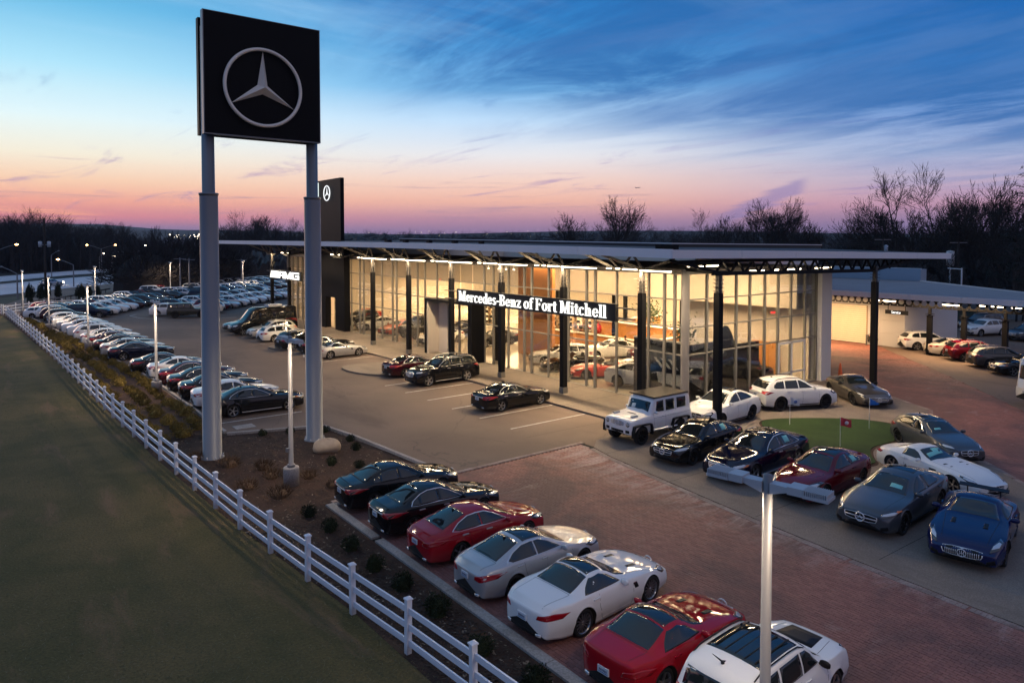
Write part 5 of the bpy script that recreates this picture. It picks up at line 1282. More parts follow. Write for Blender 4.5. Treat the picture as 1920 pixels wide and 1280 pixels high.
b = MB(); b.box(9.4, 9.8, .5, .56, 4.9, 5.0); b.build('exit_sign', [emis('exit_red', (1, .04, .03), 3)], label='small red exit light behind the short glass front', category='exit light')
b = MB(); b.box(6.0, 6.05, 35.6, 35.9, 5.6, 5.75); b.build('exit_sign', [emis('exit_red2', (1, .04, .03), 3)], label='small red exit light high behind the far left glazing', category='exit light')
# ---------------------------------------------------------------- signs
def star_thing(root, name, R, o, A, B, Cc, t, m, tube=.055, n=64):
    b = MB(); star_mesh(b, R, t, 0, (o, A, B, Cc), n, tube); return b.build(name, [m], root)
M['stargold'] = mat('star_champagne', (.90, .82, .70), .35, 0)
py = thing('pylon_sign', 'towering two-legged pylon with a black square board and silver star', 'sign', (-21.2, 7.25, 0))
def pp(name, b, m): return b.build(name, m, py)
M['pylonpaint'] = mat('pylon_paint', (.20, .215, .235), .42, .2, noise_amt=.05, nscale=.7)
for i, px_ in enumerate((-2.35, 2.37)):
    b = MB(); b.lathe([(.0, 0), (.50, 0), (.50, .03), (.40, .06), (.385, 11.55), (.385, 11.62), (.41, 11.62), (.41, 11.70), (.27, 11.72), (.25, 18.9)], 40, c=(px_, 0, 0)); l = pp('leg', b, [M['pylonpaint']])
    b = MB()
    for k in range(8): a = 2 * pi * k / 8; b.lathe([(0, 0), (.03, 0), (.03, .12), (0, .12)], 6, c=(px_ + .46 * cos(a), .46 * sin(a), .02))
    b.build('anchor_bolts', [M['chrome']], l)
b = MB(); b.box(-2.62, 2.52, -.62, -.30, 14.25, 19.45); pp('board', b, [M['portal']])
b = MB(); b.box(-2.62, 2.52, .30, .62, 14.25, 19.35); pp('board', b, [M['portal']])
b = MB(); b.box(-2.66, -2.622, -.62, -.30, 14.25, 19.45); b.box(2.522, 2.56, -.62, -.30, 14.25, 19.45); b.box(-2.66, 2.56, -.62, -.30, 19.452, 19.48); b.box(-2.66, 2.56, -.62, -.30, 14.21, 14.248); pp('board_trim', b, [M['pylonpaint']])
star_thing(py, 'star', 1.68, Vector((-.15, -.635, 16.42)), Vector((1, 0, 0)), Vector((0, 0, 1)), Vector((0, -1, 0)), .34, M['stargold'], .048, 96)
tw = thing('tower_sign', 'black rooftop tower sign with a small white star above the showroom', 'sign', (-.35, 46.5, 9.05))
b = MB(); b.box(-.9, -.5, -3.2, 3.3, .55, 7.1); b.build('box', [M['portal']], tw)
b = MB(); b.box(-.85, -.55, -2.4, -1.6, 0, .55); b.box(-.85, -.55, 1.6, 2.4, 0, .55); b.build('bracket', [M['steel']], tw)
b = MB(); b.box(-1.02, -.92, 2.42, 2.56, 4.7, 6.9); b.build('light_bar', [emis('light_bar', (.9, 1, .95), 1.1)], tw)
star_thing(tw, 'star', .78, Vector((-.93, .1, 5.65)), Vector((0, -1, 0)), Vector((0, 0, 1)), Vector((-1, 0, 0)), .1, emis('star_white', (.95, .97, 1), .9), .07, 40)

# serif glyphs from strokes; unit = cap height, returns (list of polygons, advance)
def quad_(x0, y0, x1, y1): return [(x0, y0), (x1, y0), (x1, y1), (x0, y1)]
def arc(cx, cy, rx, ry, a0, a1, wx, wy, n=16):
    o = []; i_ = []
    for k in range(n + 1):
        a = radians(a0 + (a1 - a0) * k / n); o.append((cx + rx * cos(a), cy + ry * sin(a))); i_.append((cx + (rx - wx) * cos(a), cy + (ry - wy) * sin(a)))
    return [[o[k], o[k + 1], i_[k + 1], i_[k]] for k in range(n)]
def glyph(ch):
    t = .135; h = .055; X = .66; s_ = .045
    def stem(x, y0, y1, sb=True, st=True, stl=False):
        P = [quad_(x, y0, x + t, y1)]
        if sb: P.append(quad_(x - s_ - .02, y0, x + t + s_ + .02, y0 + h))
        if st: P.append(quad_(x - s_ - .03, y1 - h, x + (0.02 if stl else t + s_), y1))
        return P
    if ch == 'M': return stem(.10, 0, 1) [:1] + [quad_(.02, 0, .24, h), quad_(.0, 1 - h, .2, 1), quad_(.10, 0, .155, 1)] + [[(.12, 1), (.28, 1), (.50, .12), (.44, .0)], [(.44, 0), (.50, .0), (.72, 1), (.66, 1)]] + [quad_(.70, 0, .84, 1), quad_(.63, 0, .90, h), quad_(.70, 1 - h, .92, 1)], .97
    if ch == 'B': return stem(.08, 0, 1) + arc(.30, .76, .27, .24, -90, 90, .12, h) + arc(.30, .27, .31, .27, -90, 90, .13, h) + [quad_(.1, 1 - h, .32, 1), quad_(.1, 0, .32, h), quad_(.1, .51, .32, .56)], .68
    if ch == 'F': return stem(.08, 0, 1) + [quad_(.1, 1 - h, .58, 1), quad_(.52, .78, .58, 1), quad_(.1, .48, .42, .54), quad_(.38, .40, .43, .62)], .62
    if ch == 'e': return arc(.26, X / 2, .23, X / 2 + .01, 40, 330, .11, h, 20) + arc(.26, X / 2, .23, X / 2 + .01, 0, 45, .11, h, 4) + [quad_(.06, X / 2 - .02, .49, X / 2 + .03)], .54
    if ch == 'c': return arc(.26, X / 2, .23, X / 2 + .01, 55, 320, .11, h, 20) + [quad_(.32, X - .17, .43, X - .05)], .50
    if ch == 'r': return stem(.07, 0, X, True, True, True) + arc(.30, X - .17, .17, .17, 50, 150, .09, .07) + [quad_(.32, X - .16, .43, X - .03)], .46
    if ch == 'd': return stem(.36, 0, 1, False, True, True) + arc(.26, X / 2, .23, X / 2 + .01, 30, 330, .11, h, 20) + [quad_(.36, 0, .56, h)], .58
    if ch == 's': return arc(.22, X * .74, .17, X * .27, 20, 250, .07, .06, 12) + arc(.22, X * .26, .18, X * .27, -160, 70, .07, .06, 12) + [[(.08, X * .68), (.16, X * .72), (.37, X * .34), (.30, X * .28)]], .46
    if ch == '-': return [quad_(.03, .30, .29, .40)], .33
    if ch == 'n': return stem(.07, 0, X, True, True, True) + stem(.36, 0, X - .15, True, False) + arc(.33, X - .2, .165, .21, 0, 150, .13, .07), .62
    if ch == 'h': return stem(.07, 0, 1, True, True, True) + stem(.36, 0, X - .15, True, False) + arc(.33, X - .2, .165, .21, 0, 150, .13, .07), .62
    if ch == 'z': return [quad_(.04, 0, .44, h + .01), quad_(.04, X - h - .01, .44, X), [(.04, h), (.17, h), (.44, X - h), (.31, X - h)], quad_(.40, 0, .45, .16), quad_(.03, X - .16, .08, X)], .49
    if ch == 'o': return arc(.27, X / 2, .245, X / 2 + .01, 0, 360, .12, h, 26), .56
    if ch == 'f': return stem(.10, 0, .82, True, False) + arc(.31, .80, .21, .21, 60, 180, .13, .07) + [quad_(.0, X - h, .36, X), quad_(.33, .88, .43, .99)], .36
    if ch == 't': return [quad_(.10, .1, .235, .86), quad_(.0, X - h, .34, X)] + arc(.26, .13, .16, .14, 180, 320, .13, .06), .37
    if ch == 'i': return stem(.07, 0, X, True, True, True) + arc(.14, .87, .09, .09, 0, 360, .088, .088, 12), .31
    if ch == 'l': return stem(.07, 0, 1, True, True, True), .31
    return [], .26
def letters(root, text, o, A, B, Cc, hgt, wsc, m, depth=.05):
    x = 0
    for n_, ch in enumerate(text):
        P, adv = glyph(ch)
        if P:
            b = MB()
            for k, poly in enumerate(P):
                a = sum(poly[i][0] * poly[(i + 1) % len(poly)][1] - poly[(i + 1) % len(poly)][0] * poly[i][1] for i in range(len(poly)))
                if a < 0: poly = poly[::-1]
                b.prism([((x + p[0]) * hgt * wsc, p[1] * hgt) for p in poly], 0, depth + .0006 * k, 0, (o, A, B, Cc))
            b.build('letter', [m], root)
        x += adv
    return x * hgt * wsc
for y in (5.5, 12, 18.5, 25, 32): area('eave_uplight', (-2.95, y - .6, 8.12), .2, 3, 34 * LW, (1, .74, .45), (pi, 0, 0))
for x in (-1, 5): area('eave_uplight', (x, -3.3, 8.1), 3, .2, 30 * LW, (1, .76, .48), (pi, 0, 0))
def text_w(text): return sum(glyph(c)[1] for c in text)
M['signbox'] = mat('sign_box', (.010, .010, .010), .5)
sg = thing('name_sign', 'long black sign with glowing letters reading Mercedes-Benz of Fort Mitchell', 'sign', (-3.05, 10.5, 5.06))
b = MB(); b.box(-.12, .12, -8.15, 8.1, 0, 1.0); b.build('box', [M['signbox']], sg)
TX = 'Mercedes-Benz of Fort Mitchell'; W_ = 15.3
letters(sg, TX, Vector((-.13, 7.8, .15)), Vector((0, -1, 0)), Vector((0, 0, 1)), Vector((-1, 0, 0)), .74, W_ / (.74 * text_w(TX)), M['ledwhite'])
for z in (.22, .80):
    b = MB(); b.bar((.0, -9.6, z), (.0, -8.15, z), .07, .07); b.build('arm', [M['mull']], sg); b = MB(); b.bar((.0, 8.1, z), (.0, 9.9, z), .07, .07); b.build('arm', [M['mull']], sg)
am = thing('brand_sign', 'glowing white AMG letters with slanted bars on the far sign', 'sign', (-3.05, 54.5, 5.2))
b = MB(); b.box(-.12, .12, -5.0, 4.9, 0, 1.05); b.build('box', [M['signbox']], am)
def sl(x): return x
x = 0; hh = .80
def am_poly(polys, name='letter'):
    b = MB()
    for k, poly in enumerate(polys):
        a = sum(poly[i][0] * poly[(i + 1) % len(poly)][1] - poly[(i + 1) % len(poly)][0] * poly[i][1] for i in range(len(poly)))
        if a < 0: poly = poly[::-1]
        b.prism(poly, 0, .05 + .0006 * k, 0, (Vector((-.13, 4.6, .12)), Vector((0, -1, 0)), Vector((0, 0, 1)), Vector((-1, 0, 0))))
    b.build(name, [M['ledwhite']], am)
def par(x0, w_): return [(x0 - .0, 0), (x0 + w_, 0), (x0 + w_ + .45, hh), (x0 + .45, hh)]
for k, (x0, w_) in enumerate(((0, .95), (1.12, .30), (1.58, .26), (2.0, .22), (2.38, .18))): am_poly([par(x0, w_)], 'slanted_bar')
am_poly([par(2.85, .42), [(3.2, .62), (4.6, .62), (4.6, .8), (3.3, .8)], [(4.25, 0), (4.6, 0), (4.6, .7), (4.25, .7)], [(3.3, .26), (4.3, .26), (4.3, .42), (3.4, .42)]])
am_poly([[(4.8, 0), (5.15, 0), (5.15, .8), (4.8, .8)], [(4.8, .8), (5.15, .8), (5.8, .3), (5.8, .0), (5.65, .0)], [(5.8, .3), (6.45, .8), (6.8, .8), (5.95, 0), (5.8, 0)], [(6.45, 0), (6.8, 0), (6.8, .8), (6.45, .8)]])
am_poly([[(7.1, 0), (7.5, 0), (7.5, .8), (7.1, .8)], [(7.1, .62), (9.2, .62), (9.2, .8), (7.1, .8)], [(7.1, 0), (9.2, 0), (9.2, .18), (7.1, .18)], [(8.85, 0), (9.2, 0), (9.2, .48), (8.85, .48)], [(8.1, .32), (9.2, .32), (9.2, .48), (8.1, .48)]])
for z in (.2, .85):
    b = MB(); b.bar((0, 4.9, z), (0, 6.2, z), .07, .07); b.build('arm', [M['mull']], am)
# ================================================================ SERVICE WING
sv = thing('service_building', 'pale service wing with a lit roll-up door beneath a sloping canopy', 'building')
def sp_(name, b, m, **t): return b.build(name, m, sv, **t)
for k in range(4):
    for j, (y0, y1) in enumerate(((3.0, 6.3),)):
        b = MB(); b.box(34.4, 34.5, y0 + .01, y1 - .01, .02 + 1.18 * k, 1.18 * k + 1.185); sp_('cladding_panel', b, [M['white_p']])
b = MB(); b.box(34.45, 46, 3.02, 3.2, 0, 5.3); b.box(34.5, 34.7, 3.2, 6.3, 0, 4.9); b.box(34.45, 34.7, 6.3, 30, 3.62, 4.9); b.box(34.45, 34.7, 11.6, 30, 0, 3.62); sp_('wall', b, [M['white_p']])
M['doorlit'] = mat('door_slat', (.62, .50, .34), .5, emit=(1.0, .62, .30), estr=.42)  # emission stands in for the inside light coming through the translucent slats
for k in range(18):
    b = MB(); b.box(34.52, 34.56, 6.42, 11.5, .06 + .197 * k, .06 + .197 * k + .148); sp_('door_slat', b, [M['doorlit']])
b = MB(); b.box(34.57, 34.6, 6.4, 11.6, .02, 3.62); b.box(34.40, 34.50, 6.3, 6.42, 0, 3.62); sp_('door_frame', b, [M['shelf']])
# canopy slab
C0 = [(30.4, 14), (30.4, -16), (33.0, -10.8), (36.2, -5.2), (42.2, 5.0), (42.2, 24), (30.4, 24)]
b = MB(); zt = lambda x, y: 5.12 + max(0, (x - 30.4)) * .045 
P_ = [(30.4, 24), (30.4, -15), (33.0, -10.8), (36.2, -5.2), (42.2, 5.0), (42.2, 24)]
vs = [(x, y, zt(x, y) - .10) for x, y in P_] + [(x, y, zt(x, y)) for x, y in P_]; n_ = len(P_)
b.add(vs, [tuple(range(n_)), tuple(range(2 * n_ - 1, n_ - 1, -1))] + [(i, i + n_, (i + 1) % n_ + n_, (i + 1) % n_) for i in range(n_)]); sp_('canopy_roof', b, [mat('canopy_membrane', (.25, .24, .25), .8, noise_amt=.12, nscale=.5)])
for a in range(-15, 24, 4):
    b = MB(); b.box(30.28, 30.39, a + .01, a + 3.99, 4.70, 5.16); sp_('fascia_panel', b, [M['fascia']])
b = MB()
pe = [(30.4, -15), (33.0, -10.8), (36.2, -5.2), (42.2, 5.0)]
for p, q in zip(pe, pe[1:]): b.bar((p[0], p[1], zt(*p) + .05), (q[0], q[1], zt(*q) + .05), .08, .12)
sp_('canopy_edge', b, [M['white_p']])
b = MB(); b.box(38.5, 38.9, -3.9, -3.4, 5.5, 5.8); sp_('roof_fixture', b, [M['steel']])
# castellated beam
def cast_beam(x, y0, y1, z0, z1):
    b = MB(); pitch = .62; r = (z1 - z0) * .34; zc_ = (z0 + z1) / 2; y = y0
    b.box(x - .1, x + .1, y0, y1, z0 - .04, z0); b.box(x - .1, x + .1, y0, y1, z1, z1 + .04)
    while y < y1 - .01:
        cy = y + pitch / 2; n = 16; sq = []
        for k in range(n):
            a = 2 * pi * (k + .5) / n; c_, s_2 = cos(a), sin(a); m_ = max(abs(c_) / (pitch / 2), abs(s_2) / ((z1 - z0) / 2)); sq.append((cy + c_ / m_, zc_ + s_2 / m_))
        cr = [(cy + r * cos(2 * pi * (k + .5) / n), zc_ + r * sin(2 * pi * (k + .5) / n)) for k in range(n)]
        vs = []
        for xx in (x - .02, x + .02): vs += [(xx, *p) for p in sq] + [(xx, *p) for p in cr]
        fs = []
        for k in range(n):
            l = (k + 1) % n; fs.append((k, l, l + n, k + n)); fs.append((2 * n + l, 2 * n + k, 3 * n + k, 3 * n + l)); fs.append((n + k, n + l, 3 * n + l, 3 * n + k))
        b.add(vs, fs); y += pitch
    return b
cast_beam(32.3, -14, 13.9, 3.98, 4.66).build('castellated_beam', [M['steel']], sv)
for y in (10, 5, 0.1, -2.5, -5.4, -9.5, -13.6):
    b = MB(); b.box(32.2, 32.4, y - .05, y + .05, 4.70, 4.98); b.bar((30.5, y, 4.85), (42, y + .0, 5.35), .14, .18); sp_('rafter', b, [M['steel']])
for i, y in enumerate((0.1, -2.5, -5.4, -9.8)):
    b = MB(); b.box(32.12, 32.48, y - .18, y + .18, 0, 3.3); b.box(32.2, 32.4, y - .1, y + .1, 3.3, 3.95)
    for k in range(2): b.box(32.0, 32.6, y - .28, y + .28, 3.32 + .14 * k, 3.34 + .14 * k)
    b.build('column', [M['steel']], sv)
for (x0, y0, y1) in ((31.5, 2.6, 3.6), (31.5, 4.0, 4.3), (31.4, -2.4, -1.2), (32.6, -4.0, -3.4), (32.6, -5.2, -4.3), (32.6, -6.4, -5.7)):
    c = link('lamp_strip', None, sv); m = MB(); m.box(x0, x0 + .14, y0, y1, 4.36, 4.42); m.build('tube', [M['strip']], c); m = MB(); m.box(x0 - .02, x0 + .16, y0 - .02, y1 + .02, 4.42, 4.48); m.build('housing', [M['mull']], c)
area('canopy_light', (31, 8, 4.3), 3, 5, 480 * LW, (1, .62, .30)); area('canopy_light', (31, -2, 4.3), 3, 7, 420 * LW, (1, .64, .34))
for k in range(4):
    b = MB(); b.box(42.3, 42.4, 5.0 + 4.0 * k + .01, 9.0 + 4 * k - .01, 5.65, 6.85); b.box(42.3, 42.4, 5.0 + 4.0 * k + .01, 9.0 + 4 * k - .01, 5.62, 5.64); sp_('upper_wall_panel', b, [M['blueclad']])
b = MB(); b.box(42.4, 43.6, 5.0, 24, 5.4, 6.82); sp_('upper_block', b, [M['blueclad']])
b = MB(); b.box(42.25, 42.45, 4.98, 21, 6.86, 6.92); sp_('parapet_trim', b, [M['white_p']])
t = thing('service_sign', 'small black hanging sign with white lettering reading Service', 'sign', (32.3, 2.8, 3.2)); b = MB(); b.box(-.06, .06, -.95, .95, 0, .36); b.build('box', [M['signbox']], t)
b = MB(); b.box(-.02, .02, -.75, -.7, .36, .78); b.box(-.02, .02, .7, .75, .36, .78); b.build('hanger', [M['steel']], t)
def sans(ch):
    w_ = .12
    if ch == 'S': return arc(.3, .75, .26, .25, 20, 260, .12, .12, 10) + arc(.3, .25, .26, .25, -160, 80, .12, .12, 10), .64
    if ch == 'e': return arc(.28, .35, .26, .36, 0, 320, .12, .12, 14) + [quad_(.1, .30, .5, .42)], .6
    if ch == 'r': return [quad_(.05, 0, .17, .7)] + arc(.3, .45, .24, .26, 60, 160, .11, .12, 6), .44
    if ch == 'v': return [[(0, .7), (.14, .7), (.3, .0), (.2, 0)], [(.2, 0), (.3, 0), (.52, .7), (.38, .7)]], .55
    if ch == 'i': return [quad_(.05, 0, .17, .7), quad_(.05, .82, .17, .98)], .24
    if ch == 'c': return arc(.28, .35, .26, .36, 45, 315, .12, .12, 12), .55
x = 0
for ch in 'Service':
    P, adv = sans(ch); b = MB()
    for k, poly in enumerate(P):
        a = sum(poly[i][0] * poly[(i + 1) % len(poly)][1] - poly[(i + 1) % len(poly)][0] * poly[i][1] for i in range(len(poly)))
        if a < 0: poly = poly[::-1]
        b.prism([((x + p[0]) * .22, p[1] * .22) for p in poly], 0, .02 + .0005 * k, 0, (Vector((-.065, .42, .07)), Vector((0, -1, 0)), Vector((0, 0, 1)), Vector((-1, 0, 0))))
    b.build('letter', [M['ledwhite']], t); x += adv
for i, (x, y) in enumerate(((33.6, 6.0), (33.3, 5.2))):
    b = MB(); b.tube([(x, y, 0), (x, y, 1.0)], .07, 10); b.build('bollard', [M['mull']], label='grey bollard beside the lit door, %s' % ['nearest the door', 'nearest the parked cars'][i], category='bollard', group='bollards by the service door')
b = MB(); b.tube([(44, 2.0, 4.0), (44, 2.0, 7.0)], .07, 6); b.bar((44, 2, 6.9), (44.2, 3.3, 6.95), .08, .08); b.build('roof_mast', [M['white_p']], label='thin white mast standing behind the service canopy', category='mast')
# ================================================================ FENCE, LAMPS, PLANTS, TREES
def polyline_pts(pts, step):
    out_ = [Vector((*pts[0], 0))]; rem = step; 
    for p, q in zip(pts, pts[1:]):
        p = Vector((*p, 0)); q = Vector((*q, 0)); d = q - p; L_ = d.length; d.normalize(); pos = 0
        while pos + rem <= L_:
            pos += rem; out_.append(p + d * pos); rem = step
        rem -= (L_ - pos)
    return out_
FP = [(-23.55, -21), (-23.75, -16.8), (-24.0, -12.2), (-24.48, -7.6), (-24.95, -2.4), (-25.15, 1.5), (-25.5, 8.6), (-25.85, 17), (-26.15, 30), (-26.5, 44), (-27.2, 66), (-28.0, 87)]
fn = thing('rail_fence', 'long white three rail fence dividing the lawn from the planting bed', 'fence')
def fence_run(pts, root, step=2.44, h=1.28):
    P = polyline_pts(pts, step)
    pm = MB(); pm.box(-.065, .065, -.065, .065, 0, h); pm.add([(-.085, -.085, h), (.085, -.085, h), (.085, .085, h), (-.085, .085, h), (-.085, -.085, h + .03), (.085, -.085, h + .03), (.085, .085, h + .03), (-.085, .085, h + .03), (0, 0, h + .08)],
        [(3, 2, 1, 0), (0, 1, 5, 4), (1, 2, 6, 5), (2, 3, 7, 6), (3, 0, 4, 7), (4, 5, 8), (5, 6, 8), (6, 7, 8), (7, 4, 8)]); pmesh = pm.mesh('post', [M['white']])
    for i, p in enumerate(P):
        o = link('post', pmesh, root, p, RND.uniform(-.02, .02)); o.rotation_euler.x = RND.uniform(-.012, .012); o.rotation_euler.y = RND.uniform(-.012, .012)
    for p, q in zip(P, P[1:]):
        d = (q - p).normalized() * .066
        for z in (.28, .66, 1.04):
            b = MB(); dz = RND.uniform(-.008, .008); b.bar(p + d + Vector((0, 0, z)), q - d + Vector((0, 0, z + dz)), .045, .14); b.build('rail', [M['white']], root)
fence_run(FP, fn)
fn2 = thing('rail_fence', 'short white rail fence crossing at the far left behind the lamp post', 'fence')
fence_run([(-28.2, 88.2), (-25.8, 91.5), (-22.6, 94.2), (-18.5, 94.6)], fn2)
fn3 = thing('rail_fence', 'white fence stub leaving the frame at the far left edge', 'fence')
fence_run([(-28.4, 88.4), (-31.5, 88.4), (-36, 87.6), (-42, 86)], fn3)
# lamp posts -----------------------------------------------------
M['post'] = mat('lamp_post_paint', (.17, .17, .18), .45, .1, noise_amt=.05, nscale=1)
M['lampon'] = emis('led_face', (1.0, .84, .62), 30)
def lamp_meshes():
    d = {}
    b = MB(); b.lathe([(0, 0), (.30, 0), (.30, .70), (.285, .74), (0, .74)], 28); d['concrete_base'] = (b.mesh('concrete_base', [M['kerb']]), [])
    b = MB(); b.lathe([(0, .74), (.15, .74), (.15, .77), (.09, .79), (.075, 5.9), (.0, 5.92)], 18); d['pole'] = (b.mesh('pole', [M['post']]), [])
    b = MB(); b.lathe([(0, .78), (.155, .775), (.15, .84), (.085, .86)], 18); b.box(-.20, -.09, -.05, .05, 1.35, 1.5); b.box(-.09, -.075, -.03, .03, 1.1, 1.35); d['base_cover'] = (b.mesh('base_cover', [M['post']]), [])
    return d
M['headpaint'] = mat('lamp_head_paint', (.46, .47, .49), .45)
LMP = lamp_meshes()
def head_mesh(sg):
    b = MB(); b.add([(-.10, sg * .08, 5.62), (.10, sg * .08, 5.62), (.10, sg * .08, 5.80), (-.10, sg * .08, 5.80), (-.13, sg * .45, 5.72), (.13, sg * .45, 5.72), (.13, sg * .45, 5.80), (-.13, sg * .45, 5.80)],
        [(0, 1, 2, 3), (7, 6, 5, 4), (0, 4, 5, 1), (1, 5, 6, 2), (2, 6, 7, 3), (3, 7, 4, 0)])
    b.box(-.17, .17, min(sg * .45, sg * .75), max(sg * .45, sg * .75), 5.71, 5.83); b.box(-.19, .19, min(sg * .75, sg * 1.22), max(sg * .75, sg * 1.22), 5.71, 5.755)
    for k in range(12): y = sg * (.77 + .038 * k); b.box(-.185, .185, y - .009, y + .009, 5.755, 5.83)
    me = b.mesh('lamp_head', [M['headpaint']])
    c = MB(); c.box(-.12, .12, min(sg * .6, sg * 1.12), max(sg * .6, sg * 1.12), 5.705, 5.709); return me, c.mesh('led_panel', [M['lampon']])
HM = [head_mesh(1), head_mesh(-1)]
LAMPS = [((-22.07, -19.24), 'lamp post standing in front of the brick drive, nearest the viewer'), ((-22.09, 1.58), 'lamp post rising from the mulch bed between the pylon legs and fence'),
         ((-22.6, 23.6), 'lamp post beside the white coupe, second behind the pylon'), ((-23.6, 46.4), 'lamp post beside the dark coupe at the middle of the long car row'),
         ((-25.0, 65.0), 'lamp post by the walking man at the far end of the car row'), ((-26.2, 85.6), 'lamp post at the far corner of the white fence'),
         ((-16.6, 97), 'lamp post behind the far parked cars, left of the thicket'), ((-2.6, 114), 'lamp post at the left edge of the thicket behind the pylon leg'), ((11.5, 118), 'lamp post between the pylon legs behind the far cars'),
         ((33.5, 148), 'far lamp post seen beside the AMG sign')]
LPW = 1.0
for i, ((x, y), lab) in enumerate(LAMPS):
    t = thing('lamp_post', 'slim white ' + lab, 'lamp post', (x, y, 0), radians(10 if i == 0 else RND.uniform(-4, 4)), 'lamp posts round the car park')
    for k, (me, ch) in LMP.items(): link(k, me, t)
    for sg in (0, 1):
        h = link('lamp_head', HM[sg][0], t); link('led_panel', HM[sg][1], h); h.scale = (.86, .80, 1)
    for sg in (-1, 1):
        l = bpy.data.lights.new('lamp_light', 'AREA'); l.shape = 'RECTANGLE'; l.size = .2; l.size_y = .4; l.energy = (42 if i == 0 else 60 if i == 1 else 115) * LPW; l.color = (1, .76, .52)
        o = bpy.data.objects.new('lamp_light', l); COL.objects.link(o); o.location = (x, y + sg * .74, 5.70)
# shrubs ----------------------------------------------------------
def leafmat(name, a, b_, rough=.75):
    m = bpy.data.materials.new(name); m.use_nodes = True; t = m.node_tree; b = t.nodes['Principled BSDF']
    g = nd(t, 'ShaderNodeNewGeometry'); oi = nd(t, 'ShaderNodeObjectInfo'); co = nd(t, 'ShaderNodeTexCoord')
    nz = noise(t, co.outputs['Object'], 0, (1, 1, 1), 6, 3, .6)
    f = math_(t, 'ADD', math_(t, 'MULTIPLY', nz, .7), math_(t, 'MULTIPLY', oi.outputs['Random'], .3))
    t.links.new(mixc(t, maprange(t, f, .3, .75), a, b_), b.inputs['Base Color']); b.inputs['Roughness'].default_value = rough; b.inputs['Specular IOR Level'].default_value = .2
    return m
M['juniper'] = leafmat('juniper_leaf', (.10, .075, .018), (.34, .24, .06)); M['box'] = leafmat('boxwood_leaf', (.010, .016, .006), (.026, .034, .012)); M['cedar'] = leafmat('cedar_leaf', (.008, .016, .010), (.022, .032, .018))
M['drygrass'] = leafmat('dry_tuft', (.07, .04, .02), (.13, .08, .045)); M['twig'] = mat('twig', (.05, .035, .022), .8); M['bark'] = mat('bark', (.030, .024, .020), .9, noise_amt=.3, nscale=3)
M['bramble'] = mat('bramble', (.022, .018, .017), .9, noise_amt=.3, nscale=.5)
def bush_mesh(name, rx, ry, rz, n, ln, wd, m, seed, up=.6, droop=0, shell=True):
    r = random.Random(seed); b = MB(); lobes = [(r.uniform(0, 2 * pi), r.uniform(.75, 1.15)) for _ in range(7)]
    for k in range(n):
        th = r.uniform(0, 2 * pi); ph = math.acos(r.uniform(-.15, 1)); rad = r.uniform(.72, 1.0) if r.random() < .8 else r.uniform(.3, .8)
        rad *= 1 + .16 * sin(3 * th + seed) + .10 * sin(5 * th + ph * 3 + seed * 2)
        d = Vector((sin(ph) * cos(th), sin(ph) * sin(th), cos(ph))); p = Vector((d.x * rx * rad, d.y * ry * rad, max(.02, rz * .35 + d.z * rz * .75 * rad)))
        a = (d + Vector((0, 0, up)) + Vector((r.gauss(0, .5), r.gauss(0, .5), r.gauss(0, .3)))).normalized() * ln * r.uniform(.6, 1.3); c = a.cross(Vector((r.gauss(0, 1), r.gauss(0, 1), r.gauss(0, 1)))).normalized() * wd
        b.add([p - c, p + c, p + a * .6 + c * .7, p + a, p + a * .6 - c * .7], [(0, 1, 2, 3, 4)])
    core = []; 
    vs = []; fs = []
    for i in range(6):
        for j in range(10):
            ph = pi * .5 * i / 5; th = 2 * pi * j / 10; vs.append((sin(ph) * cos(th) * rx * .72, sin(ph) * sin(th) * ry * .72, rz * .2 + cos(ph) * rz * .72 if i < 5 else .0))
    for i in range(5):
        for j in range(10): fs.append((i * 10 + j, (i + 1) * 10 + j, (i + 1) * 10 + (j + 1) % 10, i * 10 + (j + 1) % 10))
    b.add(vs, fs, 0); return b.mesh(name, [m])
def bush(name, label, cat, mesh, loc, sc, group=None, stem=True):
    t = thing(name, label, cat, loc, RND.uniform(0, 6), group); 
    f = link('foliage', mesh, t); f.scale = (sc, sc, sc * RND.uniform(.85, 1.15))
    if stem: link('stem', STEM, t)
    return t
b = MB(); b.tube([(0, 0, 0), (.02, .01, .15), (0, 0, .3)], [.04, .03, .02], 6); STEM = b.mesh('stem', [M['twig']])
JUN = [bush_mesh('juniper', .62, .48, .52, 850, .13, .014, M['juniper'], s) for s in (1, 2, 3)]
BOX = [bush_mesh('boxwood', .36, .36, .50, 700, .07, .018, M['box'], s, .2) for s in (4, 5)]
def bed_x(y, side):   # fence side / kerb side
    fx_ = interp([(-25.5, 0)] and [(-21, -23.6), (-12, -24.0), (0, -25.1), (9, -25.5), (17, -25.85), (30, -26.15), (44, -26.5), (66, -27.2), (87, -28)], y)
    kx = interp([(-21, -21.9), (10, -21.95), (28, -21.95), (48, -23.2), (64, -24.45), (84, -25.9)], y)
    return fx_, kx
k = 0; rws = 0
y = 10.9
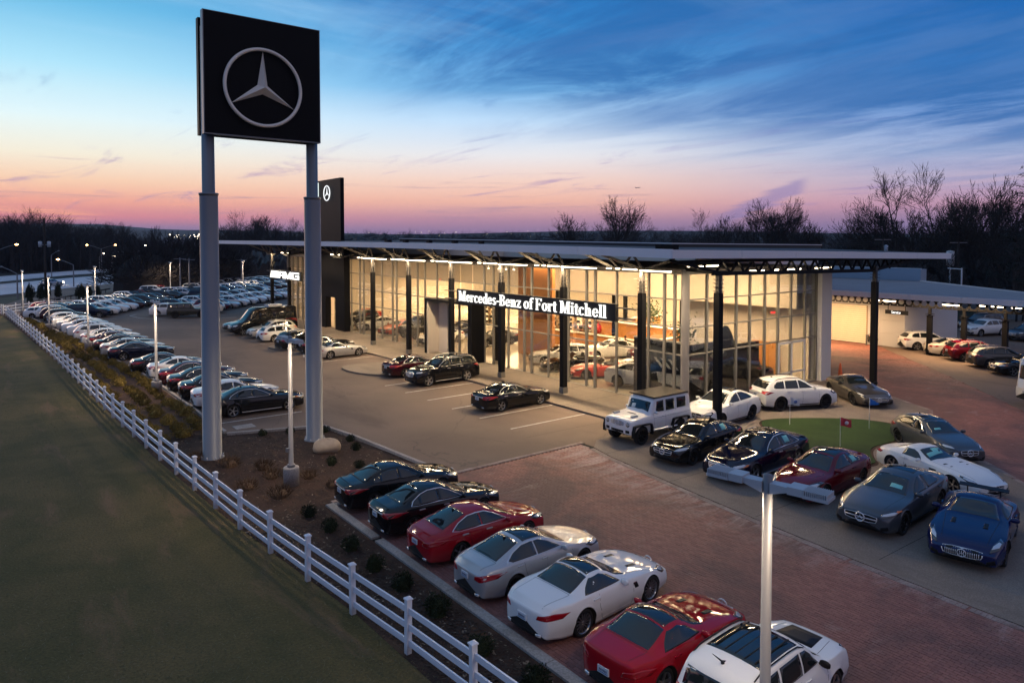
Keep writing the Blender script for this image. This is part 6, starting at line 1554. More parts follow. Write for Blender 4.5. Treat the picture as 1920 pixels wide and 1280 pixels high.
while y < 78:
    f_, k_ = bed_x(y, 0); n_ = 3 if y < 62 else 2
    for j in range(n_):
        t_ = (j + .62) / (n_ + .25); x = lerp(k_, f_, t_) ; 
        if y < 14 and j == n_ - 1 and False: continue
        row = ['row beside the parked cars', 'middle row of the bed', 'row nearest the white fence'][j if n_ == 3 else (0, 2)[j]]
        bush('juniper_shrub', 'spreading shrub, %s from the pylon in the %s' % (NUM[rws] if rws < len(NUM) else ['twenty-ninth', 'thirtieth', 'thirty-first', 'thirty-second', 'thirty-third', 'thirty-fourth', 'thirty-fifth', 'thirty-sixth'][rws - len(NUM)], row), 'shrub', JUN[k % 3], (x + RND.uniform(-.12, .12), y + RND.uniform(-.3, .3) + .5 * (j % 2), 0), RND.uniform(.62, .84), 'spreading shrubs in the long bed'); k += 1
    y += 1.75 if y < 36 else 2.5; rws += 1
for i, (x, y, s) in enumerate(((-22.75, -1.9, .95), (-22.7, -3.55, .95), (-22.75, -5.3, 1.0), (-22.8, -7.0, 1.0), (-22.7, -8.5, 1.1), (-22.65, -10.2, 1.25), (-22.75, -12.3, 1.1), (-22.6, -14.1, 1.15), (-22.7, -15.9, 1.1), (-22.6, -17.6, 1.1))):
    bush('round_shrub', 'dark round clipped shrub in the mulch, %s along the kerb band from the far end' % NUM[i], 'shrub', BOX[i % 2], (x, y, 0), s * .74, 'round shrubs in the near mulch strip')
for i, (x, y) in enumerate(((-20.6, 9.5), (-19.4, 9.0), (-17.6, 5.9), (-18.0, 4.4), (-19.8, 3.0), (-19.0, 2.0), (-17.9, 1.2), (-18.5, 7.5), (-17.9, 8.2))):
    bush('young_shrub', 'small dark young shrub in the pylon bed, %s counted from the cover plate' % NUM[i], 'shrub', BOX[i % 2], (x, y, 0), .62, 'young shrubs in the pylon bed')
TUFT = bush_mesh('tuft', .4, .4, .3, 260, .26, .008, M['drygrass'], 9, 1.2)
for i, (x, y) in enumerate(((-22.3, 4.2), (-23.3, 5.5), (-22.4, 2.9), (-21.2, 2.0), (-23.6, 2.2), (-22.9, .6), (-20.9, .3), (-24.2, 7.4))):
    bush('dry_tuft', 'thin brown grass tuft in the mulch, %s around the lamp post base' % NUM[i], 'plant', TUFT, (x, y, 0), RND.uniform(.6, 1.1), 'dry tufts in the pylon bed', False)
# boulder
b = MB(); r = random.Random(5); vs = []; fs = []
for i in range(13):
    for j in range(20):
        ph = pi * i / 12; th = 2 * pi * j / 20; q = 1 + .08 * sin(2 * th + 1) + .06 * sin(3 * ph + th * 2) + r.uniform(-.015, .015)
        vs.append((.62 * q * sin(ph) * cos(th), .40 * q * sin(ph) * sin(th), .26 + .36 * q * cos(ph)))
for i in range(12):
    for j in range(20): fs.append((i * 20 + j, (i + 1) * 20 + j, (i + 1) * 20 + (j + 1) % 20, i * 20 + (j + 1) % 20))
b.add(vs, fs, 0, True); M['stone'] = mat('tan_stone', (.42, .33, .23), .8, noise_amt=.25, nscale=4, bump=.6, bscale=9)
b.build('boulder', [M['stone']], loc=(-19.2, 4.9, 0), rz=radians(-35), label='large tan boulder resting on the dark mulch', category='boulder')
# litter flecks, wood chips: loose stuff over the bed
b = MB(); r = random.Random(8)
for k in range(16000):
    y = r.uniform(-20, 12); f_, kx = bed_x(y, 0); kx2 = interp([(-1.2, -16.8), (6, -17.3), (9.3, -17.7), (10.5, -21.5)], y) if -1.2 < y < 10.4 else kx
    x = r.uniform(f_, kx2)
    if y > -1.3 and y < 10.4 and x > -17 : continue
    if y < -1.2: x = r.uniform(f_, -22.1)
    s = r.uniform(.02, .055); a = r.uniform(0, 6.3); z = .01 + r.uniform(0, .02); u = Vector((cos(a), sin(a), r.uniform(-.4, .4))) * s; v = Vector((-sin(a), cos(a), r.uniform(-.4, .4))) * s * .4; p = Vector((x, y, z + .01))
    b.add([p - u - v, p + u - v, p + u + v, p - u + v], [(0, 1, 2, 3)], 0 if r.random() < .93 else 1)
b.build('wood_chips', [mat('chip_dark', (.045, .028, .018), .9, noise_amt=.6, nscale=20), mat('chip_pale', (.22, .17, .12), .9)], kind='stuff')
# grass blades
b = MB(); r = random.Random(12)
for k in range(60000):
    d_ = r.uniform(0, 1) ** 1.6; 
    a = r.uniform(radians(-38), radians(2)); dist = 13 + 60 * d_
    x = CAMP.x + dist * (FW.x * cos(a) + RT.x * sin(a)); y = CAMP.y + dist * (FW.y * cos(a) + RT.y * sin(a))
    f_, kx = bed_x(y, 0)
    if x > f_ - .1: continue
    h = r.uniform(.012, .03); w_ = .008 * (1 + dist / 30); t_ = r.uniform(0, 6.3); u = Vector((cos(t_) * w_, sin(t_) * w_, 0)); p = Vector((x, y, .0))
    b.add([p - u, p + u, p + Vector((r.gauss(0, .07), r.gauss(0, .07), h))], [(0, 1, 2)], 0 if r.random() < .6 else 1)
b.build('grass_blades', [leafmat('blade_green', (.075, .075, .032), (.12, .11, .05)), leafmat('blade_straw', (.15, .13, .07), (.20, .17, .10))], kind='stuff')
# trees -------------------------------------------------------------
def tree_mesh(name, seed, h, spread, lv=6, leafy=0.0, thick=.028, lean=0.0, gnarl=.22, first=.28, upb=.18, mats=None, n0=3, twigw=.02):
    r = random.Random(seed); tk = MB(); br = MB(); q = [0]
    def seg(p, d, ln, rad, lev):
        pts = [p]; rads = [rad]; dd = d.copy(); ns = 4 if lev < 2 else 2
        for i in range(ns):
            dd = (dd + Vector((r.gauss(0, gnarl), r.gauss(0, gnarl), r.gauss(0, gnarl * .6) + upb * .25)) * .55).normalized(); p = p + dd * ln / ns; pts.append(p); rads.append(rad * (1 - .45 * (i + 1) / ns))
        if lev <= 1: tk.tube(pts, rads, 7 if lev == 0 else 5, 0, True, False)
        elif lev <= 3: br.tube(pts, rads, 3, 0, False, False)
        else:
            w_ = max(rad, twigw)
            for a, c in zip(pts, pts[1:]):
                s = (c - a).cross(Vector((r.gauss(0, 1), r.gauss(0, 1), r.gauss(0, 1)))).normalized() * w_; br.add([a - s, a + s, c + s * .6, c - s * .6], [(0, 1, 2, 3)])
        if lev >= lv: return
        nc = {0: n0 + 2, 1: 4, 2: 4, 3: 4, 4: 3, 5: 3}.get(lev, 3)
        for k in range(nc):
            t = r.uniform(first if lev == 0 else .3, 1.0) if k else 1.0
            i = min(ns - 1, int(t * ns)); f = t * ns - i; bp_ = pts[i].lerp(pts[i + 1], f)
            az_ = r.uniform(0, 2 * pi) + k * 2.4; tilt = r.uniform(.35, 1.0) * spread if k else r.uniform(.05, .35)
            ax = dd.orthogonal().normalized(); ax.rotate(Matrix.Rotation(az_, 3, dd)); nd_ = dd.copy(); nd_.rotate(Matrix.Rotation(tilt, 3, ax)); nd_.z += upb
            seg(bp_, nd_.normalized(), ln * r.uniform(.55, .8) * (1.0 if lev else .8), rads[i] * r.uniform(.5, .72), lev + 1)
    seg(Vector((0, 0, 0)), Vector((lean, 0, 1)).normalized(), h * .42, h * thick, 0)
    return tk.mesh('trunk', [M['bark']]), br.mesh('crown', [M['bark']])
TREES = [tree_mesh('t', 21, 17, .95, 6, twigw=.022), tree_mesh('t', 22, 16, .8, 6, twigw=.022, first=.4), tree_mesh('t', 23, 15, .75, 6, gnarl=.3, twigw=.022), tree_mesh('t', 24, 15, 1.05, 6, first=.35, twigw=.024), tree_mesh('t', 31, 13, .7, 5, gnarl=.35, twigw=.03)]
def zaxis(x, y): return height(x, y)
def px_pt(px_, dist):
    """point on the ground at a bearing given by the frame column and a depth in metres (used while surveying)"""
    return (CAMP.x + dist * (FW.x + RT.x * (px_ - 960) / 1330), CAMP.y + dist * (FW.y + RT.y * (px_ - 960) / 1330))
THT = [max(v.co.z for v in c.vertices) for _, c in TREES]
def place_tree(k, x, y, s, rz, label, group=None, zs=1.0):
    t = thing('bare_tree', label, 'tree', (x, y, height(x, y) - .1), rz, group)
    for nm, me in (('trunk', TREES[k][0]), ('crown', TREES[k][1])):
        o = link(nm, me, t); o.scale = (s, s, s * zs)
def tree_h(k, px_, dist, top, rz, lab, grp=None, base=16.0):
    x, y = px_pt(px_, dist); ztop = 9.6 + dist * ((499.4 - top) / 1330 - .0356); z0 = height(x, y); s = (ztop - z0) / THT[k]; place_tree(k, x, y, s, rz, lab, grp)
for k, px_, dist, top, lab in ((4, 1072, 190, 396, 'rounded bare tree left of the tall one on the horizon'), (2, 1130, 175, 366, 'tall bare tree rising alone above the middle of the roof'), (3, 1160, 210, 404, 'low bare tree right of the tall one above the roof'),
      (3, 1300, 200, 388, 'spreading bare tree above the right half of the roof'), (4, 1335, 205, 400, 'smaller bare tree beside the spreading one'), (1, 1375, 190, 408, 'thin bare tree left of the ivy-clad pair'), (2, 1425, 150, 372, 'ivy-clad bare tree with twin stems against the sunset'),
      (2, 1446, 152, 366, 'right stem of the ivy-clad pair, thin top'), (4, 1512, 160, 410, 'ragged ivy-covered stub right of the twin stems'), (4, 1536, 160, 412, 'leaning ivy-covered stub nearest the large right trees'),
      (3, 437, 260, 392, 'tall bare tree just right of the left pylon leg'), (0, 465, 265, 398, 'wide bare tree between the pylon legs'), (1, 490, 270, 398, 'thin bare tree in the middle between the pylon legs'), (4, 523, 280, 402, 'round bare tree left of the right pylon leg'), (3, 548, 290, 405, 'small round bare tree beside the right pylon leg'),
      (0, 82, 235, 380, 'bare tree poking above the wooded bank at the left'), (2, 8, 230, 392, 'gnarled bare tree at the far left edge'), (3, 130, 240, 398, 'bare crown above the wooded bank near the roadside pole'), (1, 215, 270, 412, 'bare crown midway along the wooded bank'), (0, 246, 280, 414, 'bare crown near the right end of the wooded bank'), (4, 288, 300, 420, 'lone thin tree at the right tip of the wooded bank'),
      (0, 1686, 118, 298, 'tallest wide bare tree standing at the right behind the roof end'), (3, 1722, 112, 300, 'bare tree crossing the tallest one on its right'), (2, 1795, 100, 326, 'slender bare tree with brushlike top right of the tall pair'), (1, 1850, 104, 352, 'thin bare tree left of the evergreen at the right edge'), (3, 1625, 122, 372, 'spreading bare tree at the left foot of the tall pair'), (1, 1905, 90, 380, 'bare tree under the evergreen at the right edge'),
      (1, 1820, 97, 356, 'bare tree between the tall pair and the evergreen'), (4, 1760, 100, 380, 'low twiggy tree behind the service canopy'), (0, 1640, 120, 395, 'low bare tree left of the tallest one')):
    tree_h(k, px_, dist, top, (px_ * .7) % 6.28, lab, 'bare trees on the skyline')
# low bare trees filling woods: one stuff object per wood, joined coarse trees
def coarse_tree(b, r, x, y, z, h, w_=.05, dense=1.0, m=0):
    b.bar((x, y, z), (x + r.gauss(0, .3), y + r.gauss(0, .3), z + h * .6), h * .02, h * .02, m)
    for k in range(int(46 * dense)):
        t = r.uniform(.12, .85); a = r.uniform(0, 2 * pi); L_ = h * r.uniform(.12, .34); p = Vector((x + r.gauss(0, h * .05), y + r.gauss(0, h * .05), z + h * t))
        d = Vector((cos(a), sin(a), r.uniform(.4, 1.8))).normalized(); e = p + d * L_
        if e.z > z + h: e.z = z + h * r.uniform(.9, 1.0)
        s = d.cross(Vector((r.gauss(0, 1), r.gauss(0, 1), r.gauss(0, 1)))).normalized() * w_ * h / 12
        b.add([p - s, p + s, e], [(0, 1, 2)], m)
        for q in range(3):
            f = r.uniform(.3, .95); p2 = p.lerp(e, f); d2 = (d + Vector((r.gauss(0, .6), r.gauss(0, .6), r.uniform(0, .5)))).normalized(); e2 = p2 + d2 * L_ * .45; s2 = s * .5
            b.add([p2 - s2, p2 + s2, e2], [(0, 1, 2)], m)
def wood(name, lanes, seed, m=None, back=True):
    """lanes: list of (px0, px1, dist0, dist1, top0, top1, count)"""
    r = random.Random(seed); b = MB()
    for px0, px1, d0, d1, t0, t1, n_ in lanes:
        for i in range(n_):
            f = r.random(); pxx = lerp(px0, px1, f); dist = lerp(d0, d1, f) * r.uniform(.94, 1.14); x, y = px_pt(pxx, dist); z = height(x, y)
            top = lerp(t0, t1, f); h = (9.6 + dist * ((499.4 - top) / 1330 - .0356) - z) * r.uniform(.72, 1.04)
            if h > 2: coarse_tree(b, r, x, y, z, h, .045)
        if back:   # understorey: a ragged, deep bank of brush
            n = 60
            for row in range(3):
                for i in range(n):
                    f0, f1 = i / n, (i + 1) / n; vs = []
                    for f in (f0, f1):
                        pxx = lerp(px0, px1, f); dist = lerp(d0, d1, f) * (1.02 + .05 * row); x, y = px_pt(pxx, dist); z = height(x, y); top = lerp(t0, t1, f)
                        h = (9.6 + dist * ((499.4 - top) / 1330 - .0356) - z) * (.50 + .10 * row + .12 * sin(f * 40 + row * 2) + .07 * sin(f * 97 + row))
                        x2, y2 = px_pt(pxx, dist * 1.045); vs += [(x, y, z - .5), (x, y, z + h * .8), (x2, y2, z + h), (x2, y2, z - .5)]
                    b.add(vs, [(0, 4, 5, 1), (1, 5, 6, 2), (2, 6, 7, 3)], 0)
    return b.build(name, [m or M['bramble']], kind='stuff')
wood('wooded_bank', [(-60, 100, 215, 232, 402, 402, 130), (100, 210, 232, 255, 404, 420, 90), (210, 318, 255, 320, 418, 452, 70)], 41)
wood('roadside_woods', [(405, 470, 235, 250, 424, 414, 60), (470, 600, 250, 290, 416, 424, 70), (395, 600, 160, 200, 462, 456, 50)], 42)
wood('distant_woods', [(610, 1050, 430, 380, 430, 432, 150), (1050, 1600, 300, 260, 424, 428, 200), (560, 1100, 900, 800, 434, 434, 120), (1000, 1600, 200, 180, 438, 440, 120), (300, 420, 1300, 1300, 446, 443, 40)], 43)
wood('right_woods', [(1560, 1700, 140, 125, 430, 428, 60), (1690, 2000, 125, 112, 428, 424, 80), (1600, 1990, 92, 88, 452, 446, 60), (1560, 1990, 160, 150, 430, 428, 60)], 44)
# thicket beside the highway
TH = []
for i, (x, y, s) in enumerate(((-5.0, 121, 1.3), (-.5, 126, 1.5), (5, 131, 1.5), (11, 136, 1.4))):
    me = bush_mesh('thicket', 6.2, 5.4, 6.0, 3600, 1.0, .05, M['bramble'], 60 + i, .4)
    t = thing('thicket', 'dense brown leafless thicket beside the highway, %s' % ['left end', 'left of its middle', 'right of its middle', 'right end behind the pylon leg'][i], 'thicket', (x, y, 0), 0, 'thicket by the highway'); link('branches', me, t).scale = (s, s, s)
# columnar evergreens
CED = [bush_mesh('cedar', .85, .85, 3.0, 1500, .3, .05, M['cedar'], s, 1.2) for s in (71, 72)]
for i, (px_, dist, s, hs) in enumerate(((54, 112, 1.15, 1.1), (75, 112, .95, 1.15), (87, 114, .8, 1.35), (107, 115, .85, 1.1), (150, 116, 1.35, 1.0), (165, 118, .8, .85), (182, 119, .7, .85))):
    x, y = px_pt(px_, dist); t = thing('evergreen', 'dark columnar evergreen behind the far fence, %s from the left' % NUM[i], 'tree', (x, y, 0), i * 1.3, 'columnar evergreens by the highway')
    f = link('foliage', CED[i % 2], t); f.scale = (s * .62, s * .62, hs * .74); b = MB(); b.tube([(0, 0, 0), (0, 0, 1)], .09, 6); b.build('trunk', [M['bark']], t)
# spreading evergreen at the right edge
M['pine'] = leafmat('pine_needles', (.008, .013, .008), (.022, .028, .014))
def pine(seed):
    r = random.Random(seed); tk = MB(); fo = MB(); tk.tube([(0, 0, 0), (.1, 0, 8), (0, 0, 19)], [.35, .25, .05], 8)
    for k in range(60):
        z = 4 + 14.5 * (k / 60); a = k * 2.4; L_ = (19.5 - z) * .42 + 1.2; L_ *= r.uniform(.7, 1.1); d = Vector((cos(a), sin(a), .12)); p = Vector((0, 0, z)); e = p + d * L_
        tk.tube([p, p.lerp(e, .5) + Vector((0, 0, -.2)), e], [.07, .05, .02], 3, 0, False, False)
        for q in range(int(L_ * 26)):
            f = r.uniform(.25, 1.0); c = p.lerp(e, f) + Vector((r.gauss(0, .35), r.gauss(0, .35), r.gauss(0, .16))); u = (d + Vector((r.gauss(0, .6), r.gauss(0, .6), r.gauss(0, .3)))).normalized() * .42; s = u.cross(Vector((0, 0, 1))).normalized() * .06
            fo.add([c - s, c + s, c + u], [(0, 1, 2)])
    return tk.mesh('trunk', [M['bark']]), fo.mesh('needles', [M['pine']])
PN = pine(5)
for px_, dist, lab, s, rz in ((1945, 78, 'tall layered evergreen cut off by the right frame edge', 1.0, 0), (1765, 118, 'dark evergreen low between the bare trees at the right', .72, 1), (1680, 125, 'dark evergreen under the tallest bare tree', .70, 2), (18, 225, 'dark evergreen at the left end of the wooded bank', .95, 3), (34, 228, 'second dark evergreen at the left end of the wooded bank', .9, 4), (100, 235, 'dark evergreen crown in the wooded bank under the tall bare tree', .85, 5)):
    x, y = px_pt(px_, dist); t = thing('evergreen', lab, 'tree', (x, y, height(x, y)), rz, 'layered evergreens')
    for nm, me in zip(('trunk', 'needles'), PN): link(nm, me, t).scale = (s, s, s)
# ================================================================ HIGHWAY FURNITURE
M['gal'] = mat('galvanised_pole', (.22, .22, .23), .5, .5); M['poledark'] = mat('wood_pole', (.035, .028, .024), .9)
M['sodium'] = emis('sodium_lamp', (1.0, .50, .16), 26); M['lampw'] = emis('street_lamp_white', (1, .82, .58), 20)
def hw_lamp(px_, dist, ztop, arm, label, m='sodium', double=False):
    x, y = px_pt(px_, dist); t = thing('highway_lamp', label, 'street light', (x, y, 0), 0, 'tall street lights along the highway')
    b = MB(); b.tube([(0, 0, 0), (0, 0, ztop - 1.2)], [.13, .09], 8); b.build('pole', [M['gal']], t)
    for sg in ((1, -1) if double else (1,)):
        a = RT * arm * sg; b = MB(); b.tube([(0, 0, ztop - 1.2), a * .5 + Vector((0, 0, ztop - .5)), a + Vector((0, 0, ztop))], .06, 6); b.build('arm', [M['gal']], t)
        b = MB(); c = a + Vector((0, 0, ztop - .02)); b.lathe([(0, -.16), (.26, -.12), (.30, 0), (.12, .12), (0, .14)], 10, c=c); h = b.build('luminaire', [M[m]], t)
def zt(py_, dist): return 9.6 + dist * ((499.4 - py_) / 1330 - .0356)
hw_lamp(-3, 150, zt(458, 150), 3.9, 'street light at the far left with its orange lamp reaching in'); hw_lamp(137, 150, zt(486, 150), -3.2, 'street light above the near carriageway with orange lamp left of its pole')
hw_lamp(190, 205, zt(459, 205), 4.1, 'double-armed street light with two orange lamps', 'sodium', True); hw_lamp(235, 175, zt(480, 175), -2.8, 'street light left of the sign gantry with pale lamp', 'lampw')
hw_lamp(31, 118, zt(500, 118), -2.6, 'unlit-looking street light behind the corner lamp post', 'gal'); hw_lamp(296, 230, zt(460, 230), -4.0, 'street light behind the road signs with pale lamp', 'lampw'); hw_lamp(96, 190, zt(470, 190), 2, 'street light against the wooded bank with small arm', 'gal')
hw_lamp(186, 240, zt(475, 240), 1.4, 'thin street light with small pale lamp before the wooded bank', 'lampw')
# gantry
gx, gy = px_pt(210, 215); t = thing('sign_gantry', 'overhead steel gantry with two blank-backed road signs', 'gantry', (gx, gy, 0)); Z = zt(472, 215); Ln = 24
for p in (0, Ln):
    b = MB(); b.tube([RT * p, RT * p + Vector((0, 0, Z + .6))], .22, 8); b.build('post', [M['gal']], t)
b = MB(); b.bar(Vector((0, 0, Z)), RT * Ln + Vector((0, 0, Z)), .14, .14); b.bar(Vector((0, 0, Z - 1.0)), RT * Ln + Vector((0, 0, Z - 1.0)), .14, .14)
for k in range(24): b.bar(RT * (Ln * k / 24) + Vector((0, 0, Z - (k % 2))), RT * (Ln * (k + 1) / 24) + Vector((0, 0, Z - ((k + 1) % 2))), .07, .07)
b.build('truss', [M['gal']], t)
for a, c, z0, z1, z2 in ((6.8, 10.4, -2.3, .9, .4), (12.2, 15.2, -2.9, 1.1, .6)):
    b = MB(); n_ = 8
    for k in range(n_): zz_ = z1 if k < n_ * .6 else z2; b.bar(RT * (a + (c - a) * (k + .5) / n_) - FW * .3 + Vector((0, 0, Z + z0)), RT * (a + (c - a) * (k + .5) / n_) - FW * .3 + Vector((0, 0, Z + zz_)), (c - a) / n_ - .03, .06, up=tuple(FW))
    b.build('sign_back', [M['gal']], t)
x, y = px_pt(84, 120); t = thing('utility_pole', 'dark timber pole with two grey transformers rising behind the far cars', 'utility pole', (x, y, 0)); b = MB(); b.tube([(0, 0, 0), (0, 0, 13.5)], [.2, .14], 8); b.build('pole', [M['poledark']], t)
for s in (-.75, .75): b = MB(); b.lathe([(0, 0), (.26, 0), (.28, .9), (0, 1.0)], 10, c=(RT * s + Vector((0, 0, 8.6)))); b.bar((0, 0, 9.0), RT * s * .7 + Vector((0, 0, 9.0)), .08, .08); b.build('transformer', [mat('transformer_grey', (.40, .46, .52), .5)], t)
b = MB(); b.bar(RT * -1.2 + Vector((0, 0, 12.6)), RT * 1.2 + Vector((0, 0, 12.6)), .1, .12); b.build('crossarm', [M['poledark']], t)
for i, (px_, dist, h_, lab) in enumerate(((337, 128, 6.6, 'pale pole left of the lamp post behind the pylon leg'), (354, 130, 6.4, 'pale pole right of the lamp post behind the pylon leg'), (452, 150, 5.8, 'grey pole behind the far cars between the pylon legs'), (1797, 92, 9.6, 'thin pole with a crossbar under the right-hand bare trees'), (1680, 105, 12.6, 'thin pole with a flat crossbar behind the roof end'), (1655, 98, 10.0, 'short pole with a pale transformer behind the roof'))):
    x, y = px_pt(px_, dist); t = thing('utility_pole', lab, 'utility pole', (x, y, 0), 0, 'plain utility poles'); z = height(x, y); b = MB(); b.tube([(0, 0, z), (0, 0, h_)], [.16, .11], 7); b.build('pole', [M['gal'] if i < 3 else M['poledark']], t)
    b = MB(); b.bar(RT * -1.1 + Vector((0, 0, h_ - .2)), RT * 1.1 + Vector((0, 0, h_ - .2)), .1, .1); b.build('crossarm', [M['gal']], t)
    if i == 5: b = MB(); b.lathe([(0, 0), (.25, 0), (.27, .9), (0, 1.0)], 10, c=(0.3, -.3, h_ - 1.9)); b.build('transformer', [mat('transformer_pale', (.45, .5, .55), .5)], t)
b = MB()
for k in range(3):
    A_ = Vector((*px_pt(1245, 170), 10.8 + .5 * k)); B_ = Vector((*px_pt(1660, 98), 9.4 + .3 * k)); pts = [A_.lerp(B_, i / 14) + Vector((0, 0, -1.6 * 4 * (i / 14) * (1 - i / 14))) for i in range(15)]; b.tube(pts, .022, 3)
b.build('power_line', [M['poledark']], label='thin sagging power lines crossing before the dark trees above the roof', category='power line')
# guard rail
gp = [Vector((*px_pt(60, 106), 0)), Vector((*px_pt(110, 112), 0)), Vector((*px_pt(160, 122), 0)), Vector((*px_pt(205, 134), 0))]
t = thing('guard_rail', 'low dark guard rail on posts beside the verge at the left', 'guard rail'); 
for p, q in zip(gp, gp[1:]):
    b = MB(); b.bar(p + Vector((0, 0, .65)), q + Vector((0, 0, .65)), .06, .28); b.build('rail', [M['gal']], t)
    for k in range(5): b = MB(); c = p.lerp(q, k / 5); b.box(c.x - .06, c.x + .06, c.y - .06, c.y + .06, 0, .78); b.build('post', [M['poledark']], t)
# distant town and traffic lights
b = MB(); r = random.Random(4); m1 = emis('town_lights', (1, .86, .66), 5)
for k in range(46):
    px_ = r.uniform(318, 378); dist = r.uniform(900, 1500); x, y = px_pt(px_, dist); z = height(x, y) + r.uniform(1, 17); s = r.uniform(.7, 1.7) * dist / 1200; b.box(x - s / 2, x + s / 2, y - s / 2, y + s / 2, z, z + s)
for k in range(40):
    px_ = r.uniform(640, 1100); dist = r.uniform(700, 1500); x, y = px_pt(px_, dist); z = height(x, y) + r.uniform(3, 9); s = r.uniform(.2, .5) * dist / 1200; b.box(x - s / 2, x + s / 2, y - s / 2, y + s / 2, z, z + s)
b.build('town_lights', [m1], kind='stuff')
b = MB()
for k in range(26):
    px_ = r.uniform(316, 380); dist = r.uniform(800, 1300); x, y = px_pt(px_, dist); w_ = r.uniform(8, 26); h_ = r.uniform(5, 12); z = height(x, y); b.box(x - w_, x + w_, y - w_, y + w_, z - 3, z + h_)
b.build('distant_town', [mat('far_building', (.10, .11, .13), .8, noise_amt=.4, nscale=.02)], kind='stuff')
M['headl'] = emis('vehicle_headlamp', (1.0, .85, .6), 14)
cs_ = [(-20, 158), (-4, 179), (40, 310), (66, 425), (117, 620), (200, 950)]
n_ = 0
for k in range(48):
    f = r.uniform(2.0, 4.95); i = int(f); g_ = f - i; a = Vector((*cs_[i], 0)).lerp(Vector((*cs_[i + 1], 0)), g_); d = (Vector((*cs_[i + 1], 0)) - Vector((*cs_[i], 0))).normalized(); n__ = Vector((-d.y, d.x, 0))
    p = a + n__ * r.uniform(-7, 7)
    if k == 0: TRAF = tpl('sedan', 2)
    t = thing('highway_car', 'distant car with lit headlamps in the evening traffic left of the pylon leg', 'car', (p.x, p.y, .04), atan2(-d.y, -d.x), 'headlight traffic far down the highway')
    bb = MB(); bb.box(-2.2, 2.2, -.9, .9, .3, .95); bb.box(-1.2, 1.1, -.75, .75, .95, 1.4); bb.build('body', [PAINTS['darkgrey']], t)
    for s in (-.6, .6): hb = MB(); hb.box(2.2, 2.32, s - .22, s + .22, .5, .85); hb.build('headlight', [M['headl']], t)
for i, (px_, dist, kind, rz_, c) in enumerate(((52 + 188, 213, 'sedan', 0, 'silver'), (262, 214, 'suv', 0, 'white'), (283, 210, 'sedan', 0, 'white'), (96, 150, 'suv', 1, 'silver'))):
    x, y = px_pt(px_, dist); d = Vector((-.62, -.78, 0)) if i < 3 else Vector((.72, .69, 0))
    o = inst(tpl(kind, 2), c, ['silver car with lit headlamps left of the road sign post', 'white van-like car with lit headlamps below the road signs', 'white car with lit headlamps nearest the thicket', 'silver vehicle on the far carriageway left of the double street light'][i], 'car', (x, y, .03), atan2(d.y, d.x), 'highway_car', 'cars close by on the highway')
    for s in (-.6, .6): hb = MB(); hb.box(2.3, 2.42, s - .25, s + .25, .6, .9); hb.build('headlight', [M['headl']], o)

# ================================================================ SPECIAL VEHICLES
GC = dict(SUV, L=4.55, W=1.90, H=2.16, fo=.74, wb=2.85, wr=.43, ww=.30, clear=.52, roofhw=.86, planf=.96, planr=.97, bow=.03, bowr=.02, nose=.03, tail=.03, bulge=.01, crease=.3, hatch=1, gap=.06, rails=None, wheel='dark', wout=.09, flare=.0, lean=0,
    zc=[(0, 1.24), (.06, 1.29), (.5, 1.33), (1.2, 1.37), (1.32, 1.39), (1.40, 1.48), (1.68, 2.05), (1.76, 2.12), (2.1, 2.15), (3.4, 2.16), (4.36, 2.14), (4.44, 2.05), (4.50, 1.6), (4.55, 1.3)],
    zb=[(0, 1.18), (.5, 1.27), (1.3, 1.34), (2, 1.36), (4.3, 1.38), (4.5, 1.30), (4.55, 1.2)], ws=(1.42, 1.66, .70, .68), rwside=(1.48, 1.92), rw=(0, 0, .60, .60),
    side=[[(1.80, 1.46), (1.90, 1.98), (2.42, 2.0), (2.42, 1.44)], [(2.56, 1.44), (2.56, 2.0), (3.22, 2.0), (3.22, 1.44)], [(3.40, 1.46), (3.40, 2.0), (4.12, 1.98), (4.12, 1.46)]],
    roofglass=None, head=[(.60, .96), (.58, 1.03), (.62, 1.12), (.70, 1.15), (.78, 1.11), (.81, 1.03), (.78, .96), (.70, .92)], tailp=[(.70, .86), (.70, .98), (.85, .98), (.85, .86)], grille=(.92, 1.18, .46), gstyle='slats', intake=[[(-.42, .60), (.42, .60), (.42, .72), (-.42, .72)], [(.55, .62), (.80, .62), (.80, .76), (.55, .76)], [(-.55, .62), (-.80, .62), (-.80, .76), (-.55, .76)]],
    mirror=(1.72, 1.42), handles=[(2.35, 1.22), (3.2, 1.22)], seams=[[(1.62, 1.4), (1.62, .6)], [(2.49, 2.02), (2.49, .6)], [(3.3, 2.02), (3.3, 1.1)], [(1.62, 1.18), (4.4, 1.2)]], platez=.9, fin=None, amber=None, sills='chrome', stickers=[('top', [(1.45, -.45), (1.53, -.45), (1.53, -.2), (1.45, -.2)], 'stickerw')], vents=[(.95, 0.0, .10, .3)])
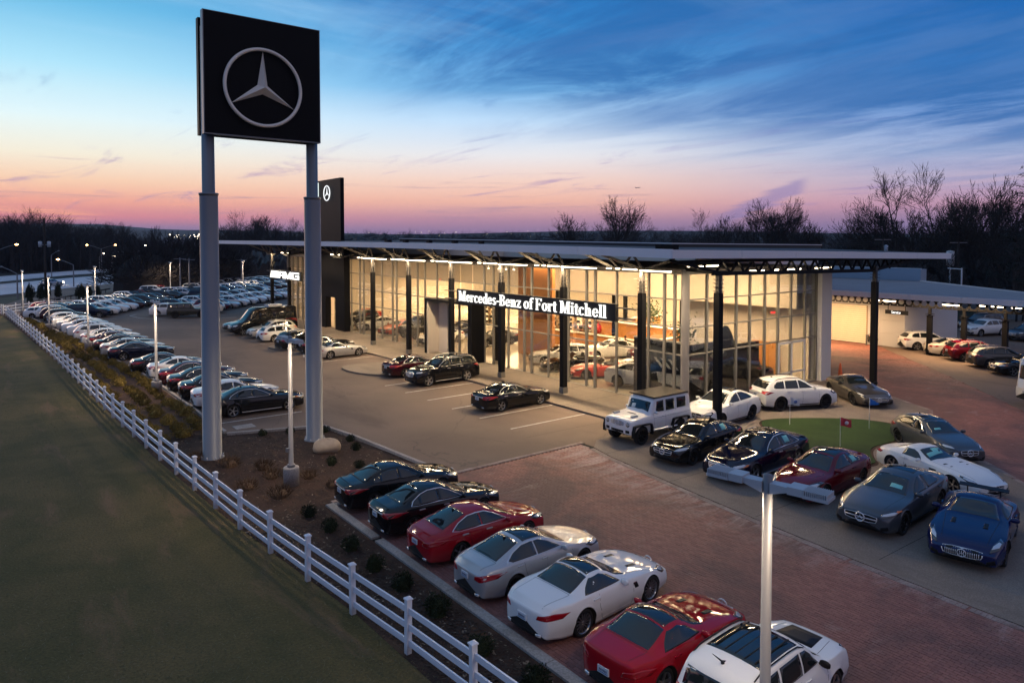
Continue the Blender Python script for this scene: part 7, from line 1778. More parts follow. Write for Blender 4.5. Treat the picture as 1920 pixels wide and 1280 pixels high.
JEEP = dict(GC, L=4.6, W=1.88, H=1.86, fo=.70, wb=2.95, wr=.42, clear=.42, nostar=True, gstyle='none', grille=(.76, 1.06, .42), vents=None, stickers=[], sills=None, roofglass=None, mirrorblack=True,
    zc=[(0, 1.05), (.1, 1.09), (.6, 1.14), (1.3, 1.18), (1.42, 1.22), (1.5, 1.3), (1.78, 1.74), (1.86, 1.81), (2.2, 1.86), (4.3, 1.85), (4.42, 1.78), (4.52, 1.4), (4.6, 1.1)],
    zb=[(0, 1.0), (.6, 1.08), (1.4, 1.14), (2, 1.16), (4.3, 1.18), (4.5, 1.10), (4.6, 1.0)], ws=(1.52, 1.76, .66, .64), rwside=(1.25, 1.65), roofhw=.84,
    side=[[(1.86, 1.24), (1.94, 1.72), (2.5, 1.74), (2.5, 1.24)], [(2.62, 1.24), (2.62, 1.74), (3.28, 1.74), (3.28, 1.24)], [(3.4, 1.26), (3.4, 1.74), (4.25, 1.72), (4.25, 1.26)]], head=[(.52, .86), (.56, 1.0), (.68, 1.04), (.76, .96), (.70, .84)], intake=[[(-.5, .5), (.5, .5), (.5, .64), (-.5, .64)]], seams=[[(1.6, 1.1), (1.6, .5)], [(2.56, 1.78), (2.56, .5)], [(3.34, 1.78), (3.34, 1.0)]], handles=[(2.42, 1.06), (3.2, 1.06)], mirror=(1.8, 1.22))
VAN = dict(SUV, L=6.9, W=2.0, H=2.75, fo=1.0, wb=4.3, wr=.36, clear=.30, roofhw=.82, planf=.84, planr=.96, bow=.20, bowr=.04, nose=.06, tail=.03, bulge=.02, crease=.4, rails=None, nostar=False, wheel='five', flare=.0,
    zc=[(0, .95), (.1, 1.05), (.5, 1.22), (.95, 1.34), (1.15, 1.42), (1.75, 2.15), (2.05, 2.48), (2.35, 2.66), (2.9, 2.74), (4.5, 2.75), (6.6, 2.74), (6.78, 2.66), (6.84, 1.6), (6.9, 1.0)],
    zb=[(0, .82), (.6, 1.10), (1.2, 1.28), (2, 1.36), (4, 1.4), (6.7, 1.4), (6.9, .95)], ws=(1.20, 1.98, .78, .70), rwside=(1.5, 2.3), rw=(0, 0, .62, .66),
    side=[[(1.62, 1.44), (2.05, 1.95), (2.25, 2.08), (2.55, 2.1), (2.55, 1.42)], [(2.75, 1.45), (2.75, 2.15), (4.1, 2.15), (4.1, 1.45)], [(4.2, 1.45), (4.2, 2.15), (6.5, 2.15), (6.5, 1.45)]], chrome=None, roofglass=None, head=[(.60, .86), (.62, 1.04), (.80, 1.16), (.90, 1.06), (.86, .86)], tailp=[(.82, 1.0), (.82, 1.5), (.96, 1.5), (.96, 1.0)], grille=(.74, 1.0, .42),
    intake=[[(-.5, .36), (.5, .36), (.42, .5), (-.42, .5)]], mirror=(1.75, 1.45), handles=[(2.5, 1.2)], seams=[[(1.5, 1.3), (1.5, .4)], [(2.65, 2.2), (2.65, .4)], [(4.15, 2.2), (4.15, .4)]], diff=[(-.7, .32), (.7, .32), (.7, .42), (-.7, .42)], platez=.8, fin=None, glassmat='glass')
CARGO = dict(VAN, side=[[(1.62, 1.44), (2.05, 1.95), (2.25, 2.08), (2.55, 2.1), (2.55, 1.42)]])
OPEN = dict(ROAD, wheel='dark', zc=[(0, .58), (.12, .66), (.5, .78), (1.0, .86), (1.55, .92), (1.9, .935), (2.2, .90), (2.9, .88), (3.2, .93), (3.6, .97), (4.2, .96), (4.45, .92), (4.55, .82)],
    zb=[(0, .54), (.5, .72), (1.2, .83), (2.0, .86), (3.2, .86), (4.0, .90), (4.4, .88), (4.58, .78)], roofhw=.62, side=[], ws=(1.98, 3.0, .58, .56), rw=(3.02, 3.12, .5, .5), roofglass=None, fin=None, mirror=(2.0, .88), seams=[])
SPECS.update(gclass=GC, jeep=JEEP, van=VAN, cargo=CARGO, open=OPEN)
def open_extras(root):
    b = MB(); b.add([(.28, -.62, .93), (.28, .62, .93), (-.12, .56, 1.26), (-.12, -.56, 1.26), (.26, -.62, .93), (.26, .62, .93), (-.14, .56, 1.26), (-.14, -.56, 1.26)], [(0, 1, 2, 3), (7, 6, 5, 4), (3, 2, 6, 7), (0, 3, 7, 4), (1, 5, 6, 2)]); b.build('windscreen_glass', [M['glass']], root)
    b = MB(); b.tube([(.28, -.63, .92), (-.13, -.57, 1.27), (-.13, .57, 1.27), (.28, .63, .92)], .022, 6); b.build('windscreen_frame', [M['chrome']], root)
    for s in (-.36, .36):
        b = MB(); b.box(-.72, -.25, s - .24, s + .24, .84, .97); b.add([(-.72, s - .24, .9), (-.72, s + .24, .9), (-.88, s + .2, 1.2), (-.88, s - .2, 1.2), (-.84, s - .24, .9), (-.84, s + .24, .9), (-.98, s + .2, 1.2), (-.98, s - .2, 1.2)], [(0, 1, 2, 3), (7, 6, 5, 4), (3, 2, 6, 7), (0, 3, 7, 4), (1, 5, 6, 2)]); b.build('seat', [M['leather']], root)

def G_extras(root):
    for d in (GC['fo'], GC['fo'] + GC['wb']):
        for sg in (-1, 1):
            b = MB(); x = GC['L'] / 2 - d; pts = []
            for k in range(9):
                a = pi * k / 8; c_ = cos(a); pts.append(Vector((x + .66 * max(-1, min(1, c_ * 1.25)), sg * 1.0, .43 + .56 * min(1, sin(a) * 1.35))))
            for p, q in zip(pts, pts[1:]): b.bar(p, q, .19, .06, up=(0, 0, 1) if abs((q - p).z) < abs((q - p).x) else (1, 0, 0))
            b.build('wheel_arch_flare', [M['trim']], root)
    for sg in (-1, 1):
        b = MB(); b.tube([(-1.0, sg * 1.0, .60), (.85, sg * 1.0, .60)], .045, 8); b.build('side_step', [M['chrome']], root)
        b = MB(); b.box(1.55, 1.95, sg * .62 - .07, sg * .62 + .07, 1.33, 1.40); b.build('turn_signal', [M['lampclear']], root)
    b = MB(); b.box(-2.02, .56, -.86, .86, 2.145, 2.20); b.build('roof_panel', [mat('black_roof', (.007, .007, .008), .32, spec=.25)], root)

# ================================================================ CARS IN PLACE
def car(key, paint_, lab, x, y, deg, lod, group, **o):
    return inst(tpl(key, lod, **o), paint_, lab, 'car' if key not in ('van', 'cargo') else 'van', (x, y, o.pop('z', 0) if False else 0), radians(deg), {'van': 'van', 'cargo': 'van'}.get(key, 'parked_car'), group)
near = 'cars parked nose-in along the near kerb band'
BZ = .03
def near_car(key, p, lab, y, deg=0, s=.94, **o):
    L_ = o.get('L', SPECS[key]['L']); c = car(key, p, lab, -21.6 + L_ * s / 2, y, deg, 0, near, **o); c.location.z = BZ; c.scale = (s, s, s); return c
near_car('sedan', 'black', 'black saloon with silver boot strip, first of the near row beside the mulch', -2.1, -3, chrome=None)
near_car('sedan', 'black', 'black saloon with bright chrome window frame, second in the near row', -4.8, -1)
near_car('cla', 'red', 'bright red four-door coupe in the near row next to the silver one', -7.35, 0)
near_car('cla', 'silver', 'silver four-door coupe with black roof panel in the near row', -9.95, 1.5, roofglass=(2.2, 3.0, .52, .5), wheel='dark')
near_car('roadster', 'white', 'white two-seat hardtop with twin bonnet vents in the near row', -12.35, 3, 1.0, wheel='multi')
near_car('roadster', 'red', 'short red two-seat hardtop between the white one and the jeep-like car', -15.1, 3, .98, L=4.3, vents=[(.95, .36, .34, .07)])
rn = near_car('rene', 'white', 'white boxy compact crossover with black ribbed roof at the bottom edge', -17.5, 3, .96); rn.location.x += .25
b = MB()
for k in range(5): b.box(-1.2, .1, -.45 + .225 * k - .012, -.45 + .225 * k + .012, 1.665, 1.685)
b.build('roof_ribs', [M['under']], rn)
b = MB(); b.box(.95, 1.85, -.38, .38, 1.02, 1.10); hb = b
b = MB(); b.tube([(-1.62, 0, 1.62), (-1.66, 0, 1.70), (-1.95, .02, 1.95)], [.05, .02, .006], 6); b.build('roof_aerial', [M['trim']], rn)
padg = 'cars displayed on the concrete pad'
def pad_car(key, p, lab, x, y, deg, s=1.0, **o):
    c = car(key, p, lab, x, y, deg, 0, padg, **o); c.location.z = .05; c.scale = (s, s, s); return c
g = pad_car('gclass', 'white', 'tall white boxy off-roader with black roof beside the walk', -5.6, -2.3, 179, .95); G_extras(g)
stk = [('side', [(3.0, 1.06), (3.0, 1.28), (3.32, 1.28), (3.32, 1.06)], 'sticker')]
pad_car('sedan', 'black', 'black saloon with silver grille bar and green window sticker, beside the off-roader', -6.1, -5.6, 180 + 3, 1.04, wheel='dark', chrome=None, stickers=stk, grille=(.46, .66, .46))
pad_car('lux', 'navy', 'dark navy limousine with chrome slatted grille and chrome window frame', -5.85, -8.5, 180 + 2, 1.07, stickers=[('side', [(3.1, 1.10), (3.1, 1.32), (3.45, 1.30), (3.45, 1.10)], 'sticker')])
pad_car('coupe', 'darkred', 'deep red coupe with dark roof behind the near lamp head', -6.0, -11.4, 180 + 2, 1.04, wheel='dark', chrome=None, roofglass=(2.35, 3.2, .48, .46), stickers=[('side', [(3.1, 1.04), (3.1, 1.22), (3.42, 1.18), (3.42, 1.04)], 'sticker')])
pad_car('cls', 'grey', 'matt grey four-door coupe with big star grille and light blue paper on dash', -6.4, -14.3, 180 + 3, 1.07)
pad_car('gtr', 'blue', 'dark blue sports coupe with rear wing and slatted grille at the right edge', -6.85, -16.95, 180 + 12, 1.05)
pad_car('suvc', 'white', 'white sloping-roof SUV with star grille behind the black column', -.35, -2.75, 180 + 3)
gl = pad_car('suv', 'white', 'white SUV seen from behind in front of the glass side door', 5.7, -3.25, -24, wheel='dark', rails=(2.1, 3.95, .60), railmat='trim')
gl.scale = (1.02, 1.02, 1.10)
pad_car('softtop', 'bronze', 'bronze soft-top sports car nose-out by the white corner pilaster', 10.5, -4.6, 233, 1.08, wheel='dark', mirrorblack=True)
pad_car('hatch', 'grey', 'metallic grey hatchback with star grille beyond the putting green', 2.75, -12.0, 236)
pad_car('sls', 'white', 'white long-nosed sports coupe with blue windscreen sheet by the turf', -1.45, -13.75, 252)
fac = 'cars parked before the glass front'
def fc(key, p, lab, x, y, deg, lod=1, **o): return car(key, p, lab, x, y, deg, lod, fac, **o)
fc('sedan', 'black', 'lone black saloon facing the showroom between painted lines', -6.95, 7.05, 0, 0)
fc('bigsuv', 'black', 'large black SUV with chrome grille facing away from the showroom', -6.3, 15.6, 181, 0)
fc('sedan', 'maroon', 'dark maroon saloon beside the large black SUV', -6.35, 19.2, 1)
fc('roadster', 'silver', 'silver two-seat hardtop right of the pylon leg', -7.55, 29.9, 2, 1, L=4.6, wheel='five', vents=None)
fc('coupe', 'black', 'black car behind the silver two-seater, partly hidden', -7.2, 33.2, 1)
fc('suv', 'black', 'black SUV half hidden behind the right pylon leg, rear window showing', -8.1, 36.4, 8, wheel='five')
fc('wagon', 'white', 'white estate with tall tail left of the right pylon leg', -7.6, 42.6, 4, H=1.6)
fc('suv', 'cream', 'pale silver SUV beside the black van, nose out', -7.7, 45.6, 182)
v = fc('van', 'black', 'long black passenger van with roof unit parked by the AMG sign', -7.4, 49.2, 184)
b = MB(); b.box(-1.9, -.4, -.6, .6, 2.72, 2.92); b.build('roof_unit', [M['white_p']], v)
fc('coupe', 'darkgrey', 'dark grey car behind the black van, nose out', -7.9, 53.2, 186)
# long row by the bed
long_ = 'cars in the long row behind the shrubs'
ROWC = [('lux', 'black', 'black limousine with chrome trim, nearest of the long row behind the left pylon leg', 14.85), ('sedan', 'white', 'white saloon second in the long row', 17.7), ('sedan', 'black', 'black saloon third in the long row', 20.5), ('sedan', 'black', 'black saloon fourth in the long row', 23.3),
        ('sedan', 'maroon', 'dark maroon saloon fifth in the long row behind the lamp post', 26.0), ('coupe', 'white', 'white coupe sixth in the long row', 28.9), ('coupe', 'black', 'black coupe seventh in the long row, beside the empty bays', 31.7),
        ('coupe', 'navy', 'dark navy coupe with silver window frame, first beyond the empty bays', 39.2), ('coupe', 'cream', 'pale coupe second beyond the empty bays', 42.0), ('sedan', 'black', 'black saloon third beyond the empty bays', 44.8), ('sedan', 'maroon', 'maroon saloon fourth beyond the empty bays', 47.8), ('sedan', 'white', 'white saloon with red lamp, fifth beyond the empty bays', 50.6),
        ('wagon', 'white', 'white estate car showing its full side window', 54.6), ('sedan', 'white', 'white saloon just beyond the white estate', 58.0), ('sedan', 'white', 'white saloon second beyond the white estate', 61.2), ('sedan', 'silver', 'silver saloon third beyond the white estate', 64.2), ('coupe', 'white', 'white coupe beside the walking man', 67.2),
        ('hatch', 'white', 'white hatchback beyond the walking man', 70.4), ('suv', 'darkgrey', 'dark grey SUV beyond the white hatchback', 73.6), ('suv', 'maroon', 'maroon SUV near the fence corner', 76.8), ('suv', 'white', 'white SUV near the fence corner', 80.0), ('suv', 'maroon', 'second maroon SUV nearest the fence corner', 83.2), ('suv', 'darkred', 'dark red SUV last of the long row', 86.4)]
for key, p, lab, y in ROWC:
    L_ = SPECS[key]['L']; xr = -21.75 - .052 * max(0, y - 14) * (1 if y > 30 else .4)
    c = car(key, p, lab, xr + L_ / 2, y, -3 - max(0, y - 30) * .06, 1 if y < 56 else 2, long_)
# far lot rows
FARC = ['white', 'white', 'silver', 'white', 'black', 'white', 'darkgrey', 'white', 'maroon', 'white', 'silver', 'navy', 'white', 'white', 'darkred', 'grey']
FK = ['suv', 'suv', 'sedan', 'suv', 'wagon', 'sedan', 'suv', 'bigsuv']
nf = 0
def far_row(name, p0, p1, n, deg, seed, first=None, skip=()):
    r = random.Random(seed)
    for i in range(n):
        if i in skip: continue
        f = i / max(1, n - 1); x = lerp(p0[0], p1[0], f); y = lerp(p0[1], p1[1], f); key = r.choice(FK); p = r.choice(FARC)
        if first and i < len(first): key, p = first[i]
        kind = {'suv': 'SUV', 'sedan': 'saloon', 'wagon': 'estate', 'bigsuv': 'large SUV', 'coupe': 'coupe', 'hatch': 'hatchback'}[key]
        d = radians(deg); L_ = SPECS[key]['L']
        car(key, p, '%s %s, %s from the left in the %s' % ({'darkgrey': 'dark grey', 'darkred': 'dark red'}.get(p, p), kind, NUM[i], name), x - cos(d) * L_ / 2, y - sin(d) * L_ / 2, deg + r.uniform(-2, 2), 2, name)
far_row('front row of the far lot', (-17.6, 76.5), (9.0, 122), 19, -26, 1, [('bigsuv', 'navy'), ('suv', 'white'), ('suv', 'white'), ('suv', 'white'), ('suv', 'maroon'), ('sedan', 'black'), ('suv', 'darkgrey'), ('suv', 'darkgrey'), ('sedan', 'navy'), ('suv', 'black')])
far_row('second row of the far lot', (-21.8, 79.2), (0.0, 117), 15, -26, 2, [('wagon', 'white'), ('suv', 'navy'), ('sedan', 'silver')])
far_row('front row behind the van', (-3.0, 76.5), (14.5, 94.5), 10, -36, 4, [('suv', 'darkred'), ('sedan', 'silver'), ('suv', 'white'), ('suv', 'white'), ('suv', 'white'), ('suv', 'white'), ('sedan', 'darkgrey'), ('suv', 'white')])
far_row('second row behind the van', (-7.2, 79.6), (10.5, 98), 10, -36, 5, [('suv', 'maroon'), ('sedan', 'white')])
far_row('third row behind the van', (1.5, 97), (21, 116), 11, -36, 6, [('bigsuv', 'navy')])
far_row('fourth row behind the van', (-2.5, 100), (17, 120), 11, -36, 7)
far_row('fifth row behind the van', (9, 116), (33, 138), 12, -36, 8)
far_row('last row behind the van', (5, 119.5), (31, 143), 12, -36, 9)
car('jeep', 'matgreen', 'dark olive boxy off-roader parked alone in the far lot', -9.9, 70.3, -18, 1, None)
car('suv', 'white', 'white SUV hidden behind the olive off-roader', -11.2, 74.0, -14, 2, None); car('suv', 'white', 'second white SUV behind the olive off-roader', -6.6, 74.6, 150, 2, None)
# showroom cars
show = 'cars inside the lit showroom'
def sc_(key, p, lab, x, y, deg, **o):
    c = car(key, p, lab, x, y, deg, 1, show, **o); c.location.z = .126; return c
sc_('wagon', 'white', 'white estate behind the glass under the orange wall', 4.6, 19.0 - 3.4, -28 + 180 - 0, rails=(2.3, 4.15, .56))
c = sc_('open', 'black', 'black open roadster behind the glass with roof down', 3.3, 12.9, 155); open_extras(c)
c = sc_('open', 'orangered', 'red open roadster near the glass beneath the name sign', 3.1, 9.7, 153, wheel='dark'); open_extras(c)
sc_('suvc', 'white', 'white sloping-roof SUV just inside the corner glass', 2.6, 5.4, -75); sc_('lux', 'white', 'white limousine in the middle of the showroom floor', 9.6, 15.2, 158); sc_('sedan', 'white', 'white saloon behind the red roadster', 6.6, 8.8, 152)
sc_('sedan', 'white', 'white saloon deep in the showroom behind the corner partition', 7.3, 4.6, 165); sc_('coupe', 'orangered', 'red coupe at the back of the showroom', 19.5, 26.5, 160); sc_('sedan', 'darkred', 'dark red saloon beside the amber counter', 12.2, 12.4, 150)
sc_('sedan', 'black', 'black saloon behind the short glass front', 8.6, 2.1, 178); sc_('suv', 'darkgrey', 'dark SUV inside beside the glass side door', 11.6, 5.6, 100)
sc_('coupe', 'white', 'white coupe behind the far left glazing', 3.2, 43.6, 160); sc_('coupe', 'orange', 'orange coupe behind the far glazing beside the black column', 3.2, 39.2, 200); sc_('gclass', 'darkgrey', 'dark boxy off-roader behind the far glazing', 3.6, 35.2, 180 + 10, stickers=[])
sc_('coupe', 'white', 'white coupe nose to the glass left of the entrance', 2.9, 30.6, 190); sc_('suv', 'darkgrey', 'dark SUV behind the white coupe left of the entrance', 7.2, 33.2, 190); sc_('suv', 'black', 'black SUV at the far left end of the showroom', 3.4, 48.8, 190); sc_('sedan', 'darkgrey', 'grey saloon behind the entrance doors', 6.2, 26.6, 180); sc_('sedan', 'orange', 'orange saloon behind the tower portal', 5.5, 52.5, 160)
# cars by the service wing
srv = 'cars parked beside the service drive'
def sv_(key, p, lab, x, y, deg, lod=1, **o): return car(key, p, lab, x, y, deg, lod, srv, **o)
sv_('sedan', 'darkgrey', 'dark saloon nearest the service door', 36.4, 4.9, -38); sv_('suv', 'white', 'white SUV with silver wheels by the service column', 35.6, 1.5, -42, wheel='five', rails=None)
sv_('sedan', 'cream', 'cream saloon tucked beside the white SUV', 34.0, -1.4, -44); sv_('suv', 'darkred', 'dark red SUV with bright tail lamps by the second canopy column', 32.4, -3.5, -44); sv_('suv', 'bronze', 'bronze SUV right of the dark red one', 30.4, -5.9, -44, rails=(2.1, 3.95, .6))
sv_('lux', 'black', 'black limousine nose out beside the bronze SUV', 28.6, -8.2, 136); sv_('sedan', 'maroon', 'dark maroon saloon nose out under the third canopy column', 26.6, -10.6, 136); sv_('sedan', 'cream', 'cream saloon just behind the white panel van', 23.6, -12.0, -44)
sv_('cargo', 'white', 'white panel van cut off by the right frame edge', 19.3, -13.7, -44, H=2.6)
far_ = 'cars at the far right beyond the service drive'
for i, (key, p, lab, x, y, deg) in enumerate((('suv', 'white', 'white SUV facing left between the canopy columns at the right', 51.6, -.2, 160), ('bigsuv', 'black', 'black SUV behind the white one at the right', 55.6, 1.4, 160), ('suv', 'grey', 'grey SUV at the right edge beside the last canopy column', 50.8, -4.4, 160), ('sedan', 'silver', 'silver saloon at the right frame edge', 49.5, -7.2, 160),
        ('suv', 'cream', 'tan SUV beside the green utility box', 55.8, 11.0, 165), ('suv', 'silver', 'silver SUV behind the tan one', 59.0, 14.0, 165), ('sedan', 'silver', 'silver saloon behind the service wall corner', 60.4, 17.4, 165), ('suv', 'darkgrey', 'dark SUV farthest behind the service wall corner', 64, 19.5, 165))):
    car(key, p, lab, x - 1.2, y + 2.4, deg, 1, far_)
b = MB(); b.box(57.2, 59.0, 5.0, 7.2, 0, 1.7); b.box(57.1, 59.1, 4.9, 7.3, 1.7, 1.78); b.box(59.2, 60.2, 4.0, 4.9, 0, 1.5); b.build('utility_box', [mat('box_green', (.03, .05, .04), .6)], label='dark green utility cabinet beyond the service drive', category='utility box')
b = MB(); 
for k in range(12): b.box(61 + 2.0 * k * .8, 61 + 2.0 * k * .8 + 1.56, 13.0 - 2.2 * k, 13.1 - 2.2 * k + 0.0, 0, 2.0)
fw_ = thing('retaining_wall', 'low pale wall behind the cars at the far right', 'wall')
for k in range(10):
    p = Vector((60.5, 20, 0)).lerp(Vector((62, -14, 0)), k / 10); q = Vector((60.5, 20, 0)).lerp(Vector((62, -14, 0)), (k + 1) / 10); b = MB(); b.bar(p + Vector((8, 0, 1.0)), q * 1.0 + Vector((8, 0.02, 1.0)), .15, 2.0); b.build('wall_panel', [M['kerb']], fw_)
# houses behind the right trees
M['hse'] = mat('house_siding', (.28, .30, .30), .8, noise_amt=.1); M['hroof'] = mat('house_roof', (.05, .05, .055), .9)
for i, (px_, dist, w_, h_, lab) in enumerate(((1770, 108, 10, 4.6, 'dim gabled house behind the roof end'), (1865, 100, 11, 4.8, 'dim pale gabled house behind the right trees'), (1640, 135, 10, 4.5, 'dim low house behind the tallest bare tree'))):
    x, y = px_pt(px_, dist); t = thing('house', lab, 'house', (x, y, 0), radians(-38 + 20 * i)); b = MB(); b.box(-w_ / 2, w_ / 2, -4, 4, 0, h_ * .6); b.build('wall', [M['hse']], t)
    b = MB(); b.prism([(-4.5, h_ * .6 + .01), (4.5, h_ * .6 + .01), (0, h_)], -w_ / 2 - .3, w_ / 2 + .3, 0, (Vector((0, 0, 0)), Vector((0, 1, 0)), Vector((0, 0, 1)), Vector((1, 0, 0)))); b.build('roof', [M['hroof']], t)
    for s in (-2.5, 0, 2.5): b = MB(); b.box(s - .5, s + .5, -4.05, -4.01, 1.0, 2.1); b.build('window', [M['glass']], t)
x, y = px_pt(1782, 92); b = MB(); b.lathe([(0, 6.4), (.45, 6.4), (.45, 8.3), (0, 8.4)], 14); b.lathe([(.1, 0), (.1, 6.4)], 8); b.build('roof_downspout', [M['white_p']], loc=(x, y, 0), label='pale ribbed tank seen past the roof end', category='downspout')  # stands for the pale corrugated downspout under the roof end
# flags on the green
def flag(x, y, h_, col, lab, tri, mark):
    t = thing('golf_flag', lab, 'flag', (x, y, .085)); b = MB(); b.tube([(0, 0, 0), (0, 0, h_)], .014, 8); b.build('pole', [M['white_p']], t)
    d = RT; vs = []; n = 8
    for k in range(n + 1):
        f = k / n; w_ = .52 * f; z1 = h_ - .02 - (.28 * f if tri else .12 * f); z0 = h_ - .40 + (.06 * f if tri else -.10 * f); o = FW * (.05 * sin(f * 7)) + d * w_; vs += [o + Vector((0, 0, z0)), o + Vector((0, 0, z1))]
    vs2 = [v + FW * .006 for v in vs]; b = MB(); b.add(vs + vs2, [(2 * k, 2 * k + 2, 2 * k + 3, 2 * k + 1) for k in range(n)] + [(2 * k + 2 * n + 2, 2 * k + 1 + 2 * n + 2, 2 * k + 3 + 2 * n + 2, 2 * k + 2 + 2 * n + 2) for k in range(n)] + [(0, 1, 2 * n + 3, 2 * n + 2)])
    fl = b.build('cloth', [mat('cloth_' + lab.split()[0], col, .7)], t)
    if mark: b = MB(); c = d * .26 + Vector((0, 0, h_ - .26)) - FW * .07; b.lathe([(0, 0), (.09, 0), (.09, .01), (0, .01)], 14, axis='X', c=(0, 0, 0)); m_ = b.build('emblem', [mat('emblem', mark, .6)], fl); m_.location = c; m_.rotation_euler = (0, 0, atan2(FW.y, FW.x))
flag(1.67, -5.47, 1.46, (.62, .64, .66), 'white golf flag with a blue disc at the far side of the green', False, (.08, .16, .45))
flag(-.06, -9.05, 1.36, (.50, .03, .05), 'red golf flag with a pale disc nearest the viewer on the green', False, (.7, .6, .6))
flag(4.15, -8.37, 1.57, (.02, .16, .50), 'blue pointed golf flag near the grey hatchback', True, None)
t = thing('traffic_cone', 'slim orange traffic cone standing on the brick drive', 'cone', (17.07, -.14, .03)); b = MB(); b.lathe([(.16, .03), (.05, .9), (.03, .92), (0, .92)], 16); b.build('cone_body', [mat('cone_orange', (.75, .12, .02), .5)], t); b = MB(); b.box(-.2, .2, -.2, .2, 0, .03); b.build('base', [M['trim']], t)
# people ------------------------------------------------------------
def person(loc, rz, label, shirt, trousers, skin, hair, pose):
    t = thing('person', label, 'person', loc, rz)
    J, E_, R = pose
    def skinned(name, J, E_, R, mt):
        me = bpy.data.meshes.new(name); me.from_pydata(J, E_, []); o = link(name, me, t); me.materials.append(mt)
        md = o.modifiers.new('skin', 'SKIN'); md.use_smooth_shade = True
        for i, rr in enumerate(R): me.skin_vertices[0].data[i].radius = rr if isinstance(rr, tuple) else (rr, rr); 
        me.skin_vertices[0].data[0].use_root = True
        s = o.modifiers.new('sub', 'SUBSURF'); s.levels = 2; s.render_levels = 2; return o
    body = skinned('body', J, E_, R, skin)
    return t
SK = mat('skin', (.42, .24, .17), .6); SHB = mat('shirt_blue', (.16, .22, .34), .8, noise_amt=.15, nscale=6); TRB = mat('trousers_dark', (.015, .016, .02), .85); HA = mat('hair_dark', (.03, .02, .015), .8); SHD = mat('jacket_dark', (.02, .02, .022), .8)
def build_person(loc, rz, label, shirt, seated=False):
    t = thing('person', label, 'person', loc, rz); dz = -.42 if seated else 0
    def sk(name, J, E_, R, mt):
        me = bpy.data.meshes.new(name); me.from_pydata([tuple(j) for j in J], E_, []); o = link(name, me, t); me.materials.append(mt)
        md = o.modifiers.new('skin', 'SKIN'); md.use_smooth_shade = True
        if not me.skin_vertices: return o
        for i, rr in enumerate(R): me.skin_vertices[0].data[i].radius = rr if isinstance(rr, tuple) else (rr, rr)
        me.skin_vertices[0].data[0].use_root = True
        s = o.modifiers.new('sub', 'SUBSURF'); s.levels = 1; s.render_levels = 2; return o
    # whole body: pelvis, chest, neck, head, legs mid-stride, arms with hands
    hip = (0, 0, .94 + dz); knL, ftL, toL, knR, ftR, toR = ((.10, .10, .52), (.02, .11, .09), (.17, .12, .04), (-.02, -.10, .52), (-.20, -.10, .10), (-.06, -.11, .04))
    if seated: knL, ftL, toL, knR, ftR, toR = ((.42, .12, .50), (.42, .12, .09), (.56, .12, .04), (.42, -.12, .50), (.40, -.12, .09), (.54, -.12, .04))
    J = [hip, (0, .0, 1.12 + dz), (.01, 0, 1.38 + dz), (.02, 0, 1.52 + dz), (.03, 0, 1.62 + dz), (.04, 0, 1.76 + dz), (0, .09, .88 + dz), knL, ftL, toL, (0, -.09, .88 + dz), knR, ftR, toR,
         (0, .19, 1.42 + dz), (-.04, .25, 1.15 + dz), (.08, .25, .93 + dz), (.11, .25, .86 + dz), (0, -.19, 1.42 + dz), (.05, -.25, 1.15 + dz), (.18, -.24, .95 + dz), (.22, -.24, .88 + dz)]
    E_ = [(0, 1), (1, 2), (2, 3), (3, 4), (4, 5), (0, 6), (6, 7), (7, 8), (8, 9), (0, 10), (10, 11), (11, 12), (12, 13), (2, 14), (14, 15), (15, 16), (16, 17), (2, 18), (18, 19), (19, 20), (20, 21)]
    R = [(.13, .15), (.12, .14), (.13, .17), .055, .085, .085, .085, .058, .042, .035, .085, .058, .042, .035, .06, .045, .034, .03, .06, .045, .034, .03]
    sk('body', J, E_, R, SK)
    g = 1.16; sk('trousers', [J[0], J[6], J[7], (J[8][0], J[8][1], J[8][2] + .04), J[10], J[11], (J[12][0], J[12][1], J[12][2] + .04)], [(0, 1), (1, 2), (2, 3), (0, 4), (4, 5), (5, 6)], [(.14, .165), .105, .08, .07, .105, .08, .07], TRB)
    sk('shirt', [J[1], J[2], (J[3][0], 0, J[3][2] - .05), J[14], J[15], (J[16][0], J[16][1], J[16][2] + .03), J[18], J[19], (J[20][0], J[20][1], J[20][2] + .03), (0, 0, .96 + dz)], [(0, 1), (1, 2), (1, 3), (3, 4), (4, 5), (1, 6), (6, 7), (7, 8), (0, 9)], [(.145, .17), (.155, .20), .075, .08, .062, .05, .08, .062, .05, (.15, .175)], shirt)
    b = MB(); b.lathe([(0, .115), (.06, .105), (.098, .05), (.10, -.01), (.085, -.05)], 14, c=(.025, 0, 1.70 + dz)); b.build('hair', [HA], t)
    for s in (-1, 1):
        b = MB(); b.lathe([(0, -.012), (.012, 0), (0, .012)], 8, c=(.122, s * .032, 1.705 + dz)); b.build('eye', [TRB], t)
        for k in range(4):
            hx, hz = ((.13, .86) if s > 0 else (.24, .88)); b = MB(); b.tube([(hx - .03 + .016 * k, s * .25, hz + dz), (hx - .03 + .018 * k, s * .252, hz - .05 + dz), (hx - .02 + .018 * k, s * .24, hz - .09 + dz + .006 * abs(k - 1))], [.010, .009, .007], 6); b.build('finger', [SK], t)
        b = MB(); b.tube([(hx + .01, s * .235, hz + .02 + dz), (hx + .04, s * .22, hz - .01 + dz), (hx + .045, s * .215, hz - .04 + dz)], [.012, .011, .008], 6); b.build('thumb', [SK], t)
    b = MB(); b.tube([(.115, 0, 1.70 + dz), (.15, 0, 1.665 + dz), (.12, 0, 1.655 + dz)], [.008, .014, .01], 6); b.build('nose', [SK], t)
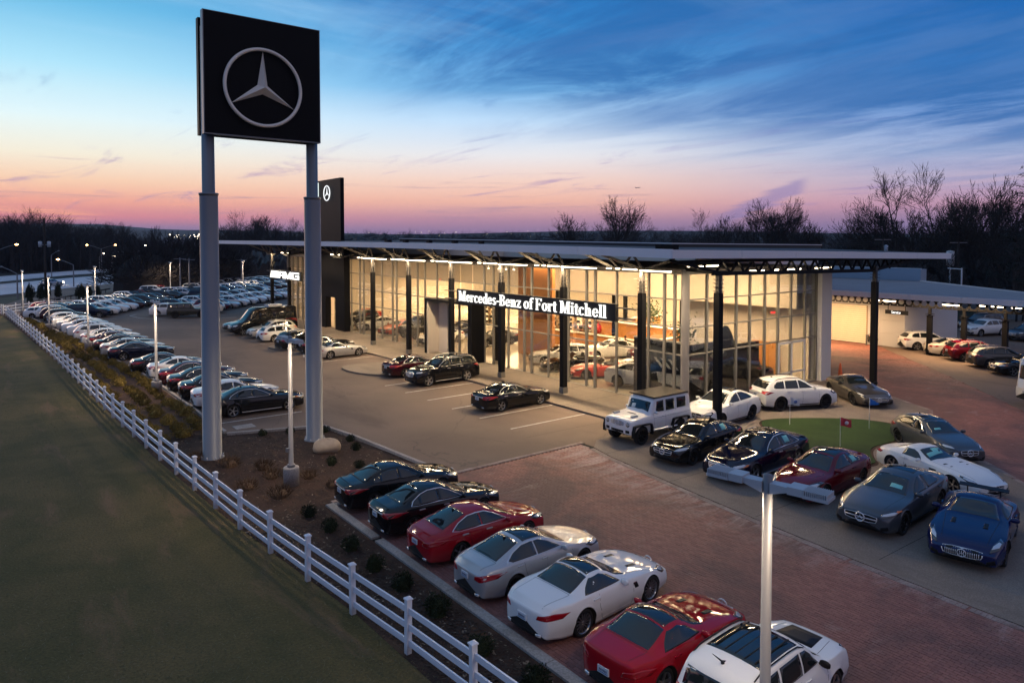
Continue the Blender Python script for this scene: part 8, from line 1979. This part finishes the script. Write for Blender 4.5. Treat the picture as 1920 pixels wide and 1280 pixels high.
    for s, f in ((1, toL), (-1, toR)):
        b = MB(); b.lathe([(0, 0), (.05, 0), (.055, .04), (.04, .08), (0, .09)], 12); o = b.build('shoe', [TRB], t); o.location = (f[0] - .07, f[1], 0); o.scale = (2.4, 1, 1)
    return t
build_person((-24.9, 65.9, .0), radians(-70), 'man in blue shirt and dark trousers walking along the shrub bed', SHB)
build_person((12.6, 16.4, .126), radians(200), 'seated person in dark jacket at the amber counter', SHD, True)
b = MB(); b.box(12.3, 12.85, 16.1, 16.7, .5, .56); b.box(12.8, 12.86, 16.1, 16.7, .56, 1.0); b.tube([(12.57, 16.4, .13), (12.57, 16.4, .5)], .04, 6); b.build('office_chair', [M['steel']], label='dark office chair under the seated person', category='chair')
# aeroplane
x, y = px_pt(1195, 1500); t = thing('airliner', 'tiny airliner low in the sunset sky above the roof', 'aeroplane', (x, y, 9.6 + 1500 * ((499.4 - 352.5) / 1330 - .0356)), atan2(RT.y, RT.x))
t.rotation_euler = (0, radians(-6), atan2(RT.y, RT.x)); PL = mat('plane_grey', (.10, .10, .12), .5)
b = MB(); b.tube([(-5, 0, 0), (-3, 0, 0), (4, 0, 0), (5.6, 0, 0)], [.3, .65, .65, .1], 8); b.build('fuselage', [PL], t); b = MB(); b.add([(1, 0, -.3), (-1, 0, -.3), (-2.6, 5, .3), (-1.8, 5, .3), (-2.6, -5, .3), (-1.8, -5, .3)], [(0, 1, 2, 3), (1, 0, 5, 4)]); b.build('wing', [PL], t); b = MB(); b.add([(-3.6, 0, .3), (-5, 0, .3), (-5.6, 0, 2.2), (-4.8, 0, 2.2)], [(0, 1, 2, 3)]); b.build('tail_fin', [PL], t)
# ================================================================ HAZE
M['haze'] = bpy.data.materials.new('haze'); M['haze'].use_nodes = True; t = M['haze'].node_tree; t.nodes.clear()
o = nd(t, 'ShaderNodeOutputMaterial'); pv = nd(t, 'ShaderNodeVolumePrincipled'); pv.inputs['Color'].default_value = (.62, .72, .90, 1); pv.inputs['Density'].default_value = .00010; pv.inputs['Anisotropy'].default_value = .2
t.links.new(pv.outputs[0], o.inputs['Volume'])
b = MB(); b.box(-4300, 4300, -4300, 4300, -40, 170); b.build('haze', [M['haze']], kind='stuff')
